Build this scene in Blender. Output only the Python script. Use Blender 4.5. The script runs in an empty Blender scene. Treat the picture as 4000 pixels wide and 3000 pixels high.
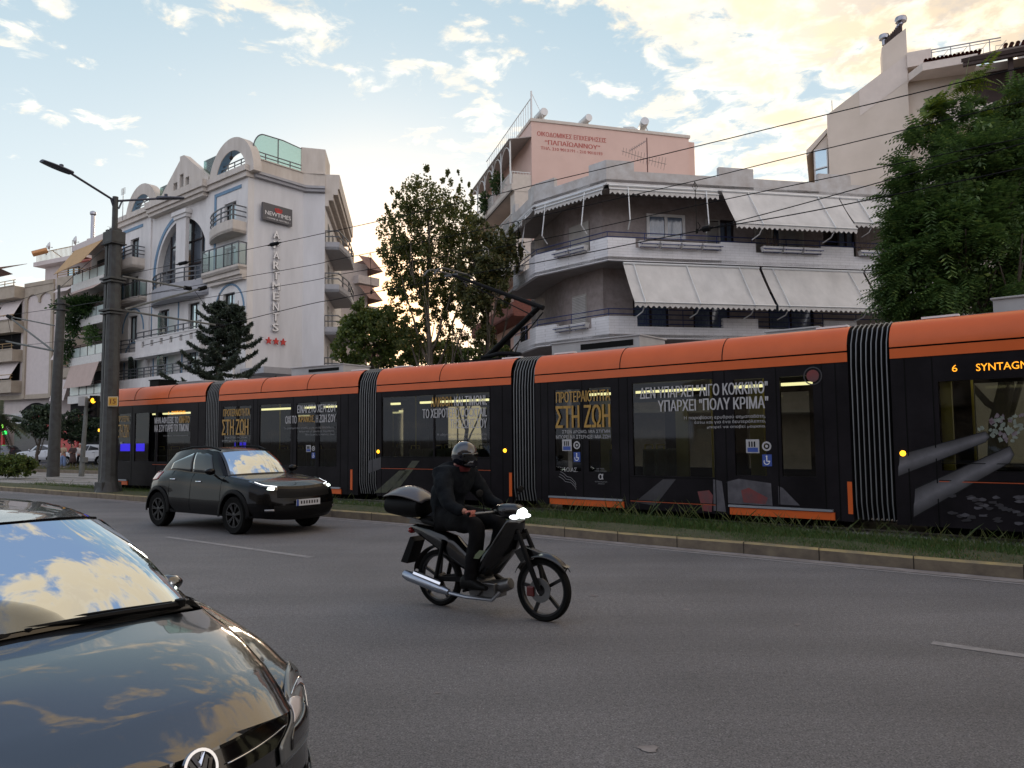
import bpy, bmesh, math, random
import numpy as np
from mathutils import Vector, Matrix
R = math.radians
rnd = random.Random(7)
scn = bpy.context.scene
COL = scn.collection

# ------------------------------------------------------------------ camera
CH = 1.65
PITCH = math.atan(212/3000); ROLL = .010
right0 = Vector((1, 0, 0)); fwd = Vector((0, math.cos(PITCH), math.sin(PITCH))); up0 = Vector((0, -math.sin(PITCH), math.cos(PITCH)))
xc = right0*math.cos(ROLL)-up0*math.sin(ROLL); yc = up0*math.cos(ROLL)+right0*math.sin(ROLL)
cam = bpy.data.cameras.new('camera'); camo = bpy.data.objects.new('camera', cam); COL.objects.link(camo)
cam.sensor_width = 36; cam.lens = 27.0; cam.clip_end = 5000; cam.clip_start = .05
m = Matrix((xc, yc, -fwd)).transposed().to_4x4(); m.translation = Vector((0, 0, CH)); camo.matrix_world = m
scn.camera = camo

# ------------------------------------------------------------------ sky, sun, exposure
SUN_AZ = R(-9.5); SUN_EL = R(9.0)
scn.view_settings.view_transform = 'Standard'; scn.view_settings.look = 'None'
scn.view_settings.exposure = 0.34; scn.view_settings.gamma = 1.0
world = bpy.data.worlds.new('World'); scn.world = world; world.use_nodes = True
nt = world.node_tree; nt.nodes.clear()
def N(t, **k):
    n = nt.nodes.new(t)
    for a, b in k.items(): setattr(n, a, b)
    return n
def L(a, b): nt.links.new(a, b)
def mth(op, a, b=None, c=None, clamp=False):
    n = N('ShaderNodeMath', operation=op, use_clamp=clamp)
    for i, v in enumerate((a, b, c)):
        if v is None: continue
        if isinstance(v, (int, float)): n.inputs[i].default_value = v
        else: L(v, n.inputs[i])
    return n.outputs[0]
def mrange(v, a, b, c=0., d=1., smooth=True):
    n = N('ShaderNodeMapRange', interpolation_type='SMOOTHSTEP' if smooth else 'LINEAR'); n.clamp = True
    L(v, n.inputs[0])
    for i, q in enumerate((a, b, c, d)):
        if isinstance(q, (int, float)): n.inputs[i+1].default_value = q
        else: L(q, n.inputs[i+1])
    return n.outputs[0]
def mixc(f, a, b, bt='MIX'):
    n = N('ShaderNodeMix', data_type='RGBA', blend_type=bt)
    if isinstance(f, (int, float)): n.inputs[0].default_value = f
    else: L(f, n.inputs[0])
    for i, v in ((6, a), (7, b)):
        if isinstance(v, tuple): n.inputs[i].default_value = (*v, 1)
        else: L(v, n.inputs[i])
    return n.outputs[2]
tc = N('ShaderNodeTexCoord'); sep = N('ShaderNodeSeparateXYZ'); L(tc.outputs['Generated'], sep.inputs[0])
dx, dy, dz = sep.outputs
zc = mth('ADD', mth('MAXIMUM', dz, 0.0), .10)
comb = N('ShaderNodeCombineXYZ'); L(mth('DIVIDE', dx, zc), comb.inputs[0]); L(mth('DIVIDE', dy, zc), comb.inputs[1])
comb.inputs[2].default_value = 3.7
sky = N('ShaderNodeTexSky', sky_type='NISHITA', sun_disc=False)
sky.sun_elevation = SUN_EL; sky.sun_rotation = SUN_AZ; sky.altitude = 50; sky.air_density = 1.3; sky.dust_density = 1.2; sky.ozone_density = 1.5
SKY_STRENGTH = .10
def noise(vec, sc, det, rough, dist=0., off=None):
    n = N('ShaderNodeTexNoise'); n.inputs['Scale'].default_value = sc; n.inputs['Detail'].default_value = det
    n.inputs['Roughness'].default_value = rough; n.inputs['Distortion'].default_value = dist
    if off:
        mp = N('ShaderNodeVectorMath', operation='ADD'); L(vec, mp.inputs[0]); mp.inputs[1].default_value = off; L(mp.outputs[0], n.inputs['Vector'])
    else: L(vec, n.inputs['Vector'])
    return n.outputs['Fac']
cv = comb.outputs[0]
n_big = noise(cv, 1.5, 3, .5, 0, (4.0, 1.0, 0))
n_puff = noise(cv, 8.5, 12, .60, .35, (1.5, 7.0, 0))
n_fine = noise(cv, 9.0, 8, .6, 0, (3.0, 2.0, 2.0))
# more cloud towards the right of the street, overhead and behind
cover = mth('ADD', mrange(dx, -.20, .06, 0., .36), mrange(dx, .06, .34, 0., .60))
high = mth('MULTIPLY', mrange(dz, .38, .50, 0., .36), mrange(dz, .97, .86, .2, 1.))
back = mrange(dy, .35, -.2, 0., .3)
cover = mth('MAXIMUM', cover, mth('MAXIMUM', high, back))
low = mth('MULTIPLY', mrange(dz, .02, .10), mrange(dz, .30, .13))
lowl = mth('MULTIPLY', low, mrange(dx, -.28, -.50))
cover = mth('MAXIMUM', cover, mth('MULTIPLY', lowl, .52))
fld = mth('ADD', mth('MULTIPLY', n_puff, .62), mth('MULTIPLY', n_big, .38))
thr = mth('ADD', mrange(cover, 0, 1, .618, .388, False), mrange(dz, .80, .93, 0., .05))
dens = mth('SUBTRACT', fld, thr)
mask = mrange(dens, -.025, .10)
thick = mrange(dens, .035, .15)
lit = mixc(thick, (1.30, 1.16, .95), mixc(mrange(dx, .18, .5), (1.15, .98, .76), (.56, .51, .47)))
shade = mrange(n_fine, .40, .62)
lit = mixc(mth('MULTIPLY', shade, .40), lit, (1.15, .86, .48))
# clouds near the horizon on the left turn pink
lit = mixc(mth('MULTIPLY', mrange(dz, .30, .05), .55), lit, (1.35, 1.02, .80))
lit = mixc(mth('MULTIPLY', mrange(dy, .1, -.35), .85), lit, (1.36, 1.31, 1.34))
clear = mixc(1.0, sky.outputs[0], (SKY_STRENGTH,)*3, 'MULTIPLY')
tint = mixc(mrange(dz, .05, .60), (.78, .85, .88), (.38, .53, .63))
clear = mixc(.88, clear, tint)
clear = mixc(mrange(dz, .50, .80), clear, (.30, .40, .58))
lit = mixc(mth('MULTIPLY', mrange(dz, .40, .65), .8), lit, (.92, .68, .42))
clear = mixc(mrange(dy, .15, -.45), clear, (.74, .80, .96))
# glow where the sun sits behind the street trees
sd = Vector((math.sin(SUN_AZ)*math.cos(SUN_EL), math.cos(SUN_AZ)*math.cos(SUN_EL), math.sin(SUN_EL)))
dot = N('ShaderNodeVectorMath', operation='DOT_PRODUCT'); L(tc.outputs['Generated'], dot.inputs[0]); dot.inputs[1].default_value = sd
glow = mth('POWER', mth('MAXIMUM', dot.outputs['Value'], 0.0), 150.)
clear = mixc(glow, clear, (3.2, 1.75, .70))
halo = mth('POWER', mth('MAXIMUM', dot.outputs['Value'], 0.0), 26.)
clear = mixc(mth('MULTIPLY', halo, .38), clear, (1.05, 1.0, .93))
out = mixc(mth('MULTIPLY', mask, .96), clear, lit)
bg = N('ShaderNodeBackground'); bg.inputs['Strength'].default_value = 1.0
L(out, bg.inputs['Color'])
wo = N('ShaderNodeOutputWorld'); L(bg.outputs[0], wo.inputs[0])

sun = bpy.data.lights.new('sun', 'SUN'); sun.energy = .9; sun.angle = R(12); sun.color = (1, .82, .62)
suno = bpy.data.objects.new('sun', sun); COL.objects.link(suno)
suno.rotation_euler = sd.to_track_quat('Z', 'Y').to_euler()

# ------------------------------------------------------------------ helpers
def ray(px, py): return fwd*3000 + xc*(px-2000) + yc*(1500-py)
def aty(px, py, Y): return Vector((0, 0, CH)) + ray(px, py)*(Y/ray(px, py).y)
def atz(px, py, z):
    d = ray(px, py); return Vector((0, 0, CH)) + d*((z-CH)/d.z)

MATS = {}
def mat(name, col, rough=.6, metal=0., var=.10, scale=2.5, bump=0., bscale=60., coat=0., emit=None, estr=0., spec=.5, trans=0., col2=None, detail=5, stretch=None):
    if name in MATS: return MATS[name]
    if max(col) < .035 and not metal and not emit: col = tuple(c*.5 for c in col); col2 = tuple(c*.5 for c in col2) if col2 else None
    ma = bpy.data.materials.new(name); ma.use_nodes = True; t = ma.node_tree; b = t.nodes['Principled BSDF']
    b.inputs['Roughness'].default_value = rough; b.inputs['Metallic'].default_value = metal
    b.inputs['Coat Weight'].default_value = coat; b.inputs['Coat Roughness'].default_value = .03
    b.inputs['Specular IOR Level'].default_value = spec if (max(col) > .035 or coat or metal) else min(spec, .12)
    tcn = t.nodes.new('ShaderNodeTexCoord'); src = tcn.outputs['Object']
    if stretch:
        mp = t.nodes.new('ShaderNodeMapping'); mp.inputs['Scale'].default_value = stretch; t.links.new(src, mp.inputs[0]); src = mp.outputs[0]
    if var > 0 or col2:
        n = t.nodes.new('ShaderNodeTexNoise'); n.inputs['Scale'].default_value = scale; n.inputs['Detail'].default_value = detail; n.inputs['Roughness'].default_value = .62
        t.links.new(src, n.inputs['Vector'])
        mr = t.nodes.new('ShaderNodeMapRange'); mr.inputs[1].default_value = .32; mr.inputs[2].default_value = .68; t.links.new(n.outputs[0], mr.inputs[0])
        mx = t.nodes.new('ShaderNodeMix'); mx.data_type = 'RGBA'; t.links.new(mr.outputs[0], mx.inputs[0])
        c2 = col2 if col2 else tuple(min(1, c*(1+var)) for c in col)
        c1 = col if col2 else tuple(c*(1-var) for c in col)
        mx.inputs[6].default_value = (*c1, 1); mx.inputs[7].default_value = (*c2, 1); t.links.new(mx.outputs[2], b.inputs['Base Color'])
    else: b.inputs['Base Color'].default_value = (*col, 1)
    if bump > 0:
        n2 = t.nodes.new('ShaderNodeTexNoise'); n2.inputs['Scale'].default_value = bscale; n2.inputs['Detail'].default_value = 6; t.links.new(src, n2.inputs['Vector'])
        bp = t.nodes.new('ShaderNodeBump'); bp.inputs['Strength'].default_value = bump; bp.inputs['Distance'].default_value = .02
        t.links.new(n2.outputs[0], bp.inputs['Height']); t.links.new(bp.outputs[0], b.inputs['Normal'])
    if emit: b.inputs['Emission Color'].default_value = (*emit, 1); b.inputs['Emission Strength'].default_value = estr
    if trans: b.inputs['Transmission Weight'].default_value = trans
    MATS[name] = ma; return ma

def glass(name, tint=(.3, .33, .33), refl=.9, rough=.02, fac_min=.06):
    """thin pane: tinted see-through plus a clear reflection"""
    if name in MATS: return MATS[name]
    ma = bpy.data.materials.new(name); ma.use_nodes = True; t = ma.node_tree; t.nodes.clear()
    o = t.nodes.new('ShaderNodeOutputMaterial'); tr = t.nodes.new('ShaderNodeBsdfTransparent'); tr.inputs[0].default_value = (*tint, 1)
    g = t.nodes.new('ShaderNodeBsdfGlossy'); g.inputs['Roughness'].default_value = rough; g.inputs[0].default_value = (refl, refl, refl, 1)
    fr = t.nodes.new('ShaderNodeFresnel'); fr.inputs[0].default_value = 1.52
    mr = t.nodes.new('ShaderNodeMath'); mr.operation = 'MAXIMUM'; mr.inputs[1].default_value = fac_min; t.links.new(fr.outputs[0], mr.inputs[0])
    mx = t.nodes.new('ShaderNodeMixShader'); t.links.new(mr.outputs[0], mx.inputs[0]); t.links.new(tr.outputs[0], mx.inputs[1]); t.links.new(g.outputs[0], mx.inputs[2])
    t.links.new(mx.outputs[0], o.inputs[0]); MATS[name] = ma; return ma

class MB:
    def __init__(s): s.v = []; s.f = []; s.sm = []
    def add(s, vs, fs, smooth=False):
        o = len(s.v); s.v += [tuple(v) for v in vs]; s.f += [tuple(i+o for i in f) for f in fs]; s.sm += [smooth]*len(fs); return s
    def box(s, x0, x1, y0, y1, z0, z1):
        return s.add([(x0,y0,z0),(x1,y0,z0),(x1,y1,z0),(x0,y1,z0),(x0,y0,z1),(x1,y0,z1),(x1,y1,z1),(x0,y1,z1)],
                     [(0,3,2,1),(4,5,6,7),(0,1,5,4),(1,2,6,5),(2,3,7,6),(3,0,4,7)])
    def bar(s, a, b, w, h):
        """box beam from a to b, w across, h upright"""
        a = Vector(a); b = Vector(b); d = (b-a).normalized()
        up = Vector((0,0,1)) if abs(d.z) < .95 else Vector((0,1,0))
        sx = d.cross(up).normalized()*(w/2); uz = sx.cross(d).normalized()*(h/2)
        vs = [p+i*sx+j*uz for p in (a, b) for i, j in ((-1,-1),(1,-1),(1,1),(-1,1))]
        return s.add(vs, [(0,3,2,1),(4,5,6,7),(0,1,5,4),(1,2,6,5),(2,3,7,6),(3,0,4,7)])
    def tube(s, pts, r, n=8, smooth=True, cap=True):
        pts = [Vector(p) for p in pts]; rs = r if isinstance(r, (list, tuple)) else [r]*len(pts); vs = []; fs = []; prev = None
        for i, p in enumerate(pts):
            d = (pts[min(i+1, len(pts)-1)]-pts[max(i-1, 0)])
            d = d.normalized() if d.length > 1e-9 else Vector((0,0,1))
            if prev is None:
                a = Vector((0,0,1)) if abs(d.z) < .9 else Vector((1,0,0)); u = d.cross(a).normalized()
            else: u = (prev-d*prev.dot(d)).normalized()
            prev = u; w = d.cross(u)
            for k in range(n):
                t = 2*math.pi*k/n; vs.append(p+(u*math.cos(t)+w*math.sin(t))*rs[i])
        for i in range(len(pts)-1):
            for k in range(n): fs.append((i*n+k, i*n+(k+1)%n, (i+1)*n+(k+1)%n, (i+1)*n+k))
        s.add(vs, fs, smooth)
        if cap: s.add(vs[:n], [tuple(range(n))[::-1]]); s.add(vs[-n:], [tuple(range(n))])
        return s
    def ext(s, poly, y0, y1):
        """polygon in x,z pushed along y"""
        n = len(poly); vs = [(x, y0, z) for x, z in poly]+[(x, y1, z) for x, z in poly]
        return s.add(vs, [tuple(range(n)), tuple(range(n, 2*n))[::-1]]+[(i, i+n, (i+1)%n+n, (i+1)%n) for i in range(n)])
    def exz(s, poly, z0, z1):
        """polygon in x,y pushed along z"""
        n = len(poly); vs = [(x, y, z0) for x, y in poly]+[(x, y, z1) for x, y in poly]
        return s.add(vs, [tuple(range(n))[::-1], tuple(range(n, 2*n))]+[(i, (i+1)%n, (i+1)%n+n, i+n) for i in range(n)])
    def grid(s, fn, nu, nv, smooth=True, flip=False):
        vs = [fn(i/nu, j/nv) for i in range(nu+1) for j in range(nv+1)]
        fs = []
        for i in range(nu):
            for j in range(nv):
                q = (i*(nv+1)+j, (i+1)*(nv+1)+j, (i+1)*(nv+1)+j+1, i*(nv+1)+j+1)
                fs.append(q[::-1] if flip else q)
        return s.add(vs, fs, smooth)
    def lathe(s, prof, c=(0,0,0), n=16, axis='z', smooth=True, a0=0, a1=2*math.pi):
        vs = []; fs = []; full = abs(a1-a0-2*math.pi) < 1e-6; m_ = n if full else n+1
        for r_, h in prof:
            for k in range(m_):
                t = a0+(a1-a0)*k/n; p = (r_*math.cos(t), r_*math.sin(t), h)
                if axis == 'y': p = (p[0], h, p[1])
                if axis == 'x': p = (h, p[0], p[1])
                vs.append((p[0]+c[0], p[1]+c[1], p[2]+c[2]))
        for i in range(len(prof)-1):
            for k in range(n if full else n): 
                k2 = (k+1) % m_
                if not full and k2 == 0: continue
                fs.append((i*m_+k, i*m_+k2, (i+1)*m_+k2, (i+1)*m_+k))
        return s.add(vs, fs, smooth)
    def wall(s, x0, x1, z0, z1, y0, y1, holes=()):
        """slab between y0 (front) and y1 with rectangular holes"""
        xs = sorted({x0, x1, *[min(max(h[k], x0), x1) for h in holes for k in (0, 1)]}); zs = sorted({z0, z1, *[min(max(h[k], z0), z1) for h in holes for k in (2, 3)]})
        def solid(i, j):
            if i < 0 or j < 0 or i >= len(xs)-1 or j >= len(zs)-1: return False
            cx = (xs[i]+xs[i+1])/2; cz = (zs[j]+zs[j+1])/2
            return not any(h[0] < cx < h[1] and h[2] < cz < h[3] for h in holes)
        for i in range(len(xs)-1):
            for j in range(len(zs)-1):
                if not solid(i, j): continue
                a, b, c, d = xs[i], xs[i+1], zs[j], zs[j+1]
                s.add([(a,y0,c),(b,y0,c),(b,y0,d),(a,y0,d)], [(0,1,2,3)]); s.add([(a,y1,c),(b,y1,c),(b,y1,d),(a,y1,d)], [(3,2,1,0)])
                if not solid(i-1, j): s.add([(a,y0,c),(a,y0,d),(a,y1,d),(a,y1,c)], [(0,1,2,3)])
                if not solid(i+1, j): s.add([(b,y0,c),(b,y1,c),(b,y1,d),(b,y0,d)], [(0,1,2,3)])
                if not solid(i, j-1): s.add([(a,y0,c),(a,y1,c),(b,y1,c),(b,y0,c)], [(0,1,2,3)])
                if not solid(i, j+1): s.add([(a,y0,d),(b,y0,d),(b,y1,d),(a,y1,d)], [(0,1,2,3)])
        return s
    def mirror_y(s):
        n = len(s.v); s.v += [(x, -y, z) for x, y, z in s.v]; s.f += [tuple(i+n for i in f)[::-1] for f in s.f[:]]; s.sm += s.sm[:]; return s
    def build(s, name, m, parent=None, bevel=0., sharp=35, weld=True, recalc=False, solid=0.):
        me = bpy.data.meshes.new(name); me.from_pydata(s.v, [], s.f)
        me.polygons.foreach_set('use_smooth', s.sm)
        if weld or recalc:
            bm = bmesh.new(); bm.from_mesh(me)
            if weld: bmesh.ops.remove_doubles(bm, verts=bm.verts, dist=1e-5)
            if recalc: bmesh.ops.recalc_face_normals(bm, faces=bm.faces)
            bm.to_mesh(me); bm.free()
        me.materials.append(m if not isinstance(m, str) else MATS[m])
        o = bpy.data.objects.new(name, me); COL.objects.link(o)
        if any(s.sm):
            try: me.set_sharp_from_angle(angle=R(sharp))
            except Exception: pass
        if parent is not None: o.parent = parent
        if bevel > 0:
            md = o.modifiers.new('bevel', 'BEVEL'); md.width = bevel; md.segments = 2; md.limit_method = 'ANGLE'; md.angle_limit = R(40)
        if solid: md = o.modifiers.new('solid', 'SOLIDIFY'); md.thickness = solid; md.offset = -1
        return o

def tag(o, label, cat, group=None):
    o['label'] = label; o['category'] = cat
    if group: o['group'] = group
    return o
def thing(name, label, cat, loc=(0,0,0), rz=0., group=None):
    o = bpy.data.objects.new(name, None); COL.objects.link(o); o.empty_display_size = .2
    o.location = loc; o.rotation_euler = (0, 0, rz); return tag(o, label, cat, group)
def struct(o, kind='structure'): o['kind'] = kind; return o
def facade(name, label, cat, A, B):
    """empty at the foot of a facade: local x runs from A to B, local y goes into the building"""
    A = Vector(A); B = Vector(B); return thing(name, label, cat, (A.x, A.y, 0), math.atan2(B.y-A.y, B.x-A.x))
def fz(A, B, px, py, off=0.):
    """local (x, z) of a picture point measured on the vertical plane through A and B, off metres in front of it"""
    A = Vector(A); B = Vector(B); e = (B-A).normalized(); n = Vector((e.y, -e.x)); A2 = A+n*off; d = ray(px, py)
    s = A2.dot(n)/Vector((d.x, d.y)).dot(n); P = Vector((d.x, d.y))*s
    return (P-A2).dot(e), CH+d.z*s
def text_mesh(body, bold=0., rows=34):
    """outlines of the lettering filled slab by slab (non-zero winding), so overlapping strokes stay whole"""
    c = bpy.data.curves.new('t', 'FONT'); c.body = body; c.offset = bold; c.resolution_u = 3; c.dimensions = '2D'; c.fill_mode = 'NONE'
    o = bpy.data.objects.new('t', c); COL.objects.link(o); me = bpy.data.meshes.new_from_object(o); bpy.data.objects.remove(o); bpy.data.curves.remove(c)
    P = [(v.co.x, v.co.y) for v in me.vertices]; nx = {}
    E = []; 
    for e in me.edges:
        a, b = e.vertices
        if abs(a-b) > 1 and a < b: a, b = b, a      # the edge that closes a loop
        elif abs(a-b) == 1 and a > b: a, b = b, a
        E.append((P[a], P[b]))
    ys = [p[1] for p in P]; y0, y1 = min(ys), max(ys); h = (y1-y0)/rows; vs = []; fs = []; row = []; fat = min(.032, bold*.4); yy = [y0+r*h for r in range(rows)]
    for r in range(rows):
        ya = y0+r*h; yb = ya+h; ym = ya+h*.5; X = []
        for (ax, ay), (bx, by) in E:
            if (ay <= ym) != (by <= ym):
                f = (bx-ax)/(by-ay); lo, hi = min(ay, by), max(ay, by); xm = ax+f*(ym-ay)
                X.append((xm, 1 if by > ay else -1, ax+f*(ya-ay) if lo <= ya+1e-9 else xm, ax+f*(yb-ay) if hi >= yb-1e-9 else xm))
        X.sort(); w = 0
        for q in X:
            if w == 0: st = q
            w += q[1]
            if w == 0 and q[0]-st[0] > 1e-5:
                sp = [st[2]-fat, q[2]+fat, q[3]+fat, st[3]-fat]
                if row and sp[0] < row[-1][1] and row[-1][4] == r: row[-1][1:3] = sp[1:3]
                else: row.append(sp+[r])
    for a, b, c_, d, _ in row: n = len(vs); vs += [(a, yy[_], 0), (b, yy[_], 0), (c_, yy[_]+h, 0), (d, yy[_]+h, 0)]; fs.append((n, n+1, n+2, n+3))
    bpy.data.meshes.remove(me); me = bpy.data.meshes.new('t'); me.from_pydata(vs, [], fs); return me
def text(name, body, m, parent, x0, x1, z0, z1, y, bold=0., thick=.0, axis='x'):
    """lettering fitted to the box x0..x1, z0..z1 on the local plane y, facing -y"""
    me = text_mesh(body, bold); co = [v.co.copy() for v in me.vertices]
    ax = min(c.x for c in co); bx = max(c.x for c in co); az = min(c.y for c in co); bz = max(c.y for c in co)
    sx = (x1-x0)/(bx-ax); sz = (z1-z0)/(bz-az)
    for v, c in zip(me.vertices, co): v.co = (x0+(c.x-ax)*sx, y, z0+(c.y-az)*sz)
    if thick:
        bm = bmesh.new(); bm.from_mesh(me); r_ = bmesh.ops.extrude_face_region(bm, geom=bm.faces[:])
        bmesh.ops.translate(bm, verts=[g for g in r_['geom'] if isinstance(g, bmesh.types.BMVert)], vec=(0, -thick, 0)); bm.to_mesh(me); bm.free()
    me.name = name; me.materials.append(m if not isinstance(m, str) else MATS[m]); o = bpy.data.objects.new(name, me); COL.objects.link(o); o.parent = parent
    return o
def leafmesh(name, m, parent, pos, size, rs, normals=None, shape='quad', aspect=.6, droop=0.):
    """many small leaf faces at pos (n,3)"""
    n = len(pos); rg = np.random.default_rng(rs)
    a = rg.normal(size=(n, 3)); a /= np.linalg.norm(a, axis=1)[:, None]
    a[:, 2] -= droop; a /= np.linalg.norm(a, axis=1)[:, None]
    b = rg.normal(size=(n, 3)); b -= (a*b).sum(1)[:, None]*a; b /= np.linalg.norm(b, axis=1)[:, None]
    s = (size*rg.uniform(.6, 1.35, n))[:, None]
    p = np.asarray(pos)
    vs = np.stack([p-a*s*.5, p+b*s*aspect*.5, p+a*s*.5, p-b*s*aspect*.5], 1).reshape(-1, 3)
    me = bpy.data.meshes.new(name); me.vertices.add(4*n); me.loops.add(4*n); me.polygons.add(n)
    me.vertices.foreach_set('co', vs.ravel()); me.loops.foreach_set('vertex_index', np.arange(4*n, dtype=np.int32))
    me.polygons.foreach_set('loop_start', np.arange(0, 4*n, 4, dtype=np.int32)); me.polygons.foreach_set('loop_total', np.full(n, 4, dtype=np.int32))
    me.update(); me.validate(); me.materials.append(m)
    o = bpy.data.objects.new(name, me); COL.objects.link(o)
    if parent is not None: o.parent = parent
    return o
def leafmat(name, c1, c2, c3=None, trans=.35):
    if name in MATS: return MATS[name]
    ma = bpy.data.materials.new(name); ma.use_nodes = True; t = ma.node_tree; t.nodes.clear()
    o = t.nodes.new('ShaderNodeOutputMaterial'); g = t.nodes.new('ShaderNodeNewGeometry'); rp = t.nodes.new('ShaderNodeValToRGB')
    rp.color_ramp.elements[0].color = (*c1, 1); rp.color_ramp.elements[1].color = (*c2, 1)
    if c3: e = rp.color_ramp.elements.new(.9); e.color = (*c2, 1); rp.color_ramp.elements[-1].color = (*c3, 1)
    t.links.new(g.outputs['Random Per Island'], rp.inputs[0])
    d = t.nodes.new('ShaderNodeBsdfPrincipled'); d.inputs['Roughness'].default_value = .55; tl = t.nodes.new('ShaderNodeBsdfTranslucent'); t.links.new(rp.outputs[0], d.inputs['Base Color']); t.links.new(rp.outputs[0], tl.inputs[0])
    mx = t.nodes.new('ShaderNodeMixShader'); mx.inputs[0].default_value = trans; t.links.new(d.outputs[0], mx.inputs[1]); t.links.new(tl.outputs[0], mx.inputs[2]); t.links.new(mx.outputs[0], o.inputs[0])
    MATS[name] = ma; return ma
# ================================================================== ground, road, kerbs, median
# kerb line of the tram median, seen from the road (right to left, world metres)
KERB = [(24.0, -8.4), (14.4, 1.0), (5.77, 8.82), (4.03, 10.27), (.06, 13.62), (-3.88, 16.6), (-11.46, 22.3), (-18.72, 27.6), (-30, 35.2), (-60, 54.5), (-100, 79)]
TRAM = [(17.5, 1.4), (10.7, 7.38), (5.53, 11.86), (.243, 16.25), (-3.54, 18.79), (-8.62, 22.07), (-13.73, 25.35), (-24, 31.9), (-36, 39.6), (-100, 80)]
def off_line(pts, d):
    """shift a plan polyline d metres away from the camera side"""
    out = []
    for i in range(len(pts)):
        a = Vector(pts[max(i-1, 0)]); b = Vector(pts[min(i+1, len(pts)-1)]); e = (b-a).normalized(); n = Vector((e.y, -e.x))
        if n.y < 0: n = -n
        out.append((pts[i][0]+n.x*d, pts[i][1]+n.y*d))
    return out
def dens(pts, step=.5):
    out = []
    for a, b in zip(pts[:-1], pts[1:]):
        a = Vector(a); b = Vector(b); k = max(1, int((b-a).length/step))
        out += [tuple(a.lerp(b, i/k)) for i in range(k)]
    return out+[tuple(pts[-1])]
def strip(mb, l0, l1, z, z2=None):
    n = len(l0); z2 = z if z2 is None else z2
    mb.add([(p[0], p[1], z) for p in l0]+[(p[0], p[1], z2) for p in l1], [(i, i+1, n+i+1, n+i) for i in range(n-1)])

def road_mat():
    ma = bpy.data.materials.new('asphalt'); ma.use_nodes = True; t = ma.node_tree; b = t.nodes['Principled BSDF']
    tcn = t.nodes.new('ShaderNodeTexCoord'); ob = tcn.outputs['Object']
    def nz(sc, det, ro=.6, st=None):
        n = t.nodes.new('ShaderNodeTexNoise'); n.inputs['Scale'].default_value = sc; n.inputs['Detail'].default_value = det; n.inputs['Roughness'].default_value = ro
        if st:
            mp = t.nodes.new('ShaderNodeMapping'); mp.inputs['Rotation'].default_value = (0, 0, R(38)); mp.inputs['Scale'].default_value = st
            t.links.new(ob, mp.inputs[0]); t.links.new(mp.outputs[0], n.inputs['Vector'])
        else: t.links.new(ob, n.inputs['Vector'])
        return n.outputs[0]
    def mrg(v, a, b_, c, d):
        n = t.nodes.new('ShaderNodeMapRange'); t.links.new(v, n.inputs[0])
        for i, q in enumerate((a, b_, c, d)): n.inputs[i+1].default_value = q
        return n.outputs[0]
    def mul(x, y):
        n = t.nodes.new('ShaderNodeMath'); n.operation = 'MULTIPLY'; t.links.new(x, n.inputs[0]); t.links.new(y, n.inputs[1]); return n.outputs[0]
    big = mrg(nz(.35, 4), .3, .7, .78, 1.14); lane = mrg(nz(1.1, 3, .5, (.12, 1.0, 1)), .35, .65, .84, 1.10)
    grain = mrg(nz(85, 4, .75), .36, .66, .34, 1.75); mid = mrg(nz(26, 5, .7), .34, .66, .74, 1.26)
    vo = t.nodes.new('ShaderNodeTexVoronoi'); vo.inputs['Scale'].default_value = 52; t.links.new(ob, vo.inputs['Vector'])
    stone = mrg(vo.outputs['Distance'], .02, .22, 2.6, 1.0); pick = t.nodes.new('ShaderNodeSeparateColor'); t.links.new(vo.outputs['Color'], pick.inputs[0])
    sel = mrg(pick.outputs[0], .72, .80, 0, 1); mxs = t.nodes.new('ShaderNodeMix'); mxs.inputs[2].default_value = 1.0; t.links.new(sel, mxs.inputs[0]); t.links.new(stone, mxs.inputs[3])
    # fine cracks
    cr = t.nodes.new('ShaderNodeTexVoronoi'); cr.feature = 'DISTANCE_TO_EDGE'; cr.inputs['Scale'].default_value = .45
    wv = t.nodes.new('ShaderNodeTexNoise'); wv.inputs['Scale'].default_value = 1.6; wv.inputs['Detail'].default_value = 6; t.links.new(ob, wv.inputs['Vector'])
    va = t.nodes.new('ShaderNodeVectorMath'); va.operation = 'ADD'; t.links.new(ob, va.inputs[0])
    vs = t.nodes.new('ShaderNodeVectorMath'); vs.operation = 'SCALE'; vs.inputs['Scale'].default_value = 1.3; t.links.new(wv.outputs['Color'], vs.inputs[0]); t.links.new(vs.outputs[0], va.inputs[1]); t.links.new(va.outputs[0], cr.inputs['Vector'])
    ck = mrg(cr.outputs['Distance'], .0012, .004, .84, 1.0)
    f = mul(mul(mul(mul(big, lane), mul(grain, mid)), mxs.outputs[0]), ck)
    cc = t.nodes.new('ShaderNodeMix'); cc.data_type = 'RGBA'; cc.blend_type = 'MULTIPLY'; cc.inputs[0].default_value = 1; cc.inputs[6].default_value = (.163, .155, .156, 1)
    cb = t.nodes.new('ShaderNodeCombineXYZ'); [t.links.new(f, cb.inputs[i]) for i in range(3)]; t.links.new(cb.outputs[0], cc.inputs[7])
    t.links.new(cc.outputs[2], b.inputs['Base Color']); b.inputs['Roughness'].default_value = .62; b.inputs['Specular IOR Level'].default_value = .45
    bp = t.nodes.new('ShaderNodeBump'); bp.inputs['Strength'].default_value = .55; bp.inputs['Distance'].default_value = .008; t.links.new(grain, bp.inputs['Height']); t.links.new(bp.outputs[0], b.inputs['Normal'])
    MATS['asphalt'] = ma; return ma
road_mat()
mat('far_asphalt', (.10, .105, .125), .7, var=.15, scale=1.2)
mat('ground_earth', (.16, .14, .12), .9, var=.2, scale=.6)
mat('kerb_stone', (.20, .16, .11), .8, col2=(.11, .085, .065), scale=4, bump=.3, bscale=30)
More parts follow.
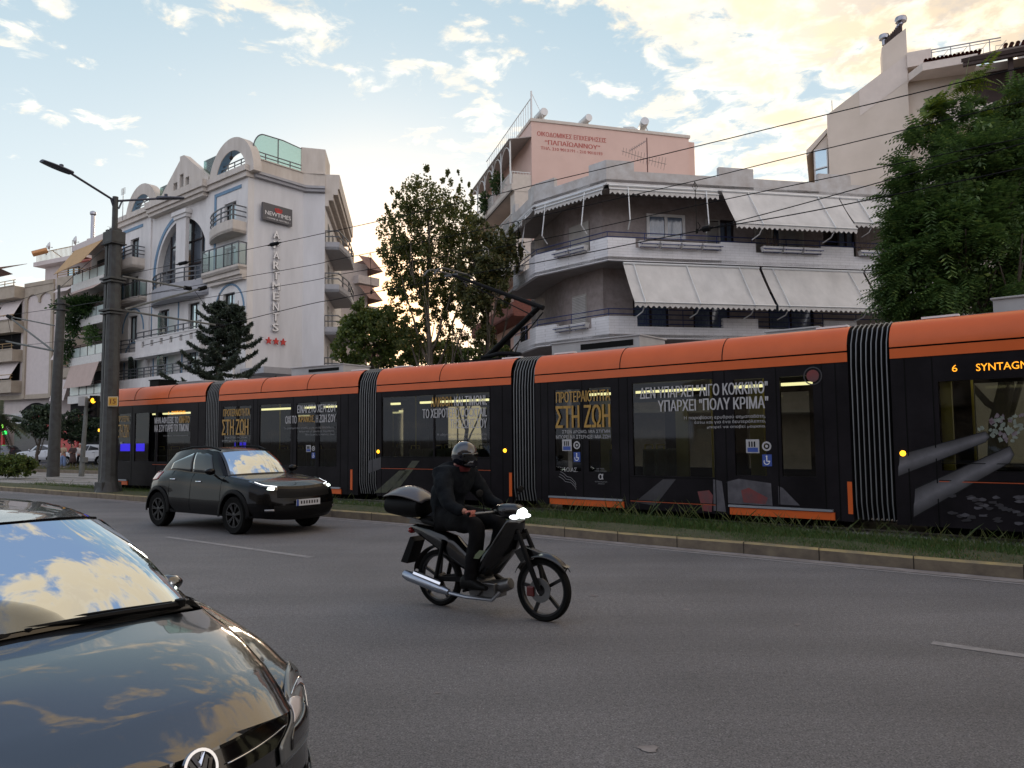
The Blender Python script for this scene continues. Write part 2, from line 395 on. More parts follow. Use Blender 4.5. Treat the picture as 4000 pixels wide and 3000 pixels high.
mat('kerb_yellow', (.36, .27, .11), .7, col2=(.17, .14, .09), scale=4.5, bump=.2, bscale=40, detail=9)
mat('median_soil', (.085, .080, .040), .95, col2=(.045, .055, .022), scale=5, bump=.6, bscale=25)
mat('track_concrete', (.26, .245, .23), .8, var=.15, scale=1.5, bump=.15)
mat('rail_steel', (.35, .33, .31), .3, metal=.9, var=.1)
mat('worn_white_paint', (.30, .285, .28), .7, col2=(.16, .15, .15), scale=9, detail=10)
mat('gutter', (.27, .245, .235), .75, col2=(.14, .12, .115), scale=4.5, detail=9)
mat('pavement_slab', (.22, .21, .20), .8, var=.15, scale=2)

g = MB(); g.add([(-900,-600,-.02),(900,-600,-.02),(900,1500,-.02),(-900,1500,-.02)], [(0,1,2,3)]); struct(g.build('ground', MATS['ground_earth']))
kd = dens(KERB, 1.0); k_back = [(24-40*.6, -8.4-40)]
near = [(p[0]-.0, p[1]) for p in kd]
road = MB(); n = len(near); far0 = off_line(near, -28)
strip(road, near, far0, 0.0); struct(road.build('road', MATS['asphalt'], recalc=True))
# kerb: yellow-painted top, worn stone face
kin = off_line(kd, .13)
kf = MB(); strip(kf, kd, kd, -.01, .135); kf.build
kt = MB(); n = len(kd)
jit = lambda i: .006*math.sin(i*1.7)+.004*math.sin(i*.37)
kface = MB(); kface.add([(p[0], p[1], -.01) for p in kd]+[(p[0], p[1], .135+jit(i)) for i, p in enumerate(kd)], [(i, i+1, n+i+1, n+i) for i in range(n-1)])
ks = struct(kface.build('kerb', MATS['kerb_stone']))
kch = off_line(kd, .02)
ktop = MB(); ktop.add([(p[0], p[1], .135+jit(i)) for i, p in enumerate(kd)]+[(p[0], p[1], .15+jit(i)) for i, p in enumerate(kch)], [(i, i+1, n+i+1, n+i) for i in range(n-1)])
ktop.add([(p[0], p[1], .15+jit(i)) for i, p in enumerate(kch)]+[(p[0], p[1], .15+jit(i)) for i, p in enumerate(kin)]+[(p[0], p[1], .08) for i, p in enumerate(kin)],
         [(i, i+1, n+i+1, n+i) for i in range(n-1)]+[(n+i, n+i+1, 2*n+i+1, 2*n+i) for i in range(n-1)])
struct(ktop.build('kerb_top', MATS['kerb_yellow']))
mat('joint_dark', (.035, .03, .025), .9, var=0)
kj = MB()
for i, p in enumerate(dens(KERB[1:8], 1.0)):
    if i % 1 == 0 and i > 0:
        q_ = dens(KERB[1:8], 1.0)[i-1]; e_ = (Vector(q_)-Vector(p)).normalized(); n_ = Vector((-e_.y, e_.x)); n_ = n_ if n_.y < 0 else -n_; c_ = Vector(p)+n_*.004; b_ = Vector(p)-n_*.13
        kj.add([(*(c_+e_*.006), .0), (*(c_-e_*.006), .0), (*(c_-e_*.006), .162), (*(c_+e_*.006), .162), (*(b_-e_*.006), .162), (*(b_+e_*.006), .162)], [(0, 1, 2, 3), (3, 2, 4, 5)])
struct(kj.build('kerb_joints', MATS['joint_dark']))
# pale gutter line along the kerb
gl = MB(); strip(gl, off_line(dens(KERB, .6), -.03), [(p[0]+.02*math.sin(i*.9), p[1]+.03*math.sin(i*.55)) for i, p in enumerate(off_line(dens(KERB, .6), -.24))], .004)
struct(gl.build('gutter_line', MATS['gutter']))
gl2 = MB(); strip(gl2, off_line(dens(KERB, .6), -.30), off_line(dens(KERB, .6), -.38), .004); struct(gl2.build('edge_line', MATS['worn_white_paint']))
# median earth
med = MB(); farm = off_line(dens(TRAM, 1.0), 8.2)
ml = dens(KERB, 1.0); mid0 = off_line(ml, .13); mid1 = off_line(ml, 1.55)
rgm = random.Random(3)
med.add([(p[0], p[1], .145) for p in mid0]+[(p[0], p[1], .15+rgm.uniform(0, .03)) for p in off_line(ml, .8)]+[(p[0], p[1], .13) for p in mid1],
        [(i, i+1, len(ml)+i+1, len(ml)+i) for i in range(len(ml)-1)]+[(len(ml)+i, len(ml)+i+1, 2*len(ml)+i+1, 2*len(ml)+i) for i in range(len(ml)-1)])
struct(med.build('median', MATS['median_soil']))
# track bed with two pairs of rails
tl = dens(TRAM, 1.0)
tb = MB(); strip(tb, off_line(tl, -.5), off_line(tl, 6.7), .125); struct(tb.build('track_bed', MATS['track_concrete']))
for k, d in enumerate((.5, 1.95, 3.9, 5.35)):
    rl = MB(); a = off_line(tl, d); b = off_line(tl, d+.08); strip(rl, a, b, .15); strip(rl, a, a, .12, .15); struct(rl.build('rail', MATS['rail_steel']))
# far strip with its own kerb, far carriageway, far pavement
fk = off_line(tl, 6.7)
s2 = MB(); strip(s2, fk, fk, .10, .27); strip(s2, fk, off_line(tl, 6.85), .27); strip(s2, off_line(tl, 6.85), off_line(tl, 8.4), .26); strip(s2, off_line(tl, 8.4), off_line(tl, 8.4), .26, -.01)
struct(s2.build('far_median', MATS['median_soil']))
k2 = MB(); strip(k2, off_line(tl, 6.69), off_line(tl, 6.69), .10, .275); strip(k2, off_line(tl, 6.69), off_line(tl, 6.85), .275); struct(k2.build('far_kerb', MATS['kerb_stone']))
fr_ = MB(); strip(fr_, off_line(tl, 8.4), off_line(tl, 22), 0.0); struct(fr_.build('far_road', MATS['far_asphalt']))
fp = MB(); strip(fp, off_line(tl, 22), off_line(tl, 22), 0, .14); strip(fp, off_line(tl, 22), off_line(tl, 27), .14); struct(fp.build('far_pavement', MATS['pavement_slab']))
# lane dashes
def dash(p, q, w=.12):
    a = Vector(p[:2]); b = Vector(q[:2]); e = (b-a).normalized(); s = Vector((-e.y, e.x))*(w/2); mb = MB(); k = 14
    l0 = [tuple(a.lerp(b, i/k)+s) for i in range(k+1)]; l1 = [tuple(a.lerp(b, i/k)-s) for i in range(k+1)]
    strip(mb, l0, l1, .004); struct(mb.build('lane_marking', MATS['worn_white_paint']))
dash(atz(650, 2098, 0), atz(1215, 2178, 0)); dash(atz(3640, 2512, 0), atz(4330, 2610, 0), .11)
dash(atz(90, 1960, 0), atz(260, 1990, 0))
# flattened pale litter spots and gum on the asphalt
for k, (x, y, r_) in enumerate(((2320, 2328, .035), (2680, 2382, .03), (3115, 2440, .03), (2535, 2925, .045), (1705, 2708, .02))):
    c = atz(x, y, 0); mb = MB(); q = 11
    pts = [(c.x+r_*rgm.uniform(.6, 1.3)*math.cos(2*math.pi*i/q)*1.3, c.y+r_*rgm.uniform(.6, 1.3)*math.sin(2*math.pi*i/q), .004) for i in range(q)]
    mb.add(pts, [tuple(range(q))]); struct(mb.build('road_spot', MATS['gutter']))
# ================================================================== hotel
mat('hotel_wall', (.635, .615, .60), .8, var=.10, scale=1.3, stretch=(1.2, 1.2, .3), bump=.12, bscale=90, detail=8)
mat('hotel_side', (.60, .60, .62), .8, var=.09, scale=.9, stretch=(1.2, 1.2, .25), bump=.15, bscale=120, detail=8)
mat('hotel_trim', (.58, .53, .48), .75, col2=(.46, .41, .36), scale=1.7, stretch=(1, 1, .25), detail=9)
mat('blue_trim', (.13, .23, .34), .7, var=.12, scale=4)
mat('grey_balcony', (.34, .34, .36), .7, var=.08)
mat('rail_grey', (.085, .09, .10), .45, metal=.3, var=.1)
mat('dark_frame', (.035, .028, .028), .5, var=.1)
mat('window_glass', (.40, .50, .54), .05, metal=1, var=0)
mat('painted_reflection', (.50, .60, .64), .15, col2=(.36, .46, .52), scale=1.3, stretch=(3, 1, .6), spec=1.0, coat=.8)  # bright sky reflection painted into the pane colour
mat('window_glass_grey', (.085, .10, .12), .10, var=.25, scale=1.2, spec=1.2, coat=.6)
mat('curtain', (.45, .44, .42), .8, var=.15, scale=5, stretch=(6, 1, .3))
glass('frosted_glass', (.55, .72, .68), refl=.9, rough=.15, fac_min=.16)
mat('sign_grey', (.075, .072, .078), .45, var=.06)
mat('sign_white', (.75, .74, .74), .5, var=0)
mat('sign_red', (.50, .035, .03), .45, var=0)
mat('letter_side', (.10, .09, .09), .6, var=0)
mat('dark_inside', (.02, .019, .02), .9, var=0)
HA = (-31.7, 62); HB = (-17.2, 50)
hot = facade('hotel', 'white hotel with blue arch trim, roof arches and a dark sign on its side', 'building', HA, HB)
he = (Vector(HB)-Vector(HA)).normalized(); hn = Vector((-he.y, he.x))
def hl(p): d = Vector(p)-Vector(HA); return (d.dot(he), d.dot(hn))
h0 = (18.62, -.12); h1 = hl((-14.65, 53.4)); h2 = hl((-13.2, 53.7)); h3 = hl((-15.0, 67)); h4 = (-.5, h3[1]); h5 = (-.5, 0)
def frame_window(root, x0, x1, z0, z1, y, pane='window_glass', mull=1, nm='window', fw=.09, fm='dark_frame', trans=0):
    f = MB(); f.wall(x0, x1, z0, z1, y-.03, y+.05, [(x0+fw+(x1-x0-fw)*k/(mull+1), x0+(x1-x0-fw)*(k+1)/(mull+1), z0+fw, z1-fw) for k in range(mull+1)])
    w = f.build(nm, MATS[fm], root); p = MB(); p.add([(x0+.02, y+.02, z0+.02), (x1-.02, y+.02, z0+.02), (x1-.02, y+.02, z1-.02), (x0+.02, y+.02, z1-.02)], [(0,1,2,3)])
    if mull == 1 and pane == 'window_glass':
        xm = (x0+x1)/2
        for k, (a, b, mt) in enumerate(((x0+.02, xm, 'window_glass'), (xm, x1-.02, 'painted_reflection'))):
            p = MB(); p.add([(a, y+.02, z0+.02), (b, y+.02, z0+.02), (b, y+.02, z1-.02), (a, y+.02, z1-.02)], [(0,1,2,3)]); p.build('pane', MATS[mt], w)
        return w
    p.build('pane', MATS[pane], w); return w
wins_r = [(1.45, 2.95, 15.6, 17.9), (1.45, 2.95, 12.7, 14.8), (1.45, 2.95, 9.5, 11.65), (1.6, 3.2, 6.5, 8.55)]
off = 14.25
bayL = [w for w in wins_r]; bayR = [(a+off, b+off, c, d) for a, b, c, d in wins_r]
cen = [(6.3, 7.9, 9.5, 11.6), (10.75, 12.35, 9.5, 11.6), (6.3, 7.9, 6.5, 8.55), (10.7, 12.3, 6.5, 8.55)]
w = MB(); w.wall(4.9, 13.2, 5.9, 13.3, 0, .5, cen)
# big arch opening in the centre: wall above and beside it in strips
ac, ar, az = 9.6, 3.75, 14.35
w.box(4.9, ac-ar, 0, .5, 13.3, 19.25); w.box(ac+ar, 13.2, 0, .5, 13.3, 19.25)
NS = 24
for k in range(NS):
    t0 = math.pi-math.pi*k/NS; t1 = math.pi-math.pi*(k+1)/NS
    xa, xb = ac+ar*math.cos(t0), ac+ar*math.cos(t1); za, zb_ = az+ar*math.sin(t0), az+ar*math.sin(t1)
    w.ext([(xa, za), (xb, zb_), (xb, 19.25), (xa, 19.25)], 0, .5)
for (xa, xb, ws) in ((-.5, 4.9, bayL), (13.2, 18.62, bayR)):
    w.wall(xa, xb, 5.9, 19.25, -.12, .35, [(a, b, c, d) for a, b, c, d in ws]); pass
w.build('front_wall', MATS['hotel_wall'], hot)
w = MB()
def vwall(mb, p, q, z0, z1, th=.12):
    p = Vector(p); q = Vector(q); e = (q-p).normalized(); n_ = Vector((-e.y, e.x))*th
    mb.add([(p.x,p.y,z0),(q.x,q.y,z0),(q.x,q.y,z1),(p.x,p.y,z1)], [(0,1,2,3)])
vwall(w, h0, h1, 0, 19.55); vwall(w, h1, h2, 0, 19.55); 
w.build('side_wall', MATS['hotel_side'], hot)
w = MB(); vwall(w, h2, h3, 0, 19.5); vwall(w, h3, h4, 0, 19.5); vwall(w, h4, (-.5, -.5), 0, 19.5)
w.exz([(-.5, .36), (18.5, .36), h1, h2, h3, h4], 19.15, 19.4); w.build('rear_wall', MATS['hotel_wall'], hot)
w = MB(); w.box(-.4, 18.4, .55, .7, 5.0, 19.0); w.box(-.4, 18.3, .8, 3, 0, 5.6); w.build('dark_interior', MATS['dark_inside'], hot)
w = MB(); w.box(-.5, 18.8, -1.2, .8, 5.15, 5.62); w.box(-.5, 18.7, -.8, .8, 4.6, 5.15); w.box(18.8, 21.5, -.6, 2.5, 5.9, 6.3); w.build('porch_roof', MATS['grey_balcony'], hot)
for k in range(6): w = MB(); w.box(-.3+k*3.65, .3+k*3.65, -1.1, -.6, 0, 4.6); w.build('porch_column', MATS['hotel_wall'], hot)
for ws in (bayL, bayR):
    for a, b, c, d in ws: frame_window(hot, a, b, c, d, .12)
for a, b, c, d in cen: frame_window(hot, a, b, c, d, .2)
# arched window: grey panes, mullions, column in front
p = MB(); pts = [(ac+(ar-.02)*math.cos(math.pi*k/30), az+(ar-.02)*math.sin(math.pi*k/30)) for k in range(31)]+[(ac-ar+.02, 13.3), (ac+ar-.02, 13.3)]
p.ext(pts, .42, .47); aw = p.build('arched_window', MATS['window_glass_grey'], hot)
f = MB()
for x in (ac-2.35, ac-1.0, ac+1.0, ac+2.35):
    f.box(x-.06, x+.06, .34, .41, 13.3, az+math.sqrt(max(0, ar*ar-(x-ac)**2))-.05)
f.box(ac-ar+.1, ac+ar-.1, .33, .41, 14.55, 14.68); f.box(ac-2.3, ac+2.3, .33, .41, 16.3, 16.4)
f.build('mullion', MATS['dark_frame'], aw)
w = MB(); w.box(ac-.3, ac+1.1, -.30, -.02, 13.2, 18.0); w.box(ac-.5, ac+1.3, -.42, -.02, 18.0, 18.25); w.box(ac-.65, ac+1.45, -.52, -.02, 18.25, 18.55)
w.build('arch_column', MATS['hotel_wall'], hot)
# blue outlines
t = MB()
def arc_strip(mb, cx, cz, r0, r1, a0, a1, y0, y1, n=28, base=None):
    for k in range(n):
        t0 = a0+(a1-a0)*k/n; t1 = a0+(a1-a0)*(k+1)/n
        mb.ext([(cx+r0*math.cos(t0), cz+r0*math.sin(t0)), (cx+r1*math.cos(t0), cz+r1*math.sin(t0)), (cx+r1*math.cos(t1), cz+r1*math.sin(t1)), (cx+r0*math.cos(t1), cz+r0*math.sin(t1))], y0, y1)
arc_strip(t, ac, az, 4.0, 4.3, math.pi*.42, math.pi, -.05, -.003); t.box(ac-4.3, ac-4.0, -.05, -.003, 13.0, az)
for o_ in (0, off):
    t.box(o_+.18, o_+3.6, -.17, -.123, 18.62, 18.85); t.box(o_+.18, o_+.42, -.17, -.123, 12.6, 18.62)
    arc_strip(t, o_+2.3, 10.4, 1.75, 1.88, 0, math.pi, -.17, -.123, 16)
for cx in (2.4, 7.1, 11.5):
    arc_strip(t, cx, 8.0, 1.42, 1.55, math.pi*.15, math.pi, -.17 if cx < 4 else -.05, -.123 if cx < 4 else -.003, 16); t.box(cx-1.55, cx-1.42, -.17 if cx < 4 else -.05, -.123 if cx < 4 else -.003, 6.4, 8.0)
t.box(5.1, 5.2, -.05, -.003, 9.2, 12.2); t.box(9.3, 9.42, -.05, -.003, 9.2, 12.2); t.box(5.1, 12.9, -.05, -.003, 12.2, 12.28)
t.build('blue_outline', MATS['blue_trim'], hot)
# cornices
w = MB()
w.box(-.8, 4.9, -.35, .3, 19.2, 19.55); w.box(-.95, 4.9, -.5, .3, 19.55, 19.95)
w.box(13.2, 18.75, -.35, .3, 19.2, 19.55); w.box(13.2, 18.85, -.5, .3, 19.55, 19.95)
w.box(5.2, 13.5, -.5, .3, 18.95, 19.2); w.box(5.2, 13.7, -.65, .3, 19.2, 19.5); w.box(5.2, 13.9, -.8, .3, 19.5, 20.0)
w.build('cornice', MATS['hotel_trim'], hot)
# side cornice mouldings and the roof parapet following the side walls
def poly_off(pts, d):
    out = []
    for i, q in enumerate(pts):
        a = Vector(pts[max(i-1, 0)]); b = Vector(pts[min(i+1, len(pts)-1)]); e = (b-a).normalized(); out.append((q[0]+e.y*d, q[1]-e.x*d))
    return out
def band(mb, pts, d0, d1, z0, z1):
    a = poly_off(pts, d0); b = poly_off(pts, d1); n_ = len(pts)
    for i in range(n_-1):
        vs = [(*a[i], z0), (*a[i+1], z0), (*b[i+1], z0), (*b[i], z0), (*a[i], z1), (*a[i+1], z1), (*b[i+1], z1), (*b[i], z1)]
        mb.add(vs, [(0,1,2,3), (7,6,5,4), (3,2,6,7), (0,4,5,1), (0,3,7,4), (1,5,6,2)])
sp = [(18.68, -.1), h1, h2]
w = MB(); sp2 = [Vector(sp[0]).lerp(Vector(h1), .08), Vector(h1), Vector(h2)]
band(w, [tuple(q) for q in sp2], 0, .28, 19.25, 19.45); band(w, [tuple(q) for q in sp2], 0, .42, 19.45, 19.62); w.build('side_cornice', MATS['grey_balcony'], hot)
w = MB(); band(w, sp, -.25, .08, 19.62, 20.55); band(w, sp, -.35, .16, 20.55, 20.62); w.build('roof_parapet', MATS['hotel_trim'], hot)
# stair box on the roof and stepped eaves of the rear side
w = MB(); q0 = Vector(h1).lerp(Vector(h0), .06); e2 = (Vector(h3)-Vector(h2)).normalized()
bx = [tuple(q0), tuple(Vector(h2)), tuple(Vector(h2)+e2*3.2), tuple(q0+e2*3.2)]
w.exz(bx, 19.7, 22.35); w.exz([(a-.0, b) for a, b in bx], 22.35, 22.42); w.build('stair_house', MATS['hotel_trim'], hot)
w = MB()
for k in range(3): band(w, [h2, h3], 0, .25+.32*k, 18.3+.42*k, 18.72+.42*k)
band(w, [h2, h3], -.1, 1.0, 19.56, 20.6); w.build('eaves', MATS['hotel_trim'], hot)
# roof arches (thick barrels, blue inside)
def roof_arch(cx, Ro, Ri, zc_, dep, y0):
    w = MB(); n_ = 26
    for k in range(n_):
        t0 = math.pi*k/n_; t1 = math.pi*(k+1)/n_
        w.ext([(cx+Ri*math.cos(t0), zc_+Ri*math.sin(t0)), (cx+Ro*math.cos(t0), zc_+Ro*math.sin(t0)), (cx+Ro*math.cos(t1), zc_+Ro*math.sin(t1)), (cx+Ri*math.cos(t1), zc_+Ri*math.sin(t1))], y0, y0+dep)
    a = w.build('roof_arch', MATS['hotel_trim'], hot)
    b = MB(); b.grid(lambda u, v: (cx+(Ri-.01)*math.cos(math.pi*u), y0+.05+(dep-.1)*v, zc_+(Ri-.01)*math.sin(math.pi*u)), 24, 1); b.build('arch_lining', MATS['blue_trim'], a)
    r_ = MB(); r_.bar((cx-Ri, y0+.3, 20.75), (cx+Ri, y0+.3, 20.75), .06, .06); r_.bar((cx-Ri, y0+.3, 20.5), (cx+Ri, y0+.3, 20.5), .05, .05)
    for k in range(5): x = cx-Ri+.3+k*(2*Ri-.6)/4; r_.bar((x, y0+.3, 19.9), (x, y0+.3, 20.78), .05, .05)
    r_.build('railing', MATS['rail_grey'], a)
    return a
ra = roof_arch(16.55, 2.85, 1.95, 19.5, .62, -.2); roof_arch(3.3, 2.75, 1.9, 19.35, .62, -.2)
l_ = MB(); l_.tube([(16.6, -.2, 21.4), (16.6, -.2, 21.05)], .02); l_.lathe([(.0, .12), (.12, .05), (.13, -.08), (.05, -.2), (0, -.2)], (16.6, -.2, 21.0), 10); l_.build('arch_lamp', MATS['dark_frame'], ra)
g_ = MB(); hs = [(8.44, 9.04, 20.25, 21.0), (9.37, 9.94, 20.25, 21.45), (10.22, 10.79, 20.3, 21.05)]
# gable built round its three square openings
def gable_top(x): return 22.55-(9.35-x)*.745 if x < 9.35 else 22.85-(x-9.9)*.68 if x > 9.9 else 22.85
xs = sorted([6.0, 7.2, 8.44, 9.04, 9.35, 9.36, 9.37, 9.94, 10.22, 10.79, 12, 13.5])
for a, b in zip(xs[:-1], xs[1:]):
    h = [q for q in hs if q[0] <= (a+b)/2 <= q[1]]
    ta, tb_ = gable_top(a+1e-4), gable_top(b-1e-4)
    if h: g_.ext([(a, 19.9), (b, 19.9), (b, h[0][2]), (a, h[0][2])], -.15, .35); g_.ext([(a, h[0][3]), (b, h[0][3]), (b, tb_), (a, ta)], -.15, .35)
    else: g_.ext([(a, 19.9), (b, 19.9), (b, tb_), (a, ta)], -.15, .35)
ga = g_.build('gable', MATS['hotel_trim'], hot)
b = MB()
for q in hs: b.box(q[0], q[1], .25, .3, q[2], q[3])
b.build('blue_recess', MATS['blue_trim'], ga)
for q in ((5.6, 6.8, 19.9, 21.4), (12.2, 14.2, 20.0, 21.9)): w = MB(); w.box(q[0], q[1], .2, .24, q[2], q[3]); w.build('roof_glass', MATS['frosted_glass'], hot)
# curved glass screen on the side parapet
s0 = Vector(sp[0]).lerp(Vector(h1), .06); s1 = Vector(h1).lerp(Vector(h0), .04)
gp = MB(); prof = [(0, 20.62)]+[(.22*(1-math.cos(math.pi/2*k/8))*1.0, 21.0+1.4*math.sin(math.pi/2*k/8)) for k in range(9)]+[(.6, 22.45), (1, 22.3), (1, 20.62)]
vs = [(*(s0.lerp(s1, a)), z) for a, z in prof]; gp.add(vs, [tuple(range(len(vs)))]); gs = gp.build('glass_screen', MATS['frosted_glass'], hot, solid=.02)
fr = MB(); fr.tube(vs[1:], .045, 6); m0 = s0.lerp(s1, .5); fr.bar((*m0, 20.62), (*m0, 22.42), .06, .06)
for zz in (20.85, 21.1): fr.bar((*s0.lerp(s1, -.02), zz), (*s1, zz), .06, .06)
for k in range(5): q = s0.lerp(s1, k/4); fr.bar((*q, 20.6), (*q, 21.13), .06, .06)
fr.build('screen_frame', MATS['rail_grey'], gs)
# ---- balconies
def rails(mb, pts, zs, posts, z0, r=.035):
    for z in zs:
        for a, b in zip(pts[:-1], pts[1:]): mb.bar((*a, z), (*b, z), r*2, r*2)
    for p_ in posts: mb.bar((*p_, z0), (*p_, zs[-1]), r*2, r*2)
def balcony(name, pts, z0, zp, zr, m='hotel_trim', glass_=False, nrail=3, inner=None, soffit='grey_balcony', every=1, holes=None, base_pts=None):
    """pts: plan outline of the balcony edge; z0 slab underside, zp parapet top, zr rail top"""
    b = MB(); n_ = len(pts); inn = poly_off(pts, -.12)
    ring = list(pts)
    b.exz(ring, z0+.004, z0+.2)
    for i in range(n_-1):
        a, c = pts[i], pts[i+1]; d, e_ = inn[i], inn[i+1]
        b.add([(*a, z0), (*c, z0), (*e_, z0), (*d, z0), (*a, zp), (*c, zp), (*e_, zp), (*d, zp)], [(0,1,5,4), (4,5,6,7), (2,3,7,6)])
    o = b.build(name, MATS[m], hot)
    r_ = MB(); zs = [zp+(zr-zp)*(k+1)/nrail for k in range(nrail)]
    mid = [((p_[0]+q[0])/2, (p_[1]+q[1])/2) for p_, q in zip(pts, inn)]
    rails(r_, mid, zs, mid[::every], zp); r_.build('railing', MATS['rail_grey'], o)
    if glass_:
        gq = MB()
        for a, c in zip(mid[:-1], mid[1:]): gq.add([(*a, zp+.08), (*c, zp+.08), (*c, zs[-1]-.1), (*a, zs[-1]-.1)], [(0,1,2,3)])
        gq.build('glass_panel', MATS['frosted_glass'], o)
    return o
def arcpts(x0, x1, y, bulge, n=10, flat=.0): return [(x0+(x1-x0)*k/n, y-bulge*math.sin(math.pi*k/n)**.65) for k in range(n+1)]
balcony('balcony', [(13.9, -.12)]+[(13.9+4.6*k/9, -.12-1.05*math.sin(math.pi*min(.62, k/9*.62))**.7) for k in range(1, 10)]+[(18.5, -.12)], 15.35, 16.15, 17.15, every=3)
balcony('balcony', [(-.4, -.12)]+[(-.4+4.4*k/9, -.12-1.0*math.sin(math.pi*min(.62, k/9*.62))**.7) for k in range(1, 10)]+[(4.0, -.12)], 15.2, 16.0, 16.9, every=3)
o = balcony('balcony', [(13.3, -.12), (13.9, -.75), (14.8, -.75), (15.7, -.75), (16.7, -.75), (17.7, -.75), (18.6, -.75), (18.6, -.12)], 12.9, 13.25, 14.75, glass_=True, nrail=1)
w = MB(); w.box(13.9, 18.61, -.62, -.12, 12.6, 12.9); w.box(14.2, 18.6, -.45, -.12, 12.3, 12.6); w.build('bracket', MATS['hotel_trim'], o)
o = balcony('balcony', [(-.7, -.12), (-.7, -.75), (.6, -.75), (1.9, -.75), (3.2, -.75), (4.5, -.75), (4.5, -.12)], 12.6, 12.95, 14.1, glass_=True, nrail=1)
balcony('balcony', arcpts(5.4, 13.9, -.05, 1.1, 16), 11.9, 13.0, 14.0, m='grey_balcony', every=2)
# balcony with square openings
w = MB(); hh = [(5.6+k*1.45, 6.05+k*1.45, 8.75, 9.2) for k in range(6)]; w.wall(4.6, 14.3, 8.0, 9.35, -.95, -.8, hh); w.exz([(4.6, -.8), (14.3, -.8), (14.3, 0), (4.6, 0)], 8.0, 8.25); w.box(4.6, 14.3, -1.0, -.77, 9.35, 9.43)
w.box(4.5, 14.4, -1.05, -.95, 8.0, 8.2); o = w.build('balcony', MATS['hotel_wall'], hot)
r_ = MB(); rails(r_, [(4.6, -.88), (14.3, -.88)], [9.6, 9.95], [(4.6+k*1.2, -.88) for k in range(9)], 9.4); r_.build('railing', MATS['rail_grey'], o)
o = balcony('balcony', [(-.6, -.12)]+arcpts(-.6, 4.3, -.3, .6, 8)[1:], 8.0, 8.6, 9.6, m='hotel_wall', every=2)
balcony('balcony', arcpts(14.2, 18.5, -.12, .7, 10), 8.95, 9.5, 10.5, m='hotel_wall', every=2)
w = MB(); w.box(-.5, 18.6, -1.0, -.88, 5.63, 6.45); w.box(-.5, 18.6, -.88, .0, 5.63, 5.8); o = w.build('long_balcony', MATS['hotel_wall'], hot)
r_ = MB(); rails(r_, [(-.5, -.94), (18.6, -.94)], [6.7, 6.95, 7.2], [(-.5+k*1.1, -.94) for k in range(18)], 6.4); r_.build('railing', MATS['rail_grey'], o)
for k, (x, z) in enumerate(((3.6, 6.5), (8.3, 6.5), (8.3, 9.4))):
    w = MB(); w.ext([(x+1.1*math.cos(math.pi*i/12)*(.55), z+1.75*math.sin(math.pi*i/12)) for i in range(7)]+[(x-.5, z+1.75), (x-.5, z)], -.8, -.77); w.build('glass_divider', MATS['frosted_glass'], hot)
# balconies on the rear street side
e3 = (Vector(h3)-Vector(h2)).normalized(); n3 = Vector((e3.y, -e3.x))
for z in (15.2, 12.15, 9.1, 6.1):
    p0_ = Vector(h2)+e3*.15; pts = [tuple(p0_), tuple(p0_+n3*1.0)]+[tuple(p0_+e3*(.4+k*.9)+n3*(1.0+.55*math.sin(math.pi/2*min(1, k/4)))) for k in range(1, 8)]+[tuple(p0_+e3*7.2)]
    balcony('balcony', pts, z, z+.55, z+1.35, m='grey_balcony', every=2, nrail=2)
    for q in (2.0, 5.0):
        c0 = Vector(h2)+e3*q; w = MB(); a = c0+n3*.02; b = c0+e3*1.3+n3*.02; w.add([(*a, z+.2), (*b, z+.2), (*b, z+2.4), (*a, z+2.4)], [(0,1,2,3)]); w.build('window', MATS['dark_frame'], hot)
# sign, letters, stars on the side wall
S0 = Vector((-17.2, 50)); S1 = Vector((-14.65, 53.4)); se = (Vector(h1)-Vector(h0)).normalized()
side = thing('hotel_sign', 'dark grey hotel sign board with a red crown on the side wall', 'sign', (S0.x, S0.y, 0), math.atan2(S1.y-S0.y, S1.x-S0.x))
w = MB(); w.box(.77, 3.16, -.2, -.03, 16.46, 17.65); w.build('board', MATS['sign_grey'], side, bevel=.02)
text('lettering', 'NEWTIMES', 'sign_white', side, .95, 3.02, 16.85, 17.12, -.215, bold=.01); text('lettering', '- HOME & HOTELS -', 'sign_white', side, 1.0, 2.98, 16.6, 16.7, -.215)
w = MB()
for k in range(5): x = 1.72+k*.125; w.box(x, x+.08, -.225, -.21, 17.32, 17.46-.02*abs(k-2)); 
w.box(1.70, 2.33, -.225, -.21, 17.27, 17.30); w.ext([(1.72, 17.25), (2.31, 17.25), (2.2, 17.14), (1.84, 17.14)], -.225, -.21)
w.build('crown_emblem', MATS['sign_red'], side)
let = thing('sign_letters', 'row of white raised letters reading downwards on the hotel side wall', 'sign', (S0.x, S0.y, 0), side.rotation_euler.z)
for k, ch in enumerate('APARTMENTS'):
    z = 15.66-k*.708; hw = .27 if ch == 'M' else .22
    o = text('letter', ch, 'sign_white', let, 1.98-hw-.04, 1.98+hw+.04, z-.26, z+.26, -.09, bold=.08, thick=.0)
    o2 = text('letter_side', ch, 'letter_side', o, 1.98-hw-.01, 1.98+hw+.07, z-.28, z+.24, -.01, bold=.09, thick=.07)
w = MB()
for x in (1.83, 2.13): w.bar((x, -.02, 9.1), (x, -.02, 15.8), .03, .02)
w.build('mounting_rail', MATS['sign_white'], let)
st_ = thing('sign_stars', 'three red stars below the raised letters on the hotel side wall', 'sign', (S0.x, S0.y, 0), side.rotation_euler.z)
for k in range(3):
    x = 1.45+k*.58; z = 8.34; w = MB(); w.ext([(x+(.26 if i % 2 == 0 else .11)*math.sin(math.pi*i/5), z+(.26 if i % 2 == 0 else .11)*math.cos(math.pi*i/5)) for i in range(10)], -.12, -.02); w.build('star', MATS['sign_red'], st_)
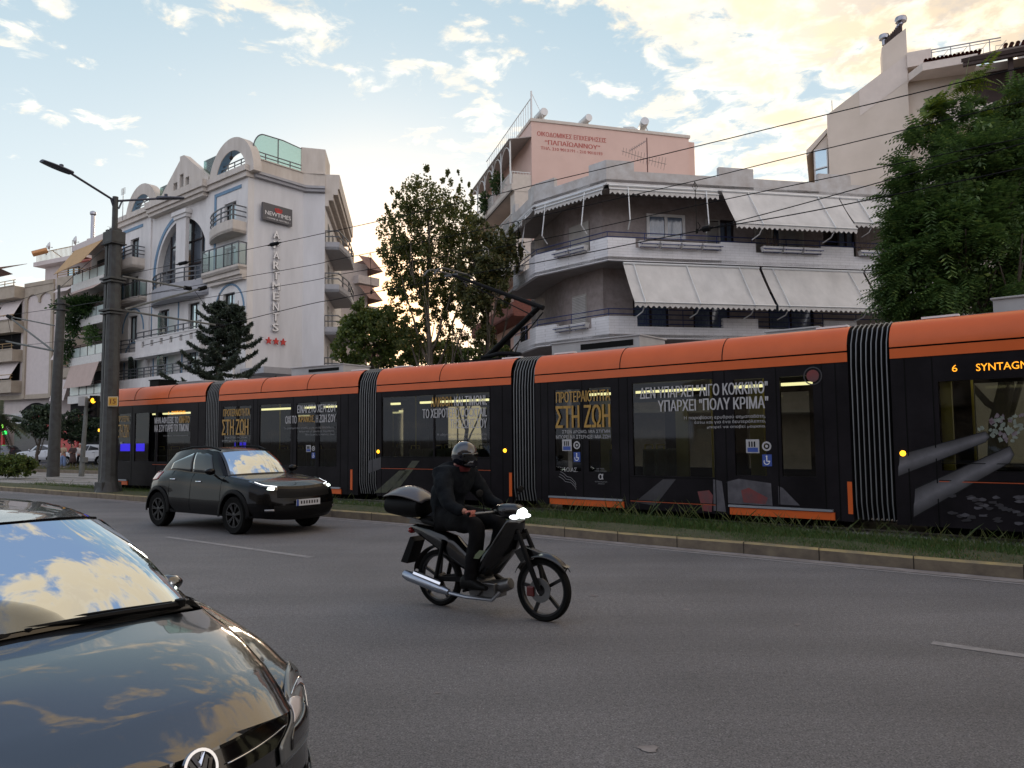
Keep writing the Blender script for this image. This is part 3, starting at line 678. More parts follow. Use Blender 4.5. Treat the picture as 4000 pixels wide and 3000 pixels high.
# roof bits
mat('antenna_metal', (.25, .24, .24), .4, metal=.7, var=.1)
def antenna(label, p, h, n=5, w=.9, ang=0):
    a = thing('tv_antenna', label, 'antenna', p, ang); m_ = MB(); m_.tube([(0,0,0), (0,0,h)], .022, 6); m_.build('mast', MATS['antenna_metal'], a)
    m_ = MB(); m_.tube([(-w*.7, 0, h-.15), (w*.7, 0, h-.15)], .014, 5)
    for k in range(n): x = -w*.6+k*w*1.2/(n-1); m_.tube([(x, -.35+.03*k, h-.15), (x, .35-.03*k, h-.15)], .009, 4)
    m_.tube([(-w*.3, 0, h-.55), (w*.3, 0, h-.15)], .01, 4); m_.build('boom', MATS['antenna_metal'], a); return a
P_ = aty(478, 880, 60.5)
a = thing('grid_antenna', 'thin roof aerial with a square grid behind the left hotel arch', 'antenna', (P_.x, P_.y, 19.4), R(-39))
hh_ = 1.65+(1725-712)*60.5/3000-19.4
m_ = MB(); m_.tube([(0,0,0), (0,0,hh_-.1)], .03, 6); m_.build('mast', MATS['antenna_metal'], a)
m_ = MB()
for k in range(6): m_.bar((-.35, 0, hh_-.55+k*.1), (.35, 0, hh_-.55+k*.1), .015, .015)
for k in range(5): m_.bar((-.35+k*.175, 0, hh_-.55), (-.35+k*.175, 0, hh_-.05), .015, .015)
m_.build('grid', MATS['antenna_metal'], a)

# block behind the hotel on the side street
bk = facade('apartment_block', 'brown-shaded apartment block with stacked balconies far down the side street', 'building', (-17.6, 84), (-15.5, 86))
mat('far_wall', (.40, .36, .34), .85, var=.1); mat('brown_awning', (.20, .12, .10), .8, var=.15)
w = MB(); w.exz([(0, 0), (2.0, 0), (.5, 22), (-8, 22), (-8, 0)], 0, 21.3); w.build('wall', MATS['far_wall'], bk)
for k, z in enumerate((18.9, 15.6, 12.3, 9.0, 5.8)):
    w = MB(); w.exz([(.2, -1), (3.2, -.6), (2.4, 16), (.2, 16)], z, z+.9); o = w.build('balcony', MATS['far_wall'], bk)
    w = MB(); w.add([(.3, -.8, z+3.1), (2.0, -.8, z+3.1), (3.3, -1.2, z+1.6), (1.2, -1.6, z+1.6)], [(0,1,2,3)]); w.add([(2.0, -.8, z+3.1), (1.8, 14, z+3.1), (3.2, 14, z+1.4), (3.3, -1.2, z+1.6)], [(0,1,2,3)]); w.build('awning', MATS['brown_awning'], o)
# ================================================================== white corner building
def brick_paint(name, c, mort):
    ma = bpy.data.materials.new(name); ma.use_nodes = True; t = ma.node_tree; b = t.nodes['Principled BSDF']; b.inputs['Roughness'].default_value = .75
    tcn = t.nodes.new('ShaderNodeTexCoord'); sp_ = t.nodes.new('ShaderNodeSeparateXYZ'); t.links.new(tcn.outputs['Object'], sp_.inputs[0])
    ad = t.nodes.new('ShaderNodeMath'); ad.operation = 'ADD'; t.links.new(sp_.outputs[0], ad.inputs[0]); t.links.new(sp_.outputs[1], ad.inputs[1])
    cb = t.nodes.new('ShaderNodeCombineXYZ'); t.links.new(ad.outputs[0], cb.inputs[0]); t.links.new(sp_.outputs[2], cb.inputs[1])
    br = t.nodes.new('ShaderNodeTexBrick'); br.inputs['Scale'].default_value = 1; br.inputs['Brick Width'].default_value = .42; br.inputs['Row Height'].default_value = .11; br.inputs['Mortar Size'].default_value = .007
    br.inputs['Color1'].default_value = (*c, 1); br.inputs['Color2'].default_value = (*[q*.95 for q in c], 1); br.inputs['Mortar'].default_value = (*mort, 1); t.links.new(cb.outputs[0], br.inputs['Vector'])
    n = t.nodes.new('ShaderNodeTexNoise'); n.inputs['Scale'].default_value = .9; n.inputs['Detail'].default_value = 9; n.inputs['Roughness'].default_value = .65; t.links.new(tcn.outputs['Object'], n.inputs['Vector'])
    mr = t.nodes.new('ShaderNodeMapRange'); mr.inputs[1].default_value = .3; mr.inputs[2].default_value = .62; mr.inputs[3].default_value = .80; mr.inputs[4].default_value = 1.03; t.links.new(n.outputs[0], mr.inputs[0])
    mx = t.nodes.new('ShaderNodeMix'); mx.data_type = 'RGBA'; mx.blend_type = 'MULTIPLY'; mx.inputs[0].default_value = 1; t.links.new(br.outputs[0], mx.inputs[6]); t.links.new(mr.outputs[0], mx.inputs[7]); t.links.new(mx.outputs[2], b.inputs['Base Color'])
    bp = t.nodes.new('ShaderNodeBump'); bp.inputs['Strength'].default_value = .35; bp.inputs['Distance'].default_value = .01; t.links.new(br.outputs['Fac'], bp.inputs['Height']); bp.invert = True; t.links.new(bp.outputs[0], b.inputs['Normal'])
    MATS[name] = ma
brick_paint('painted_brick', (.70, .69, .70), (.53, .515, .515))
mat('old_plaster', (.56, .55, .54), .8, col2=(.40, .36, .33), scale=1.9, detail=12)
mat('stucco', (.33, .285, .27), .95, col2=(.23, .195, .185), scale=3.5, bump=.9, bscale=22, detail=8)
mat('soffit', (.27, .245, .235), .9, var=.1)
mat('awning_cloth', (.52, .50, .475), .8, var=.12, scale=1.6, stretch=(1, 1, .3), bump=.5, bscale=2.5)
mat('arm_white', (.62, .63, .63), .4, metal=.2, var=.05)
mat('blue_rail', (.018, .03, .11), .45, metal=.2, var=.1)
mat('shutter', (.36, .34, .31), .7, var=.1)
mat('planter_white', (.60, .59, .58), .6, var=.1)
WC0 = (.1, 36.1); WB0 = (1.05, 32.9); WA0 = (3.85, 30.0); WA1 = (19.2, 33.08)
wb = thing('corner_building', 'white painted corner building with wraparound balconies, blue rails and cream awnings', 'building', (WA0[0], WA0[1], 0), math.atan2(WA1[1]-WA0[1], WA1[0]-WA0[0]))
we = (Vector(WA1)-Vector(WA0)).normalized(); wn = Vector((-we.y, we.x)); LA = (Vector(WA1)-Vector(WA0)).length
def wl(p): d = Vector(p)-Vector(WA0); return (d.dot(we), d.dot(wn))
c0, b0, a0, a1 = wl(WC0), wl(WB0), (0, 0), (LA, 0)
ins = lambda d: poly_off([c0, b0, a0, a1], -d)
def seg(mb, p, q, u0, u1, z0, z1, th=.18, d=0.):
    """piece of parapet along edge p>q from u0 to u1"""
    p = Vector(p); q = Vector(q); e = (q-p).normalized(); n_ = Vector((-e.y, e.x)); a = p+e*u0+n_*d; b = p+e*u1+n_*d; c = b+n_*th; dd = a+n_*th
    mb.add([(*a, z0), (*b, z0), (*c, z0), (*dd, z0), (*a, z1), (*b, z1), (*c, z1), (*dd, z1)], [(0,1,5,4), (1,2,6,5), (2,3,7,6), (3,0,4,7), (4,5,6,7), (3,2,1,0)])
LB = (Vector(a0)-Vector(b0)).length; LC = (Vector(b0)-Vector(c0)).length
edges = {'A': (a0, a1, LA), 'B': (b0, a0, LB), 'C': (c0, b0, LC)}
def prof(mb, key, z0, zl, zh, highs):
    p, q, Ln = edges[key]; cuts = [0]; 
    for a, b in highs: cuts += [a, b]
    cuts = sorted(set([c for c in cuts if c < Ln]+[Ln]))
    for a, b in zip(cuts[:-1], cuts[1:]):
        hi = any(h[0]-1e-6 <= a and b <= h[1]+1e-6 for h in highs); seg(mb, p, q, a, b, z0, zh if hi else zl)
HI_A = [(0, 1.17), (4.85, 6.4), (9.4, 10.93), (14, 15.6)]; HI_B = [(0, 1.2), (3.12, LB)]; HI_C = [(0, .5), (2.5, LC)]
for name, z0, zl, zh, mt in (('balcony_parapet', 8.65, 9.2, 9.58, 'painted_brick'), ('balcony_parapet', 5.55, 6.03, 6.43, 'painted_brick'), ('roof_parapet', 11.78, 12.31, 12.72, 'old_plaster')):
    w = MB(); prof(w, 'A', z0, zl, zh, HI_A); prof(w, 'B', z0, zl, zh, HI_B); prof(w, 'C', z0, zl, zh, HI_C); w.build(name, MATS[mt], wb)
iw = ins(1.6); rear = [(LA, 9), (iw[0][0]+1.5, 9)]
for z in (11.82, 8.69, 5.59, 2.6):
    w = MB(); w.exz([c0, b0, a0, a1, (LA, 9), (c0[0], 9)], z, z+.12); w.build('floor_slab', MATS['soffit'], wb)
# roofline drip edge
w = MB(); 
for k_, z in (('A', 11.70), ('B', 11.70), ('C', 11.70)): p, q, Ln = edges[k_]; seg(w, p, q, 0, Ln, z, z+.08, .5, -.06)
w.build('drip_edge', MATS['planter_white'], wb)
# inner walls (with window holes on the long side)
c1, b1, a1_, a2_ = iw
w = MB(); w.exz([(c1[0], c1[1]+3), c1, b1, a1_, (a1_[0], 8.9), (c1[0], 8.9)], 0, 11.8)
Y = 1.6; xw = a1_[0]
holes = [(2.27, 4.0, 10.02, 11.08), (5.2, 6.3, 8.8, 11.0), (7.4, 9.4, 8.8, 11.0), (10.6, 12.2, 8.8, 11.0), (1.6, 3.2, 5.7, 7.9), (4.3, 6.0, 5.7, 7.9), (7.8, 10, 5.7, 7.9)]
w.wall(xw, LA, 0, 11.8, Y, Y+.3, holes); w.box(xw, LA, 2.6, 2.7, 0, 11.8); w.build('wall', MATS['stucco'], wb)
mat('window_blue', (.11, .15, .21), .12, col2=(.06, .085, .13), scale=4, stretch=(3, 1, 1), spec=1.0, coat=.5)
frame_window(wb, 2.27, 4.0, 10.0, 11.1, Y-.05, pane='window_blue', mull=1, fm='planter_white', fw=.12)
for (a, b, c, d) in holes[1:4]: frame_window(wb, a+.75 if b-a > 1.5 else a+.4, b, c, d, Y+.1, mull=1, pane='window_blue')
for (a, b, c, d) in holes[4:]: frame_window(wb, a, b, c, d, Y+.1, mull=1, pane='window_blue')
def louvre(mb, x0, x1, y, z0, z1):
    mb.wall(x0, x1, z0, z1, y-.04, y, [(x0+.06, x1-.06, z0+.06, z1-.06)]); n_ = int((z1-z0-.12)/.055)
    for k in range(n_): z = z0+.07+k*.055; mb.bar((x0+.06, y-.02, z), (x1-.06, y-.02, z), .03, .03)
for q in ((4.95, 5.62), (7.25, 8.1), (8.4, 9.6)): w = MB(); louvre(w, q[0], q[1], Y-.02, 8.8, 10.98); w.build('shutter', MATS['shutter'], wb)
# windows on the chamfer
eB = (Vector(a1_)-Vector(b1)).normalized(); nB = Vector((eB.y, -eB.x))
def chw(u0, u1, z0, z1, nm, mt, d=.03):
    w = MB(); a = Vector(b1)+eB*u0+nB*d; b = Vector(b1)+eB*u1+nB*d; w.add([(*a, z0), (*b, z0), (*b, z1), (*a, z1)], [(0,1,2,3)]); o = w.build(nm, MATS[mt], wb, solid=.03)
    return o
chw(.35, 1.15, 8.8, 10.9, 'shutter', 'shutter'); chw(1.2, 1.75, 8.8, 10.9, 'shutter', 'shutter', .06); chw(.5, 1.5, 5.7, 7.8, 'shutter', 'shutter')
w = MB(); 
for k in range(30): z = 5.78+k*.066; a = Vector(b1)+eB*.55+nB*.06; b = Vector(b1)+eB*1.45+nB*.06; w.bar((*a, z), (*b, z), .03, .03)
w.build('shutter_slats', MATS['planter_white'], wb)
# blue rails
for (z1, z2) in ((9.82, 9.63), (6.73, 6.53)):
    r_ = MB(); mid = poly_off([c0, b0, a0, a1], -.08)
    for z in (z1, z2):
        for a, b in zip(mid[:-1], mid[1:]): r_.tube([(*a, z), (*b, z)], .022, 6)
    for a, b in zip(mid[:-1], mid[1:]):
        a = Vector(a); b = Vector(b); n_ = max(2, int((b-a).length/1.45))
        for k in range(n_+1): q = a.lerp(b, k/n_); r_.bar((*q, z1-.75), (*q, z1), .025, .025)
    if z1 < 8:
        for z in (6.33, 6.15): r_.tube([(1.17, .09, z), (4.85, .09, z)], .02, 6); r_.tube([(6.4, .09, z), (9.4, .09, z)], .02, 6)
    r_.build('railing', MATS['blue_rail'], wb)
# awnings
def awning(root, p, q, u0, u1, ztop, out, zbot, arms=(), nm='awning', closed=False, m='awning_cloth', wave=.22):
    p = Vector(p); q = Vector(q); e = (q-p).normalized(); n_ = Vector((e.y, -e.x)); P3 = lambda u, o, z: Vector((*(p+e*u+n_*o), z))
    w = MB(); w.grid(lambda s, t: P3(u0+(u1-u0)*s, out*t+.02, ztop+(zbot-ztop)*t-.05*math.sin(math.pi*t)), 12, 6)
    nv = int((u1-u0)/wave)*4
    if not closed or True: w.grid(lambda s, t: P3(u0+(u1-u0)*s, out+.02, zbot-(.17+.05*math.cos(2*math.pi*(u1-u0)*s/wave))*t), nv, 1)
    o = w.build(nm, MATS[m], root); 
    r_ = MB(); r_.tube([P3(u0, out+.03, zbot), P3(u1, out+.03, zbot)], .03, 6); r_.tube([P3(u0, .04, ztop+.02), P3(u1, .04, ztop+.02)], .05, 6); r_.build('roller', MATS['arm_white'], o)
    if arms:
        for u in arms:
            a_ = MB()
            if closed: a_.tube([P3(u, .15, ztop-.05), P3(u-.02, .35, ztop-1.45), P3(u+.0, .05, ztop-1.75)], .025, 6)
            else: a_.tube([P3(u, .06, ztop), P3(u, out+.08, zbot-.02), P3(u, out*.75, zbot-.32), P3(u-.05, out*.3, zbot-.42)], .025, 6)
            a_.build('arm', MATS['arm_white'], o)
    return o
awning(wb, b0, a0, .15, 3.9, 11.66, .12, 11.50, (.8, 3.0), closed=True)
awning(wb, a0, a1, .08, 4.75, 11.66, .12, 11.50, (.85, 4.2), closed=True)
awning(wb, c0, b0, .2, 3.2, 11.6, .5, 11.1, (.7, 2.6), closed=True)
awning(wb, a0, a1, 4.95, 10.3, 11.68, 1.15, 10.05, (6.1, 9.3))
awning(wb, a0, a1, 10.35, 15.2, 11.68, .9, 10.4, (11.2,))
awning(wb, a0, a1, .62, 6.5, 8.52, 1.2, 6.78, (1.05, 3.3, 5.6))
awning(wb, a0, a1, 6.62, 11.3, 8.52, 1.2, 6.78, (7.1, 10.6))
awning(wb, a0, a1, 11.4, 15.3, 8.52, 1.2, 6.78, (12.0,))
# hanging planters
def planter(k, key, u0, u1, z, lab):
    p, q, Ln = edges[key]; p = Vector(p); q = Vector(q); e = (q-p).normalized(); n_ = Vector((e.y, -e.x)); c = p+e*u0+n_*.02
    W = wb.matrix_basis; loc = Matrix.Rotation(wb.rotation_euler.z, 4, 'Z') @ Vector((c.x, c.y, 0)); ang = wb.rotation_euler.z+math.atan2(e.y, e.x)
    t = thing('planter', lab, 'planter', (WA0[0]+loc.x, WA0[1]+loc.y, z), ang, 'white balcony planters in blue holders'); Lk = u1-u0
    b = MB(); b.add([(.03, -.03, 0), (Lk-.03, -.03, 0), (Lk-.03, -.22, 0), (.03, -.22, 0), (0, 0, .17), (Lk, 0, .17), (Lk, -.26, .17), (0, -.26, .17)], [(0,1,2,3), (0,4,5,1), (1,5,6,2), (2,6,7,3), (3,7,4,0), (4,7,6,5)]); b.box(-.01, Lk+.01, -.27, .0, .17, .2); b.build('box', MATS['planter_white'], t)
    h = MB(); h.bar((-.02, -.29, .09), (Lk+.02, -.29, .09), .02, .03); h.bar((.1, -.29, .09), (.1, 0, -.02), .02, .02); h.bar((Lk-.1, -.29, .09), (Lk-.1, 0, -.02), .02, .02); h.bar((.02, -.2, -.03), (Lk-.02, -.2, -.03), .02, .02); h.build('holder', MATS['blue_rail'], t)
bz = 9.22
for k in range(4): planter(k, 'A', 1.25+k*.9, 2.08+k*.9, bz, ['first', 'second', 'third', 'fourth'][k]+' white planter from the building corner, under the white-framed window')
for k in range(3): planter(k, 'A', 6.6+k*.92, 7.46+k*.92, bz, ['left', 'middle', 'right'][k]+' planter of the three below the upper open awning')
planter(0, 'A', 11.1, 12.0, bz, 'white planter beside the ailanthus tree on the upper balcony')
for k in range(2): planter(k, 'B', 1.3+k*.9, 2.14+k*.9, bz, ['left', 'right'][k]+' planter of the pair on the upper angled balcony')
for k in range(2): planter(k, 'B', 1.3+k*.9, 2.14+k*.9, 6.06, ['left', 'right'][k]+' planter of the pair on the lower angled balcony')
planter(0, 'C', .8, 1.9, bz, 'planter on the short end of the upper balcony')
mat('dry_plant', (.14, .10, .07), .9, var=.3); mat('terracotta', (.22, .07, .045), .7, var=.1)
def dryplant(u, lab):
    w_ = Matrix.Rotation(wb.rotation_euler.z, 4, 'Z') @ Vector((u, -.15, 0)); mb = MB(); rg = random.Random(int(u*10))
    for k in range(40):
        a = rg.uniform(0, 6.28); r_ = rg.uniform(.1, .35); x = rg.uniform(-.25, .25); mb.tube([(x, 0, 0), (x+r_*.5*math.cos(a), r_*.3*math.sin(a), .15), (x+r_*math.cos(a), r_*.6*math.sin(a), rg.uniform(.05, .5) if k % 9 else .9)], .006, 4)
    o = mb.build('dry_plant', MATS['dry_plant']); o.location = (WA0[0]+w_.x, WA0[1]+w_.y, bz+.17); tag(o, lab, 'plant')
dryplant(7.0, 'dried straggly plant in the planter below the upper awning'); dryplant(11.3, 'dried plant on the balcony next to the big green tree')
# old roof antenna
w_ = Matrix.Rotation(wb.rotation_euler.z, 4, 'Z') @ Vector((2.3, 2.2, 0))
P_ = aty(2528, 600, 33.5)
an = thing('tv_antenna', 'tall rusty roof antenna with three booms before the pink wall', 'antenna', (P_.x, P_.y, 12.0), R(10))
mat('rusty_pole', (.12, .045, .04), .7, var=.2); H_ = 1.65+(1705-510)*33.5/3000-12.0
m_ = MB(); m_.tube([(0,0,0), (0,0,H_)], .025, 6); m_.build('mast', MATS['rusty_pole'], an)
def boom(a, b, n_, ln):
    m_ = MB(); m_.tube([a, b], .012, 4); a = Vector(a); b = Vector(b)
    for k in range(n_): q = a.lerp(b, (k+.5)/n_); l2 = ln*(.6+.4*k/n_); m_.tube([q+Vector((-.12*l2, -l2*.5, .2*l2)), q+Vector((.12*l2, l2*.5, -.2*l2))], .007, 4)
    m_.build('boom', MATS['antenna_metal'], an)
boom((-.05, 0, H_-.15), (-.72, .2, H_-.55), 9, .28); boom((-1.15, .1, H_-.62), (.05, 0, H_-1.0), 9, .7); boom((.02, 0, H_-1.0), (.85, -.1, H_-1.2), 6, .8)

# ================================================================== pink building
mat('pink_paint', (.66, .47, .405), .8, col2=(.60, .42, .36), scale=.5, bump=.08, bscale=80)
mat('cream_paint', (.55, .49, .43), .8, var=.07); mat('pink_letter', (.34, .03, .03), .75, col2=(.50, .18, .14), scale=7, detail=10)
mat('brick_face', (.20, .065, .045), .85, col2=(.11, .04, .03), scale=6, stretch=(1, 1, 2.2)); mat('tank_white', (.55, .55, .55), .35, metal=.3, var=.05)
PA = (1.58, 54.0); PB = (13.75, 57.5)
pk = facade('pink_building', 'tall pink building with red painted lettering and balconies along its left side', 'building', PA, PB)
LP = (Vector(PB)-Vector(PA)).length; pk.location.z = .38
w = MB(); w.exz([(0, 0), (LP, 0), (LP, 14), (0, 14)], -.4, 24.1); w.build('wall', MATS['pink_paint'], pk)
w = MB(); w.exz([(-.08, -.08), (LP+.1, -.08), (LP+.1, 14.1), (-.08, 14.1)], 24.1, 24.32); w.build('coping', MATS['cream_paint'], pk)
w = MB(); w.box(LP+.005, LP+.7, .4, 2.0, 21.4, 24.0); w.box(LP+.005, LP+.35, .6, 1.4, 19.9, 21.2); w.add([(LP, 1, 22), (LP+2.2, 2.2, 17), (LP+2.2, 6, 17), (LP, 6, 22)], [(0,1,2,3)]); w.build('side_shaft', MATS['pink_paint'], pk)
def ptx(body, x0, ya0, ya1, x1, yb0, yb1, bold=.0):
    # baseline follows the wall: fit by both ends
    ua, za = fz(PA, PB, x0, ya1); ub, zb2 = fz(PA, PB, x1, yb1); _, zt = fz(PA, PB, x0, ya0); _, zt2 = fz(PA, PB, x1, yb0)
    text('lettering', body, 'pink_letter', pk, ua, ub, (za+zb2)/2-.38, (zt+zt2)/2-.38, -.012, bold=bold)
ptx('ΟΙΚΟΔΟΜΙΚΕΣ ΕΠΙΧΕΙΡΗΣΕΙΣ', 2098, 515, 533, 2368, 538, 555, .07)
ptx('“ΠΑΠΑΪΩΑΝΝΟΥ”', 2128, 545, 568, 2344, 560, 581, .07)
ptx('ΤΗΛ. 210 9013191 - 210 9010193', 2112, 575, 588, 2353, 591, 602, .05)
# left side: local -x is the street side
mat('white_rail', (.6, .6, .58), .5, metal=.2, var=.05)
for k, (z, mt, yl) in enumerate(((18.9, 'cream_paint', 14), (16.0, 'cream_paint', 13), (13.1, 'cream_paint', 14), (9.9, 'brick_face', 13), (7.1, 'brick_face', 14))):
    y0 = .1 if k < 3 else (.1 if k == 3 else 6); d = 1.5 if k in (0, 2, 3) else 1.35
    w = MB(); w.box(-d, -.003, y0, yl, z, z+.18); w.box(-d, -d+.1, y0, yl, z, z+(1.0 if k > 2 else .55)); w.box(-d+.1, -.003, y0, y0+.1, z+.18, z+(1.25 if k != 2 else .95)); o = w.build('balcony', MATS[mt], pk)
    if k < 3:
        r_ = MB(); zr = z+1.4; r_.bar((-d, y0, zr), (-.1, y0, zr), .05, .05); r_.bar((-d+.03, y0, zr), (-d+.03, yl, zr), .05, .05)
        for i in range(int((yl-y0)/.22)): yy = y0+i*.22; r_.bar((-d+.03, yy, z+.5), (-d+.03, yy, zr), .03, .03)
        for i in range(7): r_.bar((-d+i*.22, y0+.02, z+.9), (-d+i*.22, y0+.02, zr), .03, .03)
        r_.build('railing', MATS['white_rail'], o)
for z in (16.3, 13.3, 10.2, 7.3):
    for y_ in (1.4, 6.0): w = MB(); w.box(-.02, .0, y_, y_+1.8, z, z+2.2); w.build('window', MATS['dark_inside'], pk)
w = MB(); w.box(-1.28, -.01, .12, 1.2, 16.9, 18.89); w.build('closed_bay', MATS['cream_paint'], pk); w = MB(); w.box(-1.2, -.01, .12, .9, 14.0, 15.99); w.build('closed_bay', MATS['cream_paint'], pk)
# white pergola on the top balcony with a sloping sheet roof
pg_ = MB()
for i in range(6):
    y0 = .2+i*2.5; pg_.bar((-1.55, y0, 19.4), (-1.55, y0, 22.6), .09, .09)
    if i < 5: pg_.tube([(-1.55, y0+1.25-1.2*math.cos(math.pi*k/8), 21.3+1.15*math.sin(math.pi*k/8)) for k in range(9)], .04, 6)
pg_.bar((-1.55, .2, 22.6), (-1.55, 13, 22.6), .09, .09); pg_.build('pergola', MATS['white_rail'], pk)
pr = MB(); pr.add([(-1.7, 0, 22.65), (-.02, 0, 23.0), (-.02, 13.2, 23.0), (-1.7, 13.2, 22.65)], [(0,1,2,3)]); pr.build('pergola_roof', MATS['far_wall'], pk, solid=.06)
rl = MB(); rl.bar((.05, .1, 24.3), (.05, .1, 26.4), .1, .1)
for i in range(22): rl.bar((.05, .3+i*.6, 24.3), (.05, .3+i*.6, 25.9), .035, .035)
rl.bar((.05, .1, 25.9), (.05, 13.5, 25.9), .05, .05); rl.bar((.05, .1, 26.3), (1.0, .1, 24.4), .03, .03); rl.build('roof_fence', MATS['tank_white'], pk)
gnm = leafmat('vine_leaf', (.02, .045, .012), (.07, .11, .03))
def local2world(root, p): return Matrix.Rotation(root.rotation_euler.z, 4, 'Z') @ Vector(p) + Vector(root.location)
def clump(name, label, cat, c, rad, n, size, m, seed, group=None):
    rg = np.random.default_rng(seed); p = rg.normal(size=(n, 3)); p /= np.linalg.norm(p, axis=1)[:, None]; p *= (rg.uniform(.0, 1, (n, 1))**.45); p = p*np.array(rad); p += .12*rg.normal(size=(n, 3))*np.array(rad)
    o = leafmesh(name, m, None, p, size, seed); o.location = c; return tag(o, label, cat, group)
for k, (y, z, lab) in enumerate(((7.5, 20.2, 'trailing potted plant at the far end of the pink building top balcony'), (3.5, 20.6, 'tall climbing plant on the near top balcony of the pink building'), (11.5, 19.6, 'leafy plant spilling over the farthest top balcony'))):
    clump('balcony_plant', lab, 'plant', local2world(pk, (-1.6, y, z)), (.55, .8, .9), 520, .24, gnm, 30+k, 'plants on the pink building balconies')
clump('balcony_plant', 'green plants behind the white railing of the lower pink building balcony', 'plant', local2world(pk, (-.9, .3, 14.2)), (.7, .25, .3), 260, .14, leafmat('yellow_leaf', (.06, .09, .015), (.22, .22, .05)), 27, 'plants on the pink building balconies')
def heater(px_, py_, Y, lab, s=1., yaw=0.):
    p = aty(px_, py_, Y); t = thing('solar_water_heater', lab, 'water heater', (p.x, p.y, 24.70), R(20)+yaw, 'solar water heaters on the pink building roof')
    m_ = MB(); m_.lathe([(0, -.75*s), (.28*s, -.75*s), (.30*s, -.7*s), (.30*s, .7*s), (.28*s, .75*s), (0, .75*s)], (0, .3, .75*s), 16, 'y'); m_.build('tank', MATS['tank_white'], t)
    m_ = MB(); m_.bar((-.4*s, .2, 0), (-.1, .2, .8*s), .05, .05); m_.bar((.4*s, .2, 0), (.1, .2, .8*s), .05, .05); m_.bar((-.4*s, .2, .03), (.4*s, .2, .03), .05, .05); m_.build('stand', MATS['antenna_metal'], t); return t
heater(2118, 470, 55, 'round tank at the left end of the pink roof'); heater(2292, 480, 56, 'round tank near the middle of the pink roof', .95); h_ = heater(2515, 480, 57, 'largest tilted tank at the right of the pink roof', 1.05, R(-20))
pnl = MB(); pnl.add([(-1.6, -.5, .1), (-.5, -.5, .1), (-.7, .6, .8), (-1.5, .6, .8)], [(0,1,2,3)]); pnl.build('solar_panel', MATS['window_glass_grey'], h_, solid=.06)

# ================================================================== beige building on the right
mat('beige_plaster', (.66, .565, .475), .85, col2=(.56, .475, .39), scale=.45, bump=.08, bscale=60, detail=9)
mat('beige_patch', (.66, .57, .50), .85, var=.06, scale=2); mat('roof_tile', (.22, .055, .04), .7, var=.25, scale=6); mat('dark_wood', (.055, .035, .03), .8, var=.2)
mat('chrome_vent', (.32, .32, .35), .25, metal=.9, var=.1)
BA = (17.0, 40.0); BB = (20.6, 38.5)
bg_ = facade('gable_building', 'tall beige building with a sloping gable wall and chimney at the right', 'building', BA, BB); LBg = (Vector(BB)-Vector(BA)).length; bg_.location.z = .5
w = MB(); w.ext([(0, -.5), (LBg, -.5), (LBg, 20.8), (0, 18.25)], 0, 9); w.ext([(-.75, -.5), (-.02, -.5), (-.02, 17.3), (-.75, 16.5)], .3, 6); w.build('wall', MATS['beige_plaster'], bg_)
w = MB(); w.add([(1.6, -.012, 17.9), (1.6, -.012, 19.25), (LBg, -.012, 20.76), (LBg, -.012, 19.4)], [(0,3,2,1)]); w.build('plaster_patch', MATS['beige_patch'], bg_)
w = MB(); w.ext([(-1.1, 16.2), (-.02, 17.35), (-.02, 17.6), (-1.1, 16.55)], .2, 6); w.build('side_eave', MATS['beige_plaster'], bg_)
frame_window(bg_, -.72, -.04, 14.2, 16.5, .2, mull=0, fm='planter_white', fw=.06)
w = MB(); w.bar((-.72, .15, 15.4), (-.04, .15, 15.5), .06, .06); w.build('window_bar', MATS['planter_white'], bg_)
# second face: to the right of the corner, balconies under tiled canopy
w = MB(); w.box(LBg+.003, LBg+9, .4, 8, 0, 19.72); w.build('front_wall', MATS['beige_plaster'], bg_)
w = MB(); w.box(LBg+.003, LBg+1.1, -.2, 1.2, 20.0, 20.78); w.exz([(LBg, .1), (LBg+.6, -1.0), (LBg+3.0, -1.0), (LBg+3.0, .39)], 19.35, 19.75); w.build('roof_parapet', MATS['beige_patch'], bg_)
w = MB()
for k in range(14): w.lathe([(.09, 0), (.09, .9)], (LBg+.75+k*.18, -1.02, 19.85), 8, 'y')
w.build('tile_edge', MATS['roof_tile'], bg_)
w = MB(); w.add([(LBg+2.2, -1.6, 19.35), (LBg+10, -2.4, 19.2), (LBg+10, .3, 20.35), (LBg+4.4, .3, 20.35)], [(0,1,2,3)]); w.build('tiled_canopy', MATS['dark_wood'], bg_, solid=.18)
w = MB()
for k in range(22): x = LBg+4.4+k*.26; w.lathe([(.10, 0), (.10, .5)], (x, .05, 20.40), 8, 'y')
w.build('ridge_tile', MATS['roof_tile'], bg_)
w = MB(); w.bar((LBg+4.3, -1.2, 17.0), (LBg+4.3, -1.2, 19.4), .2, .2); w.bar((LBg+7.3, -1.6, 17.0), (LBg+7.3, -1.6, 19.3), .2, .2); w.bar((LBg+2.3, -1.4, 19.15), (LBg+9.5, -2.0, 19.1), .2, .25); w.box(LBg+3, LBg+9, .2, .39, 16.8, 19.2); w.build('canopy_frame', MATS['dark_wood'], bg_)
r_ = MB(); z0_ = 19.88
r_.bar((LBg+1.1, 0, 20.78), (LBg+4.2, 0, 20.78), .05, .05); r_.bar((LBg+1.1, 0, 20.64), (LBg+4.2, 0, 20.64), .03, .03); r_.bar((LBg+1.1, 0, z0_), (LBg+4.2, 0, z0_), .03, .03)
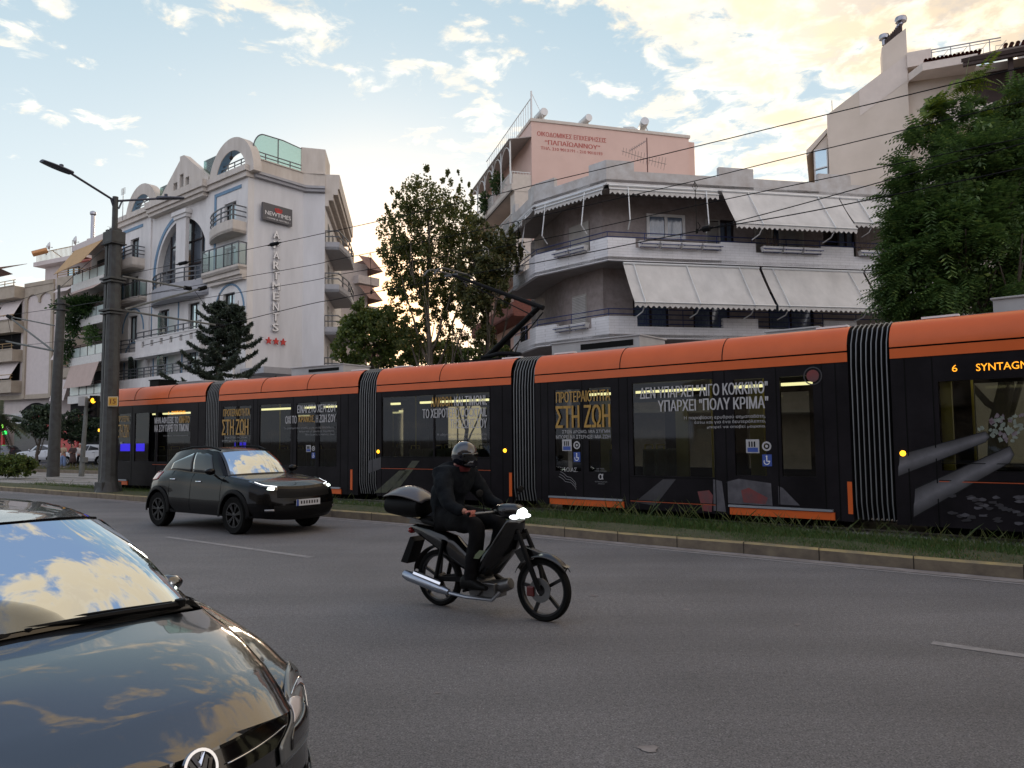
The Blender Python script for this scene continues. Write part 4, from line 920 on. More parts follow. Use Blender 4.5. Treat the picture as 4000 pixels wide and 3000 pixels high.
for k in range(4):
    x = LBg+1.15+k*.85; r_.bar((x, 0, z0_-.1), (x, 0, 20.78), .04, .04)
    for q in ((0, .7, 1, 0), (1, 0, 0, .7)): r_.bar((x+.1+q[0]*.62, 0, z0_+.02+(.7 if q[0] else 0)), (x+.1+(0 if q[0] else .62), 0, z0_+(.02 if q[0] else .72)), .022, .022)
    r_.bar((x+.25, 0, z0_+.2), (x+.57, 0, z0_+.2), .02, .02); r_.bar((x+.25, 0, z0_+.52), (x+.57, 0, z0_+.52), .02, .02); r_.bar((x+.25, 0, z0_+.2), (x+.25, 0, z0_+.52), .02, .02); r_.bar((x+.57, 0, z0_+.2), (x+.57, 0, z0_+.52), .02, .02)
r_.build('roof_railing', MATS['antenna_metal'], bg_)
for z in (16.2, 13.1): 
    w = MB(); w.box(LBg+.6, LBg+9, -1.2, .4, z, z+.2); w.box(LBg+.6, LBg+9, -1.2, -1.1, z, z+.9); o = w.build('balcony', MATS['beige_patch'], bg_)
w = MB(); w.box(2.55, 3.72, .02, 1.3, 19.6, 21.75); w.add([(2.55, .02, 21.75), (3.72, .02, 21.75), (3.72, 1.3, 21.75), (2.55, 1.3, 21.75), (3.72, .02, 22.55), (3.72, 1.3, 22.55)], [(0,1,4), (3,5,2), (0,4,5,3), (1,2,5,4)])
w.v = [(x+.22, y, z-.35) for x, y, z in w.v]; ch_ = w.build('chimney', MATS['beige_plaster'], bg_)
def cowl(x, z, s, tilt):
    x += .22; z -= .35; w = MB(); w.tube([(x-.05*tilt, .5, z-.35*s), (x, .5, z)], .15*s, 10); w.lathe([(.12*s, 0), (.30*s, .06*s), (.34*s, .2*s), (.30*s, .34*s), (.12*s, .42*s), (0, .44*s)], (x, .5, z), 20, smooth=False); w.build('vent_cowl', MATS['chrome_vent'], ch_)
cowl(2.72, 22.35, .8, 0); cowl(3.55, 23.1, .9, 4)
w = MB()
for k in range(9): w.box(2.97+k*.085, 3.12+k*.085, .3, .75, 21.65+k*.075, 21.95+k*.085)
w.build('brick_cap', MATS['dark_wood'], ch_)
m_ = MB(); m_.tube([(.28, 1, 18.3), (.28, 1, 19.4)], .02, 5); m_.build('roof_pipe', MATS['antenna_metal'], bg_)
p = aty(3995, 195, 38); t = thing('satellite_dish', 'pale satellite dish above the tiled canopy at the right edge', 'satellite dish', (p.x, p.y, p.z-.6), R(-60))
def dish(t, r_, z, m='tank_white'):
    w = MB(); w.lathe([(0, .0), (r_*.5, .06*r_/.4), (r_, .22*r_/.4)], (0, 0, z), 20, 'y'); w.build('reflector', MATS[m], t, solid=.02)
    w = MB(); w.tube([(0, -.05, 0), (0, -.05, z)], .025, 6); w.tube([(0, 0, z-r_*.8), (0, r_*1.0, z-.1)], .015, 5); w.lathe([(0, 0), (.04, 0), (.04, .1), (0, .1)], (0, r_*.95, z-.1), 8, 'y'); w.build('bracket', MATS['antenna_metal'], t)
dish(t, .62, .6)
# ================================================================== buildings at the left end
mat('left_wall', (.47, .42, .37), .85, col2=(.40, .35, .30), scale=.7, detail=9); mat('left_pale', (.56, .50, .48), .85, var=.06); mat('left_trim', (.42, .36, .29), .85, col2=(.33, .28, .22), scale=1.3, detail=9)
mat('gold_rail', (.30, .19, .08), .5, metal=.5, var=.1); mat('tan_cloth', (.42, .27, .13), .85, var=.1, scale=3); mat('pink_cloth', (.44, .34, .30), .85, var=.06)
mat('shop_red', (.42, .02, .02), .5, var=.05); mat('roller_shutter', (.13, .125, .12), .6, col2=(.09, .085, .08), scale=3, stretch=(.3, .3, 9)); mat('shop_white', (.50, .48, .46), .5, var=.1)
mat('marble', (.55, .54, .52), .5, var=.1, scale=6)
# --- block A: far left, corner block with golden railings
LA0 = (-47.5, 70.5); LA1 = (-39.6, 66.3)
ba = facade('apartment_block', 'beige apartment block with twin arch panel and brass railings at the far left', 'building', LA0, LA1); La = (Vector(LA1)-Vector(LA0)).length
eA = (Vector(LA1)-Vector(LA0)).normalized(); nA = Vector((-eA.y, eA.x))
def al(p): d = Vector(p)-Vector(LA0); return (d.dot(eA), d.dot(nA))
k1 = al((-37.6, 65.2)); k2 = al((-36.2, 67.2)); k3 = al((-40.5, 78)); 
w = MB(); w.exz([(-6, 0), (La, 0), k2, k3, (-6, 14)], 5.6, 15.6); w.exz([(-6, .6), (La, .6), k2, k3, (-6, 14)], 0, 5.6); w.build('wall', MATS['left_pale'], ba)
# penthouse
w = MB(); w.exz([(1.6, 3.2), (La-.5, 3.2), (k2[0], k2[1]+2), (k3[0], 12), (1.6, 12)], 15.6, 18.4); w.exz([(1.0, 2.4), (La, 2.4), (La, 12), (1.0, 12)], 18.4, 18.8); w.build('penthouse', MATS['left_pale'], ba)
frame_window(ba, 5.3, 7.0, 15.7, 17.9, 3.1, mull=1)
w = MB(); w.add([(La-2.2, 2.2, 18.3), (La-.2, 1.0, 17.5), (La+1.2, 2.0, 17.9), (La-.4, 3.4, 18.6)], [(0,1,2,3)]); w.build('tiled_eave', MATS['roof_tile'], ba, solid=.12)
# panel with twin arches
w = MB(); x0, x1 = 4.3, La-.35; hs_ = [(x0+.35, (x0+x1)/2-.12), ((x0+x1)/2+.12, x1-.35)]
w.box(x0, x0+.35, -.14, -.003, 5.6, 15.6); w.box(x1-.35, x1, -.14, -.003, 5.6, 15.6)
for a, b in hs_:
    c = (a+b)/2; r_ = (b-a)/2
    for k in range(12):
        t0 = math.pi*k/12; t1 = math.pi*(k+1)/12; w.ext([(c+r_*math.cos(t0), 14.3+r_*.7*math.sin(t0)), (c+r_*math.cos(t1), 14.3+r_*.7*math.sin(t1)), (c+r_*math.cos(t1), 15.6), (c+r_*math.cos(t0), 15.6)], -.14, -.003)
w.box(hs_[0][1], hs_[1][0], -.14, -.003, 14.1, 15.6); w.box(x0, x1, -.2, -.003, 15.6, 15.95); w.box(-6, La+.1, -.06, .003, 5.55, 5.95); w.build('arch_panel', MATS['left_trim'], ba)
# left bays with parapets
for k, z in enumerate((14.7, 11.6, 9.0, 6.2)):
    w = MB(); w.box(-6, x0-.25, -.9, -.003, z-.05, z+1.0); w.box(-6, x0-.25, -.95, -.9, z+1.0, z+1.08); o = w.build('balcony', MATS['left_trim'], ba)
    r_ = MB()
    for zz in (z+1.3, z+1.55): r_.bar((-6, -.85, zz), (x0-.25, -.85, zz), .05, .05)
    for q in range(8): r_.bar((-6+q*1.4, -.85, z+1.0), (-6+q*1.4, -.85, z+1.55), .05, .05)
    r_.build('railing', MATS['gold_rail'], o)
    if k in (1, 3): aw_ = MB(); aw_.add([(1.0, -.06, z+2.9), (x0-.5, -.06, z+2.9), (x0-.5, -1.0, z+1.2 if k == 3 else z+1.1), (1.0, -1.0, z+1.2 if k == 3 else z+1.1)], [(0,1,2,3)]); aw_.build('awning', MATS['left_pale'], o, solid=.02)
for z in (12.7, 10.1, 7.3): w = MB(); w.box(-5, x0-.6, -.03, -.003, z+.0, z+1.5); w.build('window', MATS['dark_inside'], ba)
aw_ = MB(); aw_.add([(-6, .2, 17.9), (3.9, .2, 17.9), (3.2, -2.0, 17.2), (-6, -2.0, 17.3)], [(0,1,2,3)]); aw_.add([(-6, -.3, 16.9), (2.6, -.3, 17.0), (3.2, -2.0, 17.25), (-6, -2.0, 17.3)], [(0,1,2,3)]); aw_.build('dark_awning', MATS['brown_awning'], ba, solid=.03)
# corner balconies
for k, z in enumerate((15.1, 12.4, 9.75, 7.1)):
    pts = [(La-.1, -.05), k1, (k2[0]+.9, k2[1]-.3), k2]; w = MB(); w.exz(pts, z, z+.15); ii = poly_off(pts, -.12)
    for i in range(3): w.add([(*pts[i], z), (*pts[i+1], z), (*ii[i+1], z), (*ii[i], z), (*pts[i], z+.95), (*pts[i+1], z+.95), (*ii[i+1], z+.95), (*ii[i], z+.95)], [(0,1,5,4), (4,5,6,7), (2,3,7,6)])
    o = w.build('balcony', MATS['left_trim'], ba); r_ = MB(); mid = poly_off(pts, -.06)
    rails(r_, mid, [z+1.15, z+1.35, z+1.55], mid, z+.9, .025); r_.build('railing', MATS['gold_rail'], o)
    if k in (0, 2, 3):
        p, q = Vector(pts[0]), Vector(pts[1]); e = (q-p).normalized(); n_ = Vector((e.y, -e.x))
        a = p+e*.3; b = q-e*.1; aw_ = MB(); ln = (.5, 0, 1.0, 1.9)[k]; aw_.add([(*a, z-.05), (*b, z-.05), (*(b+n_*.5), z-ln), (*(a+n_*.5), z-ln)], [(0,1,2,3)]); aw_.build('awning', MATS['left_pale'], o, solid=.02)
# arched shop opening, shop signs and shutters at street level
w = MB(); w.ext([(x0-1.0+6.2*i/14, 3.6+1.6*math.sin(math.pi*i/14)**.8) for i in range(15)]+[(x0+5.2, 0), (x0-1.0, 0)], -.05, -.01); w.build('shop_arch', MATS['dark_inside'], ba)
for q in ((x0-.9, x0+2.4), (x0+2.45, x0+5.1)): w = MB(); w.box(q[0], q[1], -.12, -.06, 0, 3.0); w.build('roller_shutter', MATS['roller_shutter'], ba)
sg = facade('shop_sign', 'white shop sign with cut-out letters beside the red one', 'sign', LA0, LA1)
w = MB(); w.box(x0-1.1, x0+1.5, -.32, -.14, 2.95, 4.3); w.build('board', MATS['shop_white'], sg); mat('sign_lilac', (.35, .35, .42), .6, var=0)
text('lettering', 'ICΩN', 'sign_lilac', sg, x0-.3, x0+1.3, 3.45, 4.2, -.34, bold=.03)
sg = facade('shop_sign', 'red shop fascia over the closed shutters at the left', 'sign', LA0, LA1)
w = MB(); w.box(x0+1.55, x0+5.1, -.34, -.14, 2.8, 4.0); w.build('board', MATS['shop_red'], sg)
w = MB(); w.lathe([(.16, -.36), (.30, -.36)], (x0+2.1, 0, 3.4), 18, 'y'); w.box(x0+3.6, x0+4.1, -.4, -.35, 3.5, 3.56); w.build('emblem', MATS['sign_white'], sg)
sg = facade('storefront', 'bright red shop front at the left picture edge', 'shop front', LA0, LA1); w = MB(); w.box(-2, x0-1.95, -.5, -.3, .1, 3.3); w.build('panel', MATS['shop_red'], sg)
sg = facade('pharmacy_sign', 'small lit green shop sign hanging by the red shop front', 'sign', LA0, LA1); mat('green_lit', (.02, .3, .05), .5, var=0, emit=(.03, 1.0, .12), estr=1.6); mat('yellow_green_lit', (.2, .4, .05), .5, var=0, emit=(.35, 1.0, .10), estr=1.3)
w = MB(); w.box(x0-1.75, x0-1.2, -.9, -.8, 2.9, 3.8); a_ = w.build('panel', MATS['dark_frame'], sg)
text('lettering', 'NIS', 'yellow_green_lit', sg, x0-1.72, x0-1.24, 3.45, 3.75, -.915, bold=.03); w = MB(); w.box(x0-1.7, x0-1.25, -.93, -.905, 3.0, 3.35); w.build('lit_panel', MATS['yellow_green_lit'], sg)
w = MB(); w.box(x0-1.3, x0-.7, -.95, -.85, 2.45, 2.75); w.build('green_arrow', MATS['green_lit'], sg)
# roof of block A: railing, chimney, dishes, solar heater
r_ = MB(); pa = [(1.2, 2.6), (La-.2, 2.6)]
rails(r_, pa, [19.7], [], 18.8, .03)
for k in range(40): x = 1.2+k*(La-1.4)/39; r_.bar((x, 2.6, 18.8), (x, 2.6, 19.7), .03, .03)
r_.build('roof_railing', MATS['gold_rail'], ba)
w = MB(); w.box(La-.45, La+.25, 2.8, 3.4, 18.8, 20.2); cn = w.build('chimney', MATS['left_pale'], ba)
w = MB(); w.tube([(La-.1, 3.1, 20.2), (La-.1, 3.1, 22.4)], .17, 12); w.lathe([(.19, 22.4), (.27, 22.5), (.27, 22.7), (.12, 22.8), (0, 22.8)], (La-.1, 3.1, 0), 14); w.build('flue', MATS['chrome_vent'], cn)
mat('solar_tank_gold', (.45, .22, .09), .4, metal=.4, var=.1)
p = local2world(ba, (2.4, 2.0, 0)); t = thing('solar_water_heater', 'golden solar water heater lying on the far left roof', 'water heater', (p.x, p.y, 18.8), R(20))
w = MB(); w.tube([(-.45, 0, .55), (.75, 0, 1.0)], .27, 14); w.build('tank', MATS['solar_tank_gold'], t); w = MB(); w.add([(1.2, -.4, .9), (1.2, .4, .9), (2.4, .4, .0), (2.4, -.4, .0)], [(0,1,2,3)]); w.build('solar_panel', MATS['window_glass_grey'], t, solid=.07)
for (x, y, z, r_, lab) in ((2.6, 2.7, 19.4, .38, 'small satellite dish above the golden water heater'), (6.6, 2.7, 19.0, .42, 'satellite dish on a mast in the middle of the far left roof')):
    p = local2world(ba, (x, y, 0)); t = thing('satellite_dish', lab, 'satellite dish', (p.x, p.y, z), R(-50)); dish(t, r_, 1.3 if x > 5 else .9)

# --- block B: nearer block with glass balconies
BB0 = (-34.9, 60.6); BB1 = (-30.6, 57.0); BB2 = (-31.9, 61.5)
bb = facade('apartment_block', 'apartment block with frosted glass balconies and a mustard awning beside the tram pole', 'building', BB0, BB1)
eB2 = (Vector(BB1)-Vector(BB0)).normalized(); nB2 = Vector((-eB2.y, eB2.x)); Lb = (Vector(BB1)-Vector(BB0)).length
def bl(p): d = Vector(p)-Vector(BB0); return (d.dot(eB2), d.dot(nB2))
q2 = bl(BB2); iq = [(-.6, 1.5), (Lb-1.3, 1.5), (q2[0]-.2, q2[1])]
mat('recessed_wall', (.30, .26, .23), .9, var=.12)  # darker grey-brown for the wall set back behind the balconies
w = MB(); w.exz([(-.6, 1.5), (Lb-1.3, 1.5), (q2[0]-1.3, q2[1]+.5), (q2[0]-1.3, 12), (-.6, 12)], 0, 17.4); w.build('wall', MATS['recessed_wall'], bb)
w = MB(); w.exz([(-.7, 0), (Lb, 0), (q2[0], q2[1]), (q2[0]-1.4, 12), (-.7, 12)], 17.0, 17.45); w.build('roof', MATS['left_pale'], bb)
mat('frost_solid', (.40, .47, .45), .25, var=.08, spec=.8)
for k, z in enumerate((13.7, 10.7, 7.75, 4.75)):
    pts = [(-.5, 1.4), (-.5, 0), (Lb, 0), q2]; w = MB(); w.exz([(-.5, 1.5), (-.5, 0), (Lb, 0), q2, (q2[0]-1.2, q2[1])], z, z+.5); w.box(-.5, Lb-.004, -.03, -.004, z-.05, z+.55); o = w.build('balcony', MATS['marble'], bb)
    gq = MB(); mid = [(-.45, 1.3), (-.45, .08), (Lb*.25, .08), (Lb*.5, .08), (Lb*.75, .08), (Lb-.05, .08), (Lb-.05+(q2[0]-Lb)*.5, q2[1]*.5), (q2[0]-.1, q2[1]-.1)]
    for a, c in zip(mid[:-1], mid[1:]): gq.add([(*Vector(a).lerp(Vector(c), .03), z+.6), (*Vector(a).lerp(Vector(c), .97), z+.6), (*Vector(a).lerp(Vector(c), .97), z+1.3), (*Vector(a).lerp(Vector(c), .03), z+1.3)], [(0,1,2,3)])
    gq.build('glass_panel', MATS['frost_solid'], o, solid=.03); r_ = MB(); rails(r_, mid, [z+1.38, z+1.5], mid, z+.5, .022); r_.build('railing', MATS['dark_wood'], o)
w = MB(); w.add([(.0, -.02, 16.95), (Lb-.3, -.02, 16.95), (Lb-.9, -1.3, 15.1), (-.5, -1.3, 14.9)], [(0,1,2,3)]); w.build('mustard_awning', MATS['tan_cloth'], bb, solid=.03)
w = MB(); w.box(Lb-.02, Lb+.02, .4, 1.1, 14.6, 16.9); w.build('mustard_awning', MATS['tan_cloth'], bb)
w = MB(); w.add([(-.1, -.01, 7.7), (Lb-.4, -.01, 7.7), (Lb-.7, -.45, 5.9), (-.3, -.45, 5.9)], [(0,1,2,3)]); w.build('awning', MATS['pink_cloth'], bb, solid=.02)
w = MB(); w.add([(-.2, -.01, 13.65), (Lb-.4, -.01, 13.65), (Lb-.4, -.6, 13.2), (-.2, -.6, 13.2)], [(0,1,2,3)]); w.build('awning', MATS['pink_cloth'], bb, solid=.02)
for z in (14.3, 11.3, 8.3, 5.3): w = MB(); w.box(.6, 2.4, 1.46, 1.497, z, z+2.0); w.build('window', MATS['dark_inside'], bb)
w = MB(); w.box(-.5, Lb, .2, 1.45, 0, 4.7); w.build('shop_interior', MATS['dark_inside'], bb)
vd = facade('shop_window', 'red shop window with a round white speech-mark emblem behind the pedestrians', 'shop front', BB0, BB1)
w = MB(); w.box(-2.6, 1.6, .0, .15, .15, 2.6); w.build('panel', MATS['shop_red'], vd)
w = MB(); cx, cz, rr = fz(BB0, BB1, 273, 1721)[0], fz(BB0, BB1, 273, 1721)[1], .24; w.lathe([(0, -.03), (rr, -.03)], (cx, 0, cz), 22, 'y'); o = w.build('emblem_disc', MATS['sign_white'], vd)
w = MB(); w.ext([(cx+.10*math.cos(a), cz-.03+.10*math.sin(a)) for a in [R(-200+i*23) for i in range(13)]]+[(cx+.08, cz+.17)], -.045, -.035); w.build('emblem_drop', MATS['shop_red'], o)
w = MB(); w.box(1.7, 3.3, -.02, .15, 3.3, 3.8); w.build('upper_panel', MATS['shop_red'], vd); mat('teal_sign', (.03, .16, .20), .5, var=.1)
sg = facade('shop_sign', 'teal shop sign among the tree leaves beside the signal pole', 'sign', BB0, BB1); w = MB(); w.box(2.6, 4.3, -.2, -.05, 2.7, 3.4); w.build('board', MATS['teal_sign'], sg)
antenna('long roof aerial on the block with the mustard awning', local2world(bb, (.9, 3, 17.4)), 2.2, 7, 1.6, R(-20))
vm = leafmat('climber_leaf', (.012, .035, .01), (.05, .10, .025))
clump('climbing_plant', 'large leafy climber hanging over the third glass balcony', 'plant', local2world(bb, (2.6, -.3, 12.2)), (2.2, .8, .8), 3000, .24, vm, 46)
clump('climbing_plant', 'dense green climber trailing below the third glass balcony', 'plant', local2world(bb, (1.0, -.3, 11.0)), (.75, .5, 1.1), 900, .22, vm, 42)
clump('climbing_plant', 'light green shrub above the second glass balcony', 'plant', local2world(bb, (3.4, .1, 9.9)), (.7, .5, .9), 500, .22, leafmat('fresh_leaf', (.03, .07, .015), (.10, .19, .05)), 43)
clump('climbing_plant', 'dark plant behind the second pole on the lower balcony', 'plant', local2world(bb, (-.3, -.2, 9.0)), (.6, .5, 1.2), 600, .22, vm, 44)

# --- unseen row of blocks added behind the viewer to darken the reflections
mat('unseen_block_wall', (.30, .27, .24), .85, var=.1); mat('unseen_block_slab', (.42, .39, .36), .8, var=.1)
for k, (x0_, x1_, h_, lab) in enumerate(((-62, -24, 15.5, 'long unseen apartment block added opposite the hotel, behind the viewer'), (-22, 9, 18.5, 'tall unseen apartment block added directly behind the viewer'), (11, 46, 15.0, 'unseen apartment block added behind the viewer on the right'))):
    rb = thing('apartment_block', lab, 'building', (x1_, -15-.4*k, 0), math.pi); Lr = x1_-x0_
    w = MB(); w.wall(0, Lr, 0, h_, 0, .3, [(1.5+i*3.4, 3.6+i*3.4, 1.0+j*3.05, 3.1+j*3.05) for i in range(int((Lr-3)/3.4)) for j in range(1, int(h_/3.05))]); w.box(0, Lr, .31, 9, 0, h_); w.build('wall', MATS['unseen_block_wall'], rb)
    for j in range(1, int(h_/3.05)): w = MB(); w.box(.5, Lr-.5, -1.3, -.01, .9+j*3.05-.6, .9+j*3.05-.4); w.box(.5, Lr-.5, -1.3, -1.2, .9+j*3.05-.4, .9+j*3.05+.4); w.build('balcony', MATS['unseen_block_slab'], rb)
# ================================================================== tram
mat('tram_black', (.020, .017, .021), .42, var=.45, scale=1.3, spec=.10, coat=.0, detail=7)
mat('tram_orange', (.62, .115, .024), .36, var=.05, scale=2, coat=.08, spec=.28)
mat('tram_seam', (.004, .004, .004), .6, var=0); mat('orange_line', (.40, .07, .02), .4, var=0)
mat('rubber', (.018, .018, .02), .75, var=.2, scale=6); mat('rib_grey', (.20, .21, .22), .45, metal=.3, var=.15)
mat('silver_step', (.34, .36, .40), .35, metal=.6, var=.05); mat('roof_grey', (.36, .35, .35), .6, var=.1); mat('tram_under', (.008, .008, .008), .9, var=0)
mat('seat_cloth', (.07, .085, .07), .8, var=.2, scale=8); mat('pole_yellow', (.40, .34, .06), .4, var=0); mat('interior_pale', (.30, .30, .26), .6, var=.05); mat('tram_floor', (.06, .06, .06), .8, var=.1)
mat('tube_light', (1, .95, .7), .5, var=0, emit=(1.0, .90, .50), estr=1.9); mat('led_amber', (.5, .2, 0), .5, var=0, emit=(1.0, .36, .02), estr=1.25); mat('amber_lamp', (.6, .3, .02), .4, var=0, emit=(1.0, .45, .02), estr=2.2)
mat('blue_glow', (.02, .02, .3), .5, var=0, emit=(.05, .03, 1.0), estr=1.6)
mat('ad_gold', (.46, .26, .04), .5, col2=(.30, .165, .03), scale=9, detail=9); mat('ad_white', (.42, .41, .42), .5, var=.08, scale=9); mat('ad_thin', (.24, .24, .25), .5, var=0)
mat('ad_red', (.20, .03, .03), .35, col2=(.09, .045, .05), scale=5, detail=10); mat('ad_pale', (.11, .105, .12), .35, col2=(.04, .038, .048), scale=4, detail=10); mat('ad_green', (.060, .065, .030), .35, col2=(.022, .024, .016), scale=5, detail=10); mat('ad_flower', (.20, .185, .20), .5, col2=(.085, .04, .06), scale=14, detail=6); mat('ad_grey', (.045, .045, .052), .3, col2=(.025, .022, .026), scale=3, detail=10); mat('icon_blue', (.03, .07, .30), .5, var=0)
tg = glass('tram_glass', (.42, .44, .38), refl=.6, rough=.03, fac_min=.03)
JF, JA, JB, JC, JD, JE = (-13.73, 25.35), (-8.62, 22.07), (-3.54, 18.79), (.243, 16.25), (5.53, 11.86), (10.7, 7.38)
tram = thing('tram', 'long five-section tram in black advertising wrap with bright orange roof edge', 'tram', (JC[0], JC[1], .125), 0)
TW = 2.4
class Mod:
    def __init__(s, A, B):
        s.A, s.B = Vector(A), Vector(B); s.L = (s.B-s.A).length; s.rz = math.atan2(s.B.y-s.A.y, s.B.x-s.A.x)
    def u(s, px, py=1600, off=0): return fz(s.A, s.B, px, py, off)[0]
    def z(s, px, py, off=0): return fz(s.A, s.B, px, py, off)[1]
    def put(s, o):
        o.location = (s.A.x-tram.location.x, s.A.y-tram.location.y, -tram.location.z); o.rotation_euler = (0, 0, s.rz); return o
    def part(s, mb, name, m, **k): return s.put(mb.build(name, MATS[m], tram, **k))
    def txt(s, body, m, x0, x1, yt, yb, xr=None, bold=0., parent=None, y=-.008):
        """lettering between picture columns x0..x1, top and bottom measured at the right end"""
        z1 = s.z(x1, yt); z0 = s.z(x1, yb); return text('lettering', body, m, parent, s.u(x0), s.u(x1), z0, z1, y, bold=bold)
m1, m2, m3, m4, m5 = Mod(JF, JA), Mod(JA, JB), Mod(JB, JC), Mod(JC, JD), Mod(JD, JE)
ZB, ZT = .30, 2.81
def panes(mod, cols, z0, z1): return [(mod.u(a), mod.u(b), z0, z1) for a, b in cols]
def module(mod, u0, u1, holes, seams=(), steps=(), farholes=None, cove_gaps=2):
    w = MB(); w.wall(u0, u1, ZB, ZT, 0, .06, holes); fh = farholes if farholes is not None else [(u0+.5+k*1.55, u0+1.75+k*1.55, 1.0, 2.5) for k in range(int((u1-u0-.6)/1.55))]
    w.wall(u0, u1, ZB, ZT, TW-.06, TW, fh); w.box(u0, u0+.04, .061, TW-.061, ZB, .9); w.box(u1-.04, u1, .061, TW-.061, ZB, .9); w.box(u0, u1, .061, TW-.061, ZB+.005, ZB+.04)
    for a in (u0, u1-.05): w.box(a, a+.05, .061, .5, .9, 2.7); w.box(a, a+.05, TW-.5, TW-.061, .9, 2.7)
    body = mod.part(w, 'side_panel', 'tram_black')
    # see-through panes, each in its opening
    for h in holes:
        p = MB(); p.add([(h[0], .02, h[2]), (h[1], .02, h[2]), (h[1], .02, h[3]), (h[0], .02, h[3])], [(0,1,2,3)]); mod.part(p, 'window', 'tram_glass')
    for h in fh:
        p = MB(); p.add([(h[0], TW-.02, h[2]), (h[1], TW-.02, h[2]), (h[1], TW-.02, h[3]), (h[0], TW-.02, h[3])], [(3,2,1,0)]); mod.part(p, 'window', 'tram_glass')
    # orange band, groove and curved cove, both sides, grey roof
    w = MB()
    for sd in (0, 1):
        Y = (lambda y: y) if sd == 0 else (lambda y: TW-y)
        w.add([(u0, Y(-.012), ZT-.01), (u1, Y(-.012), ZT-.01), (u1, Y(-.008), 2.95), (u0, Y(-.008), 2.95)], [(0,1,2,3) if sd == 0 else (3,2,1,0)])
    mod.part(w, 'orange_band', 'tram_orange', solid=0)
    w = MB(); w.box(u0, u1, .02, TW-.02, ZT, 2.99); mod.part(w, 'groove', 'tram_seam')
    for sd in (0, 1):
        w = MB()
        def fn(a, b, sd=sd):
            t = b*math.pi/2; y = -.015+.36*(1-math.cos(t))**1.0; z = 2.975+.42*math.sin(t)
            return (u0+(u1-u0)*a, y if sd == 0 else TW-y, z)
        w.grid(fn, 1, 10, flip=sd == 1); mod.part(w, 'roof_cove', 'tram_orange')
    w = MB(); w.box(u0+.01, u1-.01, .33, TW-.33, 3.3, 3.40); w.box(u0, u1, .05, TW-.05, 2.72, 2.78); mod.part(w, 'roof', 'roof_grey')
    for k in range(1, cove_gaps+1):
        x = u0+(u1-u0)*k/(cove_gaps+1); w = MB(); w.tube([(x, -.018+.36*(1-math.cos(i*math.pi/16)), 2.975+.42*math.sin(i*math.pi/16)) for i in range(9)], .009, 4); mod.part(w, 'seam', 'tram_seam')
    for sx in seams:
        x = mod.u(sx) if sx > 50 else sx; w = MB(); w.box(x-.008, x+.008, -.004, .0, ZB, ZT); mod.part(w, 'seam', 'tram_seam')
    for a, b in steps:
        a, b = mod.u(a), mod.u(b); w = MB(); w.box(a, b, -.05, 0, .44, .475); mod.part(w, 'door_step', 'silver_step'); w = MB(); w.box(a+.02, b+.02, -.03, 0, .31, .43); mod.part(w, 'sill', 'tram_orange')
    # floor, lights
    w = MB(); w.box(u0+.05, u1-.05, .07, TW-.07, .36, .40); mod.part(w, 'floor', 'tram_floor')
    w = MB(); w.box(u0+.3, u1-.3, .5, TW-.5, .14, .30); mod.part(w, 'bogie', 'tram_under')
    return body
def lights(mod, spans):
    for a, b in spans:
        a = mod.u(a, 1500, -.45); b = mod.u(b, 1500, -.45); w = MB(); w.box(a, b, .43, .50, 2.50, 2.55); mod.part(w, 'light_tube', 'tube_light')
def seats(mod, us, y0=.15):
    for x in us:
        w = MB(); w.box(x, x+.42, y0, y0+.85, .8, .88); w.box(x, x+.07, y0, y0+.40, .88, 1.42); w.box(x, x+.07, y0+.45, y0+.85, .88, 1.42); w.box(x+.1, x+.3, y0+.2, y0+.6, .40, .8)
        mod.part(w, 'seat', 'seat_cloth', bevel=.03)
        w = MB(); w.tube([(x+.03, y0+.06, 1.40), (x+.03, y0+.06, 1.5), (x+.03, y0+.34, 1.5), (x+.03, y0+.34, 1.40)], .014, 5); mod.part(w, 'grab_handle', 'pole_yellow')
def poles(mod, us, y=.75):
    for x in us: w = MB(); w.tube([(x, y, .4), (x, y, 2.72)], .018, 6); mod.part(w, 'grab_pole', 'pole_yellow')
DZ = (.98, 2.62)
# section 4 (nearest fully seen)
h4 = panes(m4, [(2166, 2266), (2297, 2387)], *DZ)+panes(m4, [(2470, 2786)], .93, 2.66)+panes(m4, [(2866, 2988), (3048, 3178)], *DZ)
b4 = module(m4, .31, m4.L-.31, h4, seams=(2112, 2140, 2274, 2418, 2452, 2788, 2832, 3034, 3214, 3268), steps=((2143, 2428), (2838, 3242)), cove_gaps=2)
lights(m4, ((2475, 2755), (2866, 2982), (3052, 3172), (2300, 2384))); seats(m4, (2.0, 2.75, 3.0)); poles(m4, (1.15, 1.75, 3.9, 4.9))
mat('inner_yellow', (.20, .19, .07), .6, var=.1); mat('hopper_blue', (.05, .07, .14), .3, var=.1)
for mod, a, b in ((m4, 2640, 2688), (m4, 2930, 2990), (m4, 2345, 2384)):
    w = MB(); w.box(mod.u(a, 1700, -.9), mod.u(b, 1700, -.9), .9, .96, .42, 2.5); mod.part(w, 'inner_panel', 'inner_yellow')
w = MB(); x0_, x1_ = m4.u(2472), m4.u(2765); w.wall(x0_, x1_, 2.30, 2.58, .024, .05, [(x0_+.04, x1_-.04, 2.40, 2.52)]); w.box(x0_+.02, x1_-.02, .03, .045, 2.31, 2.40); m4.part(w, 'hopper_window', 'hopper_blue')
h3_ = panes(m3, [(1492, 1692), (1697, 1912)], 1.25, 2.66)
b3 = module(m3, .31, m3.L-.31, h3_, seams=(1455, 1490, 1915, 1962), cove_gaps=1, farholes=[(.6, 1.9, 1.2, 2.5), (2.2, 3.8, 1.2, 2.5)])
lights(m3, ((1515, 1560), (1642, 1692), (1722, 1905))); seats(m3, (1.2, 1.9, 2.6, 3.2)); seats(m3, (1.2, 2.6), 1.4); poles(m3, (.9, 2.2))
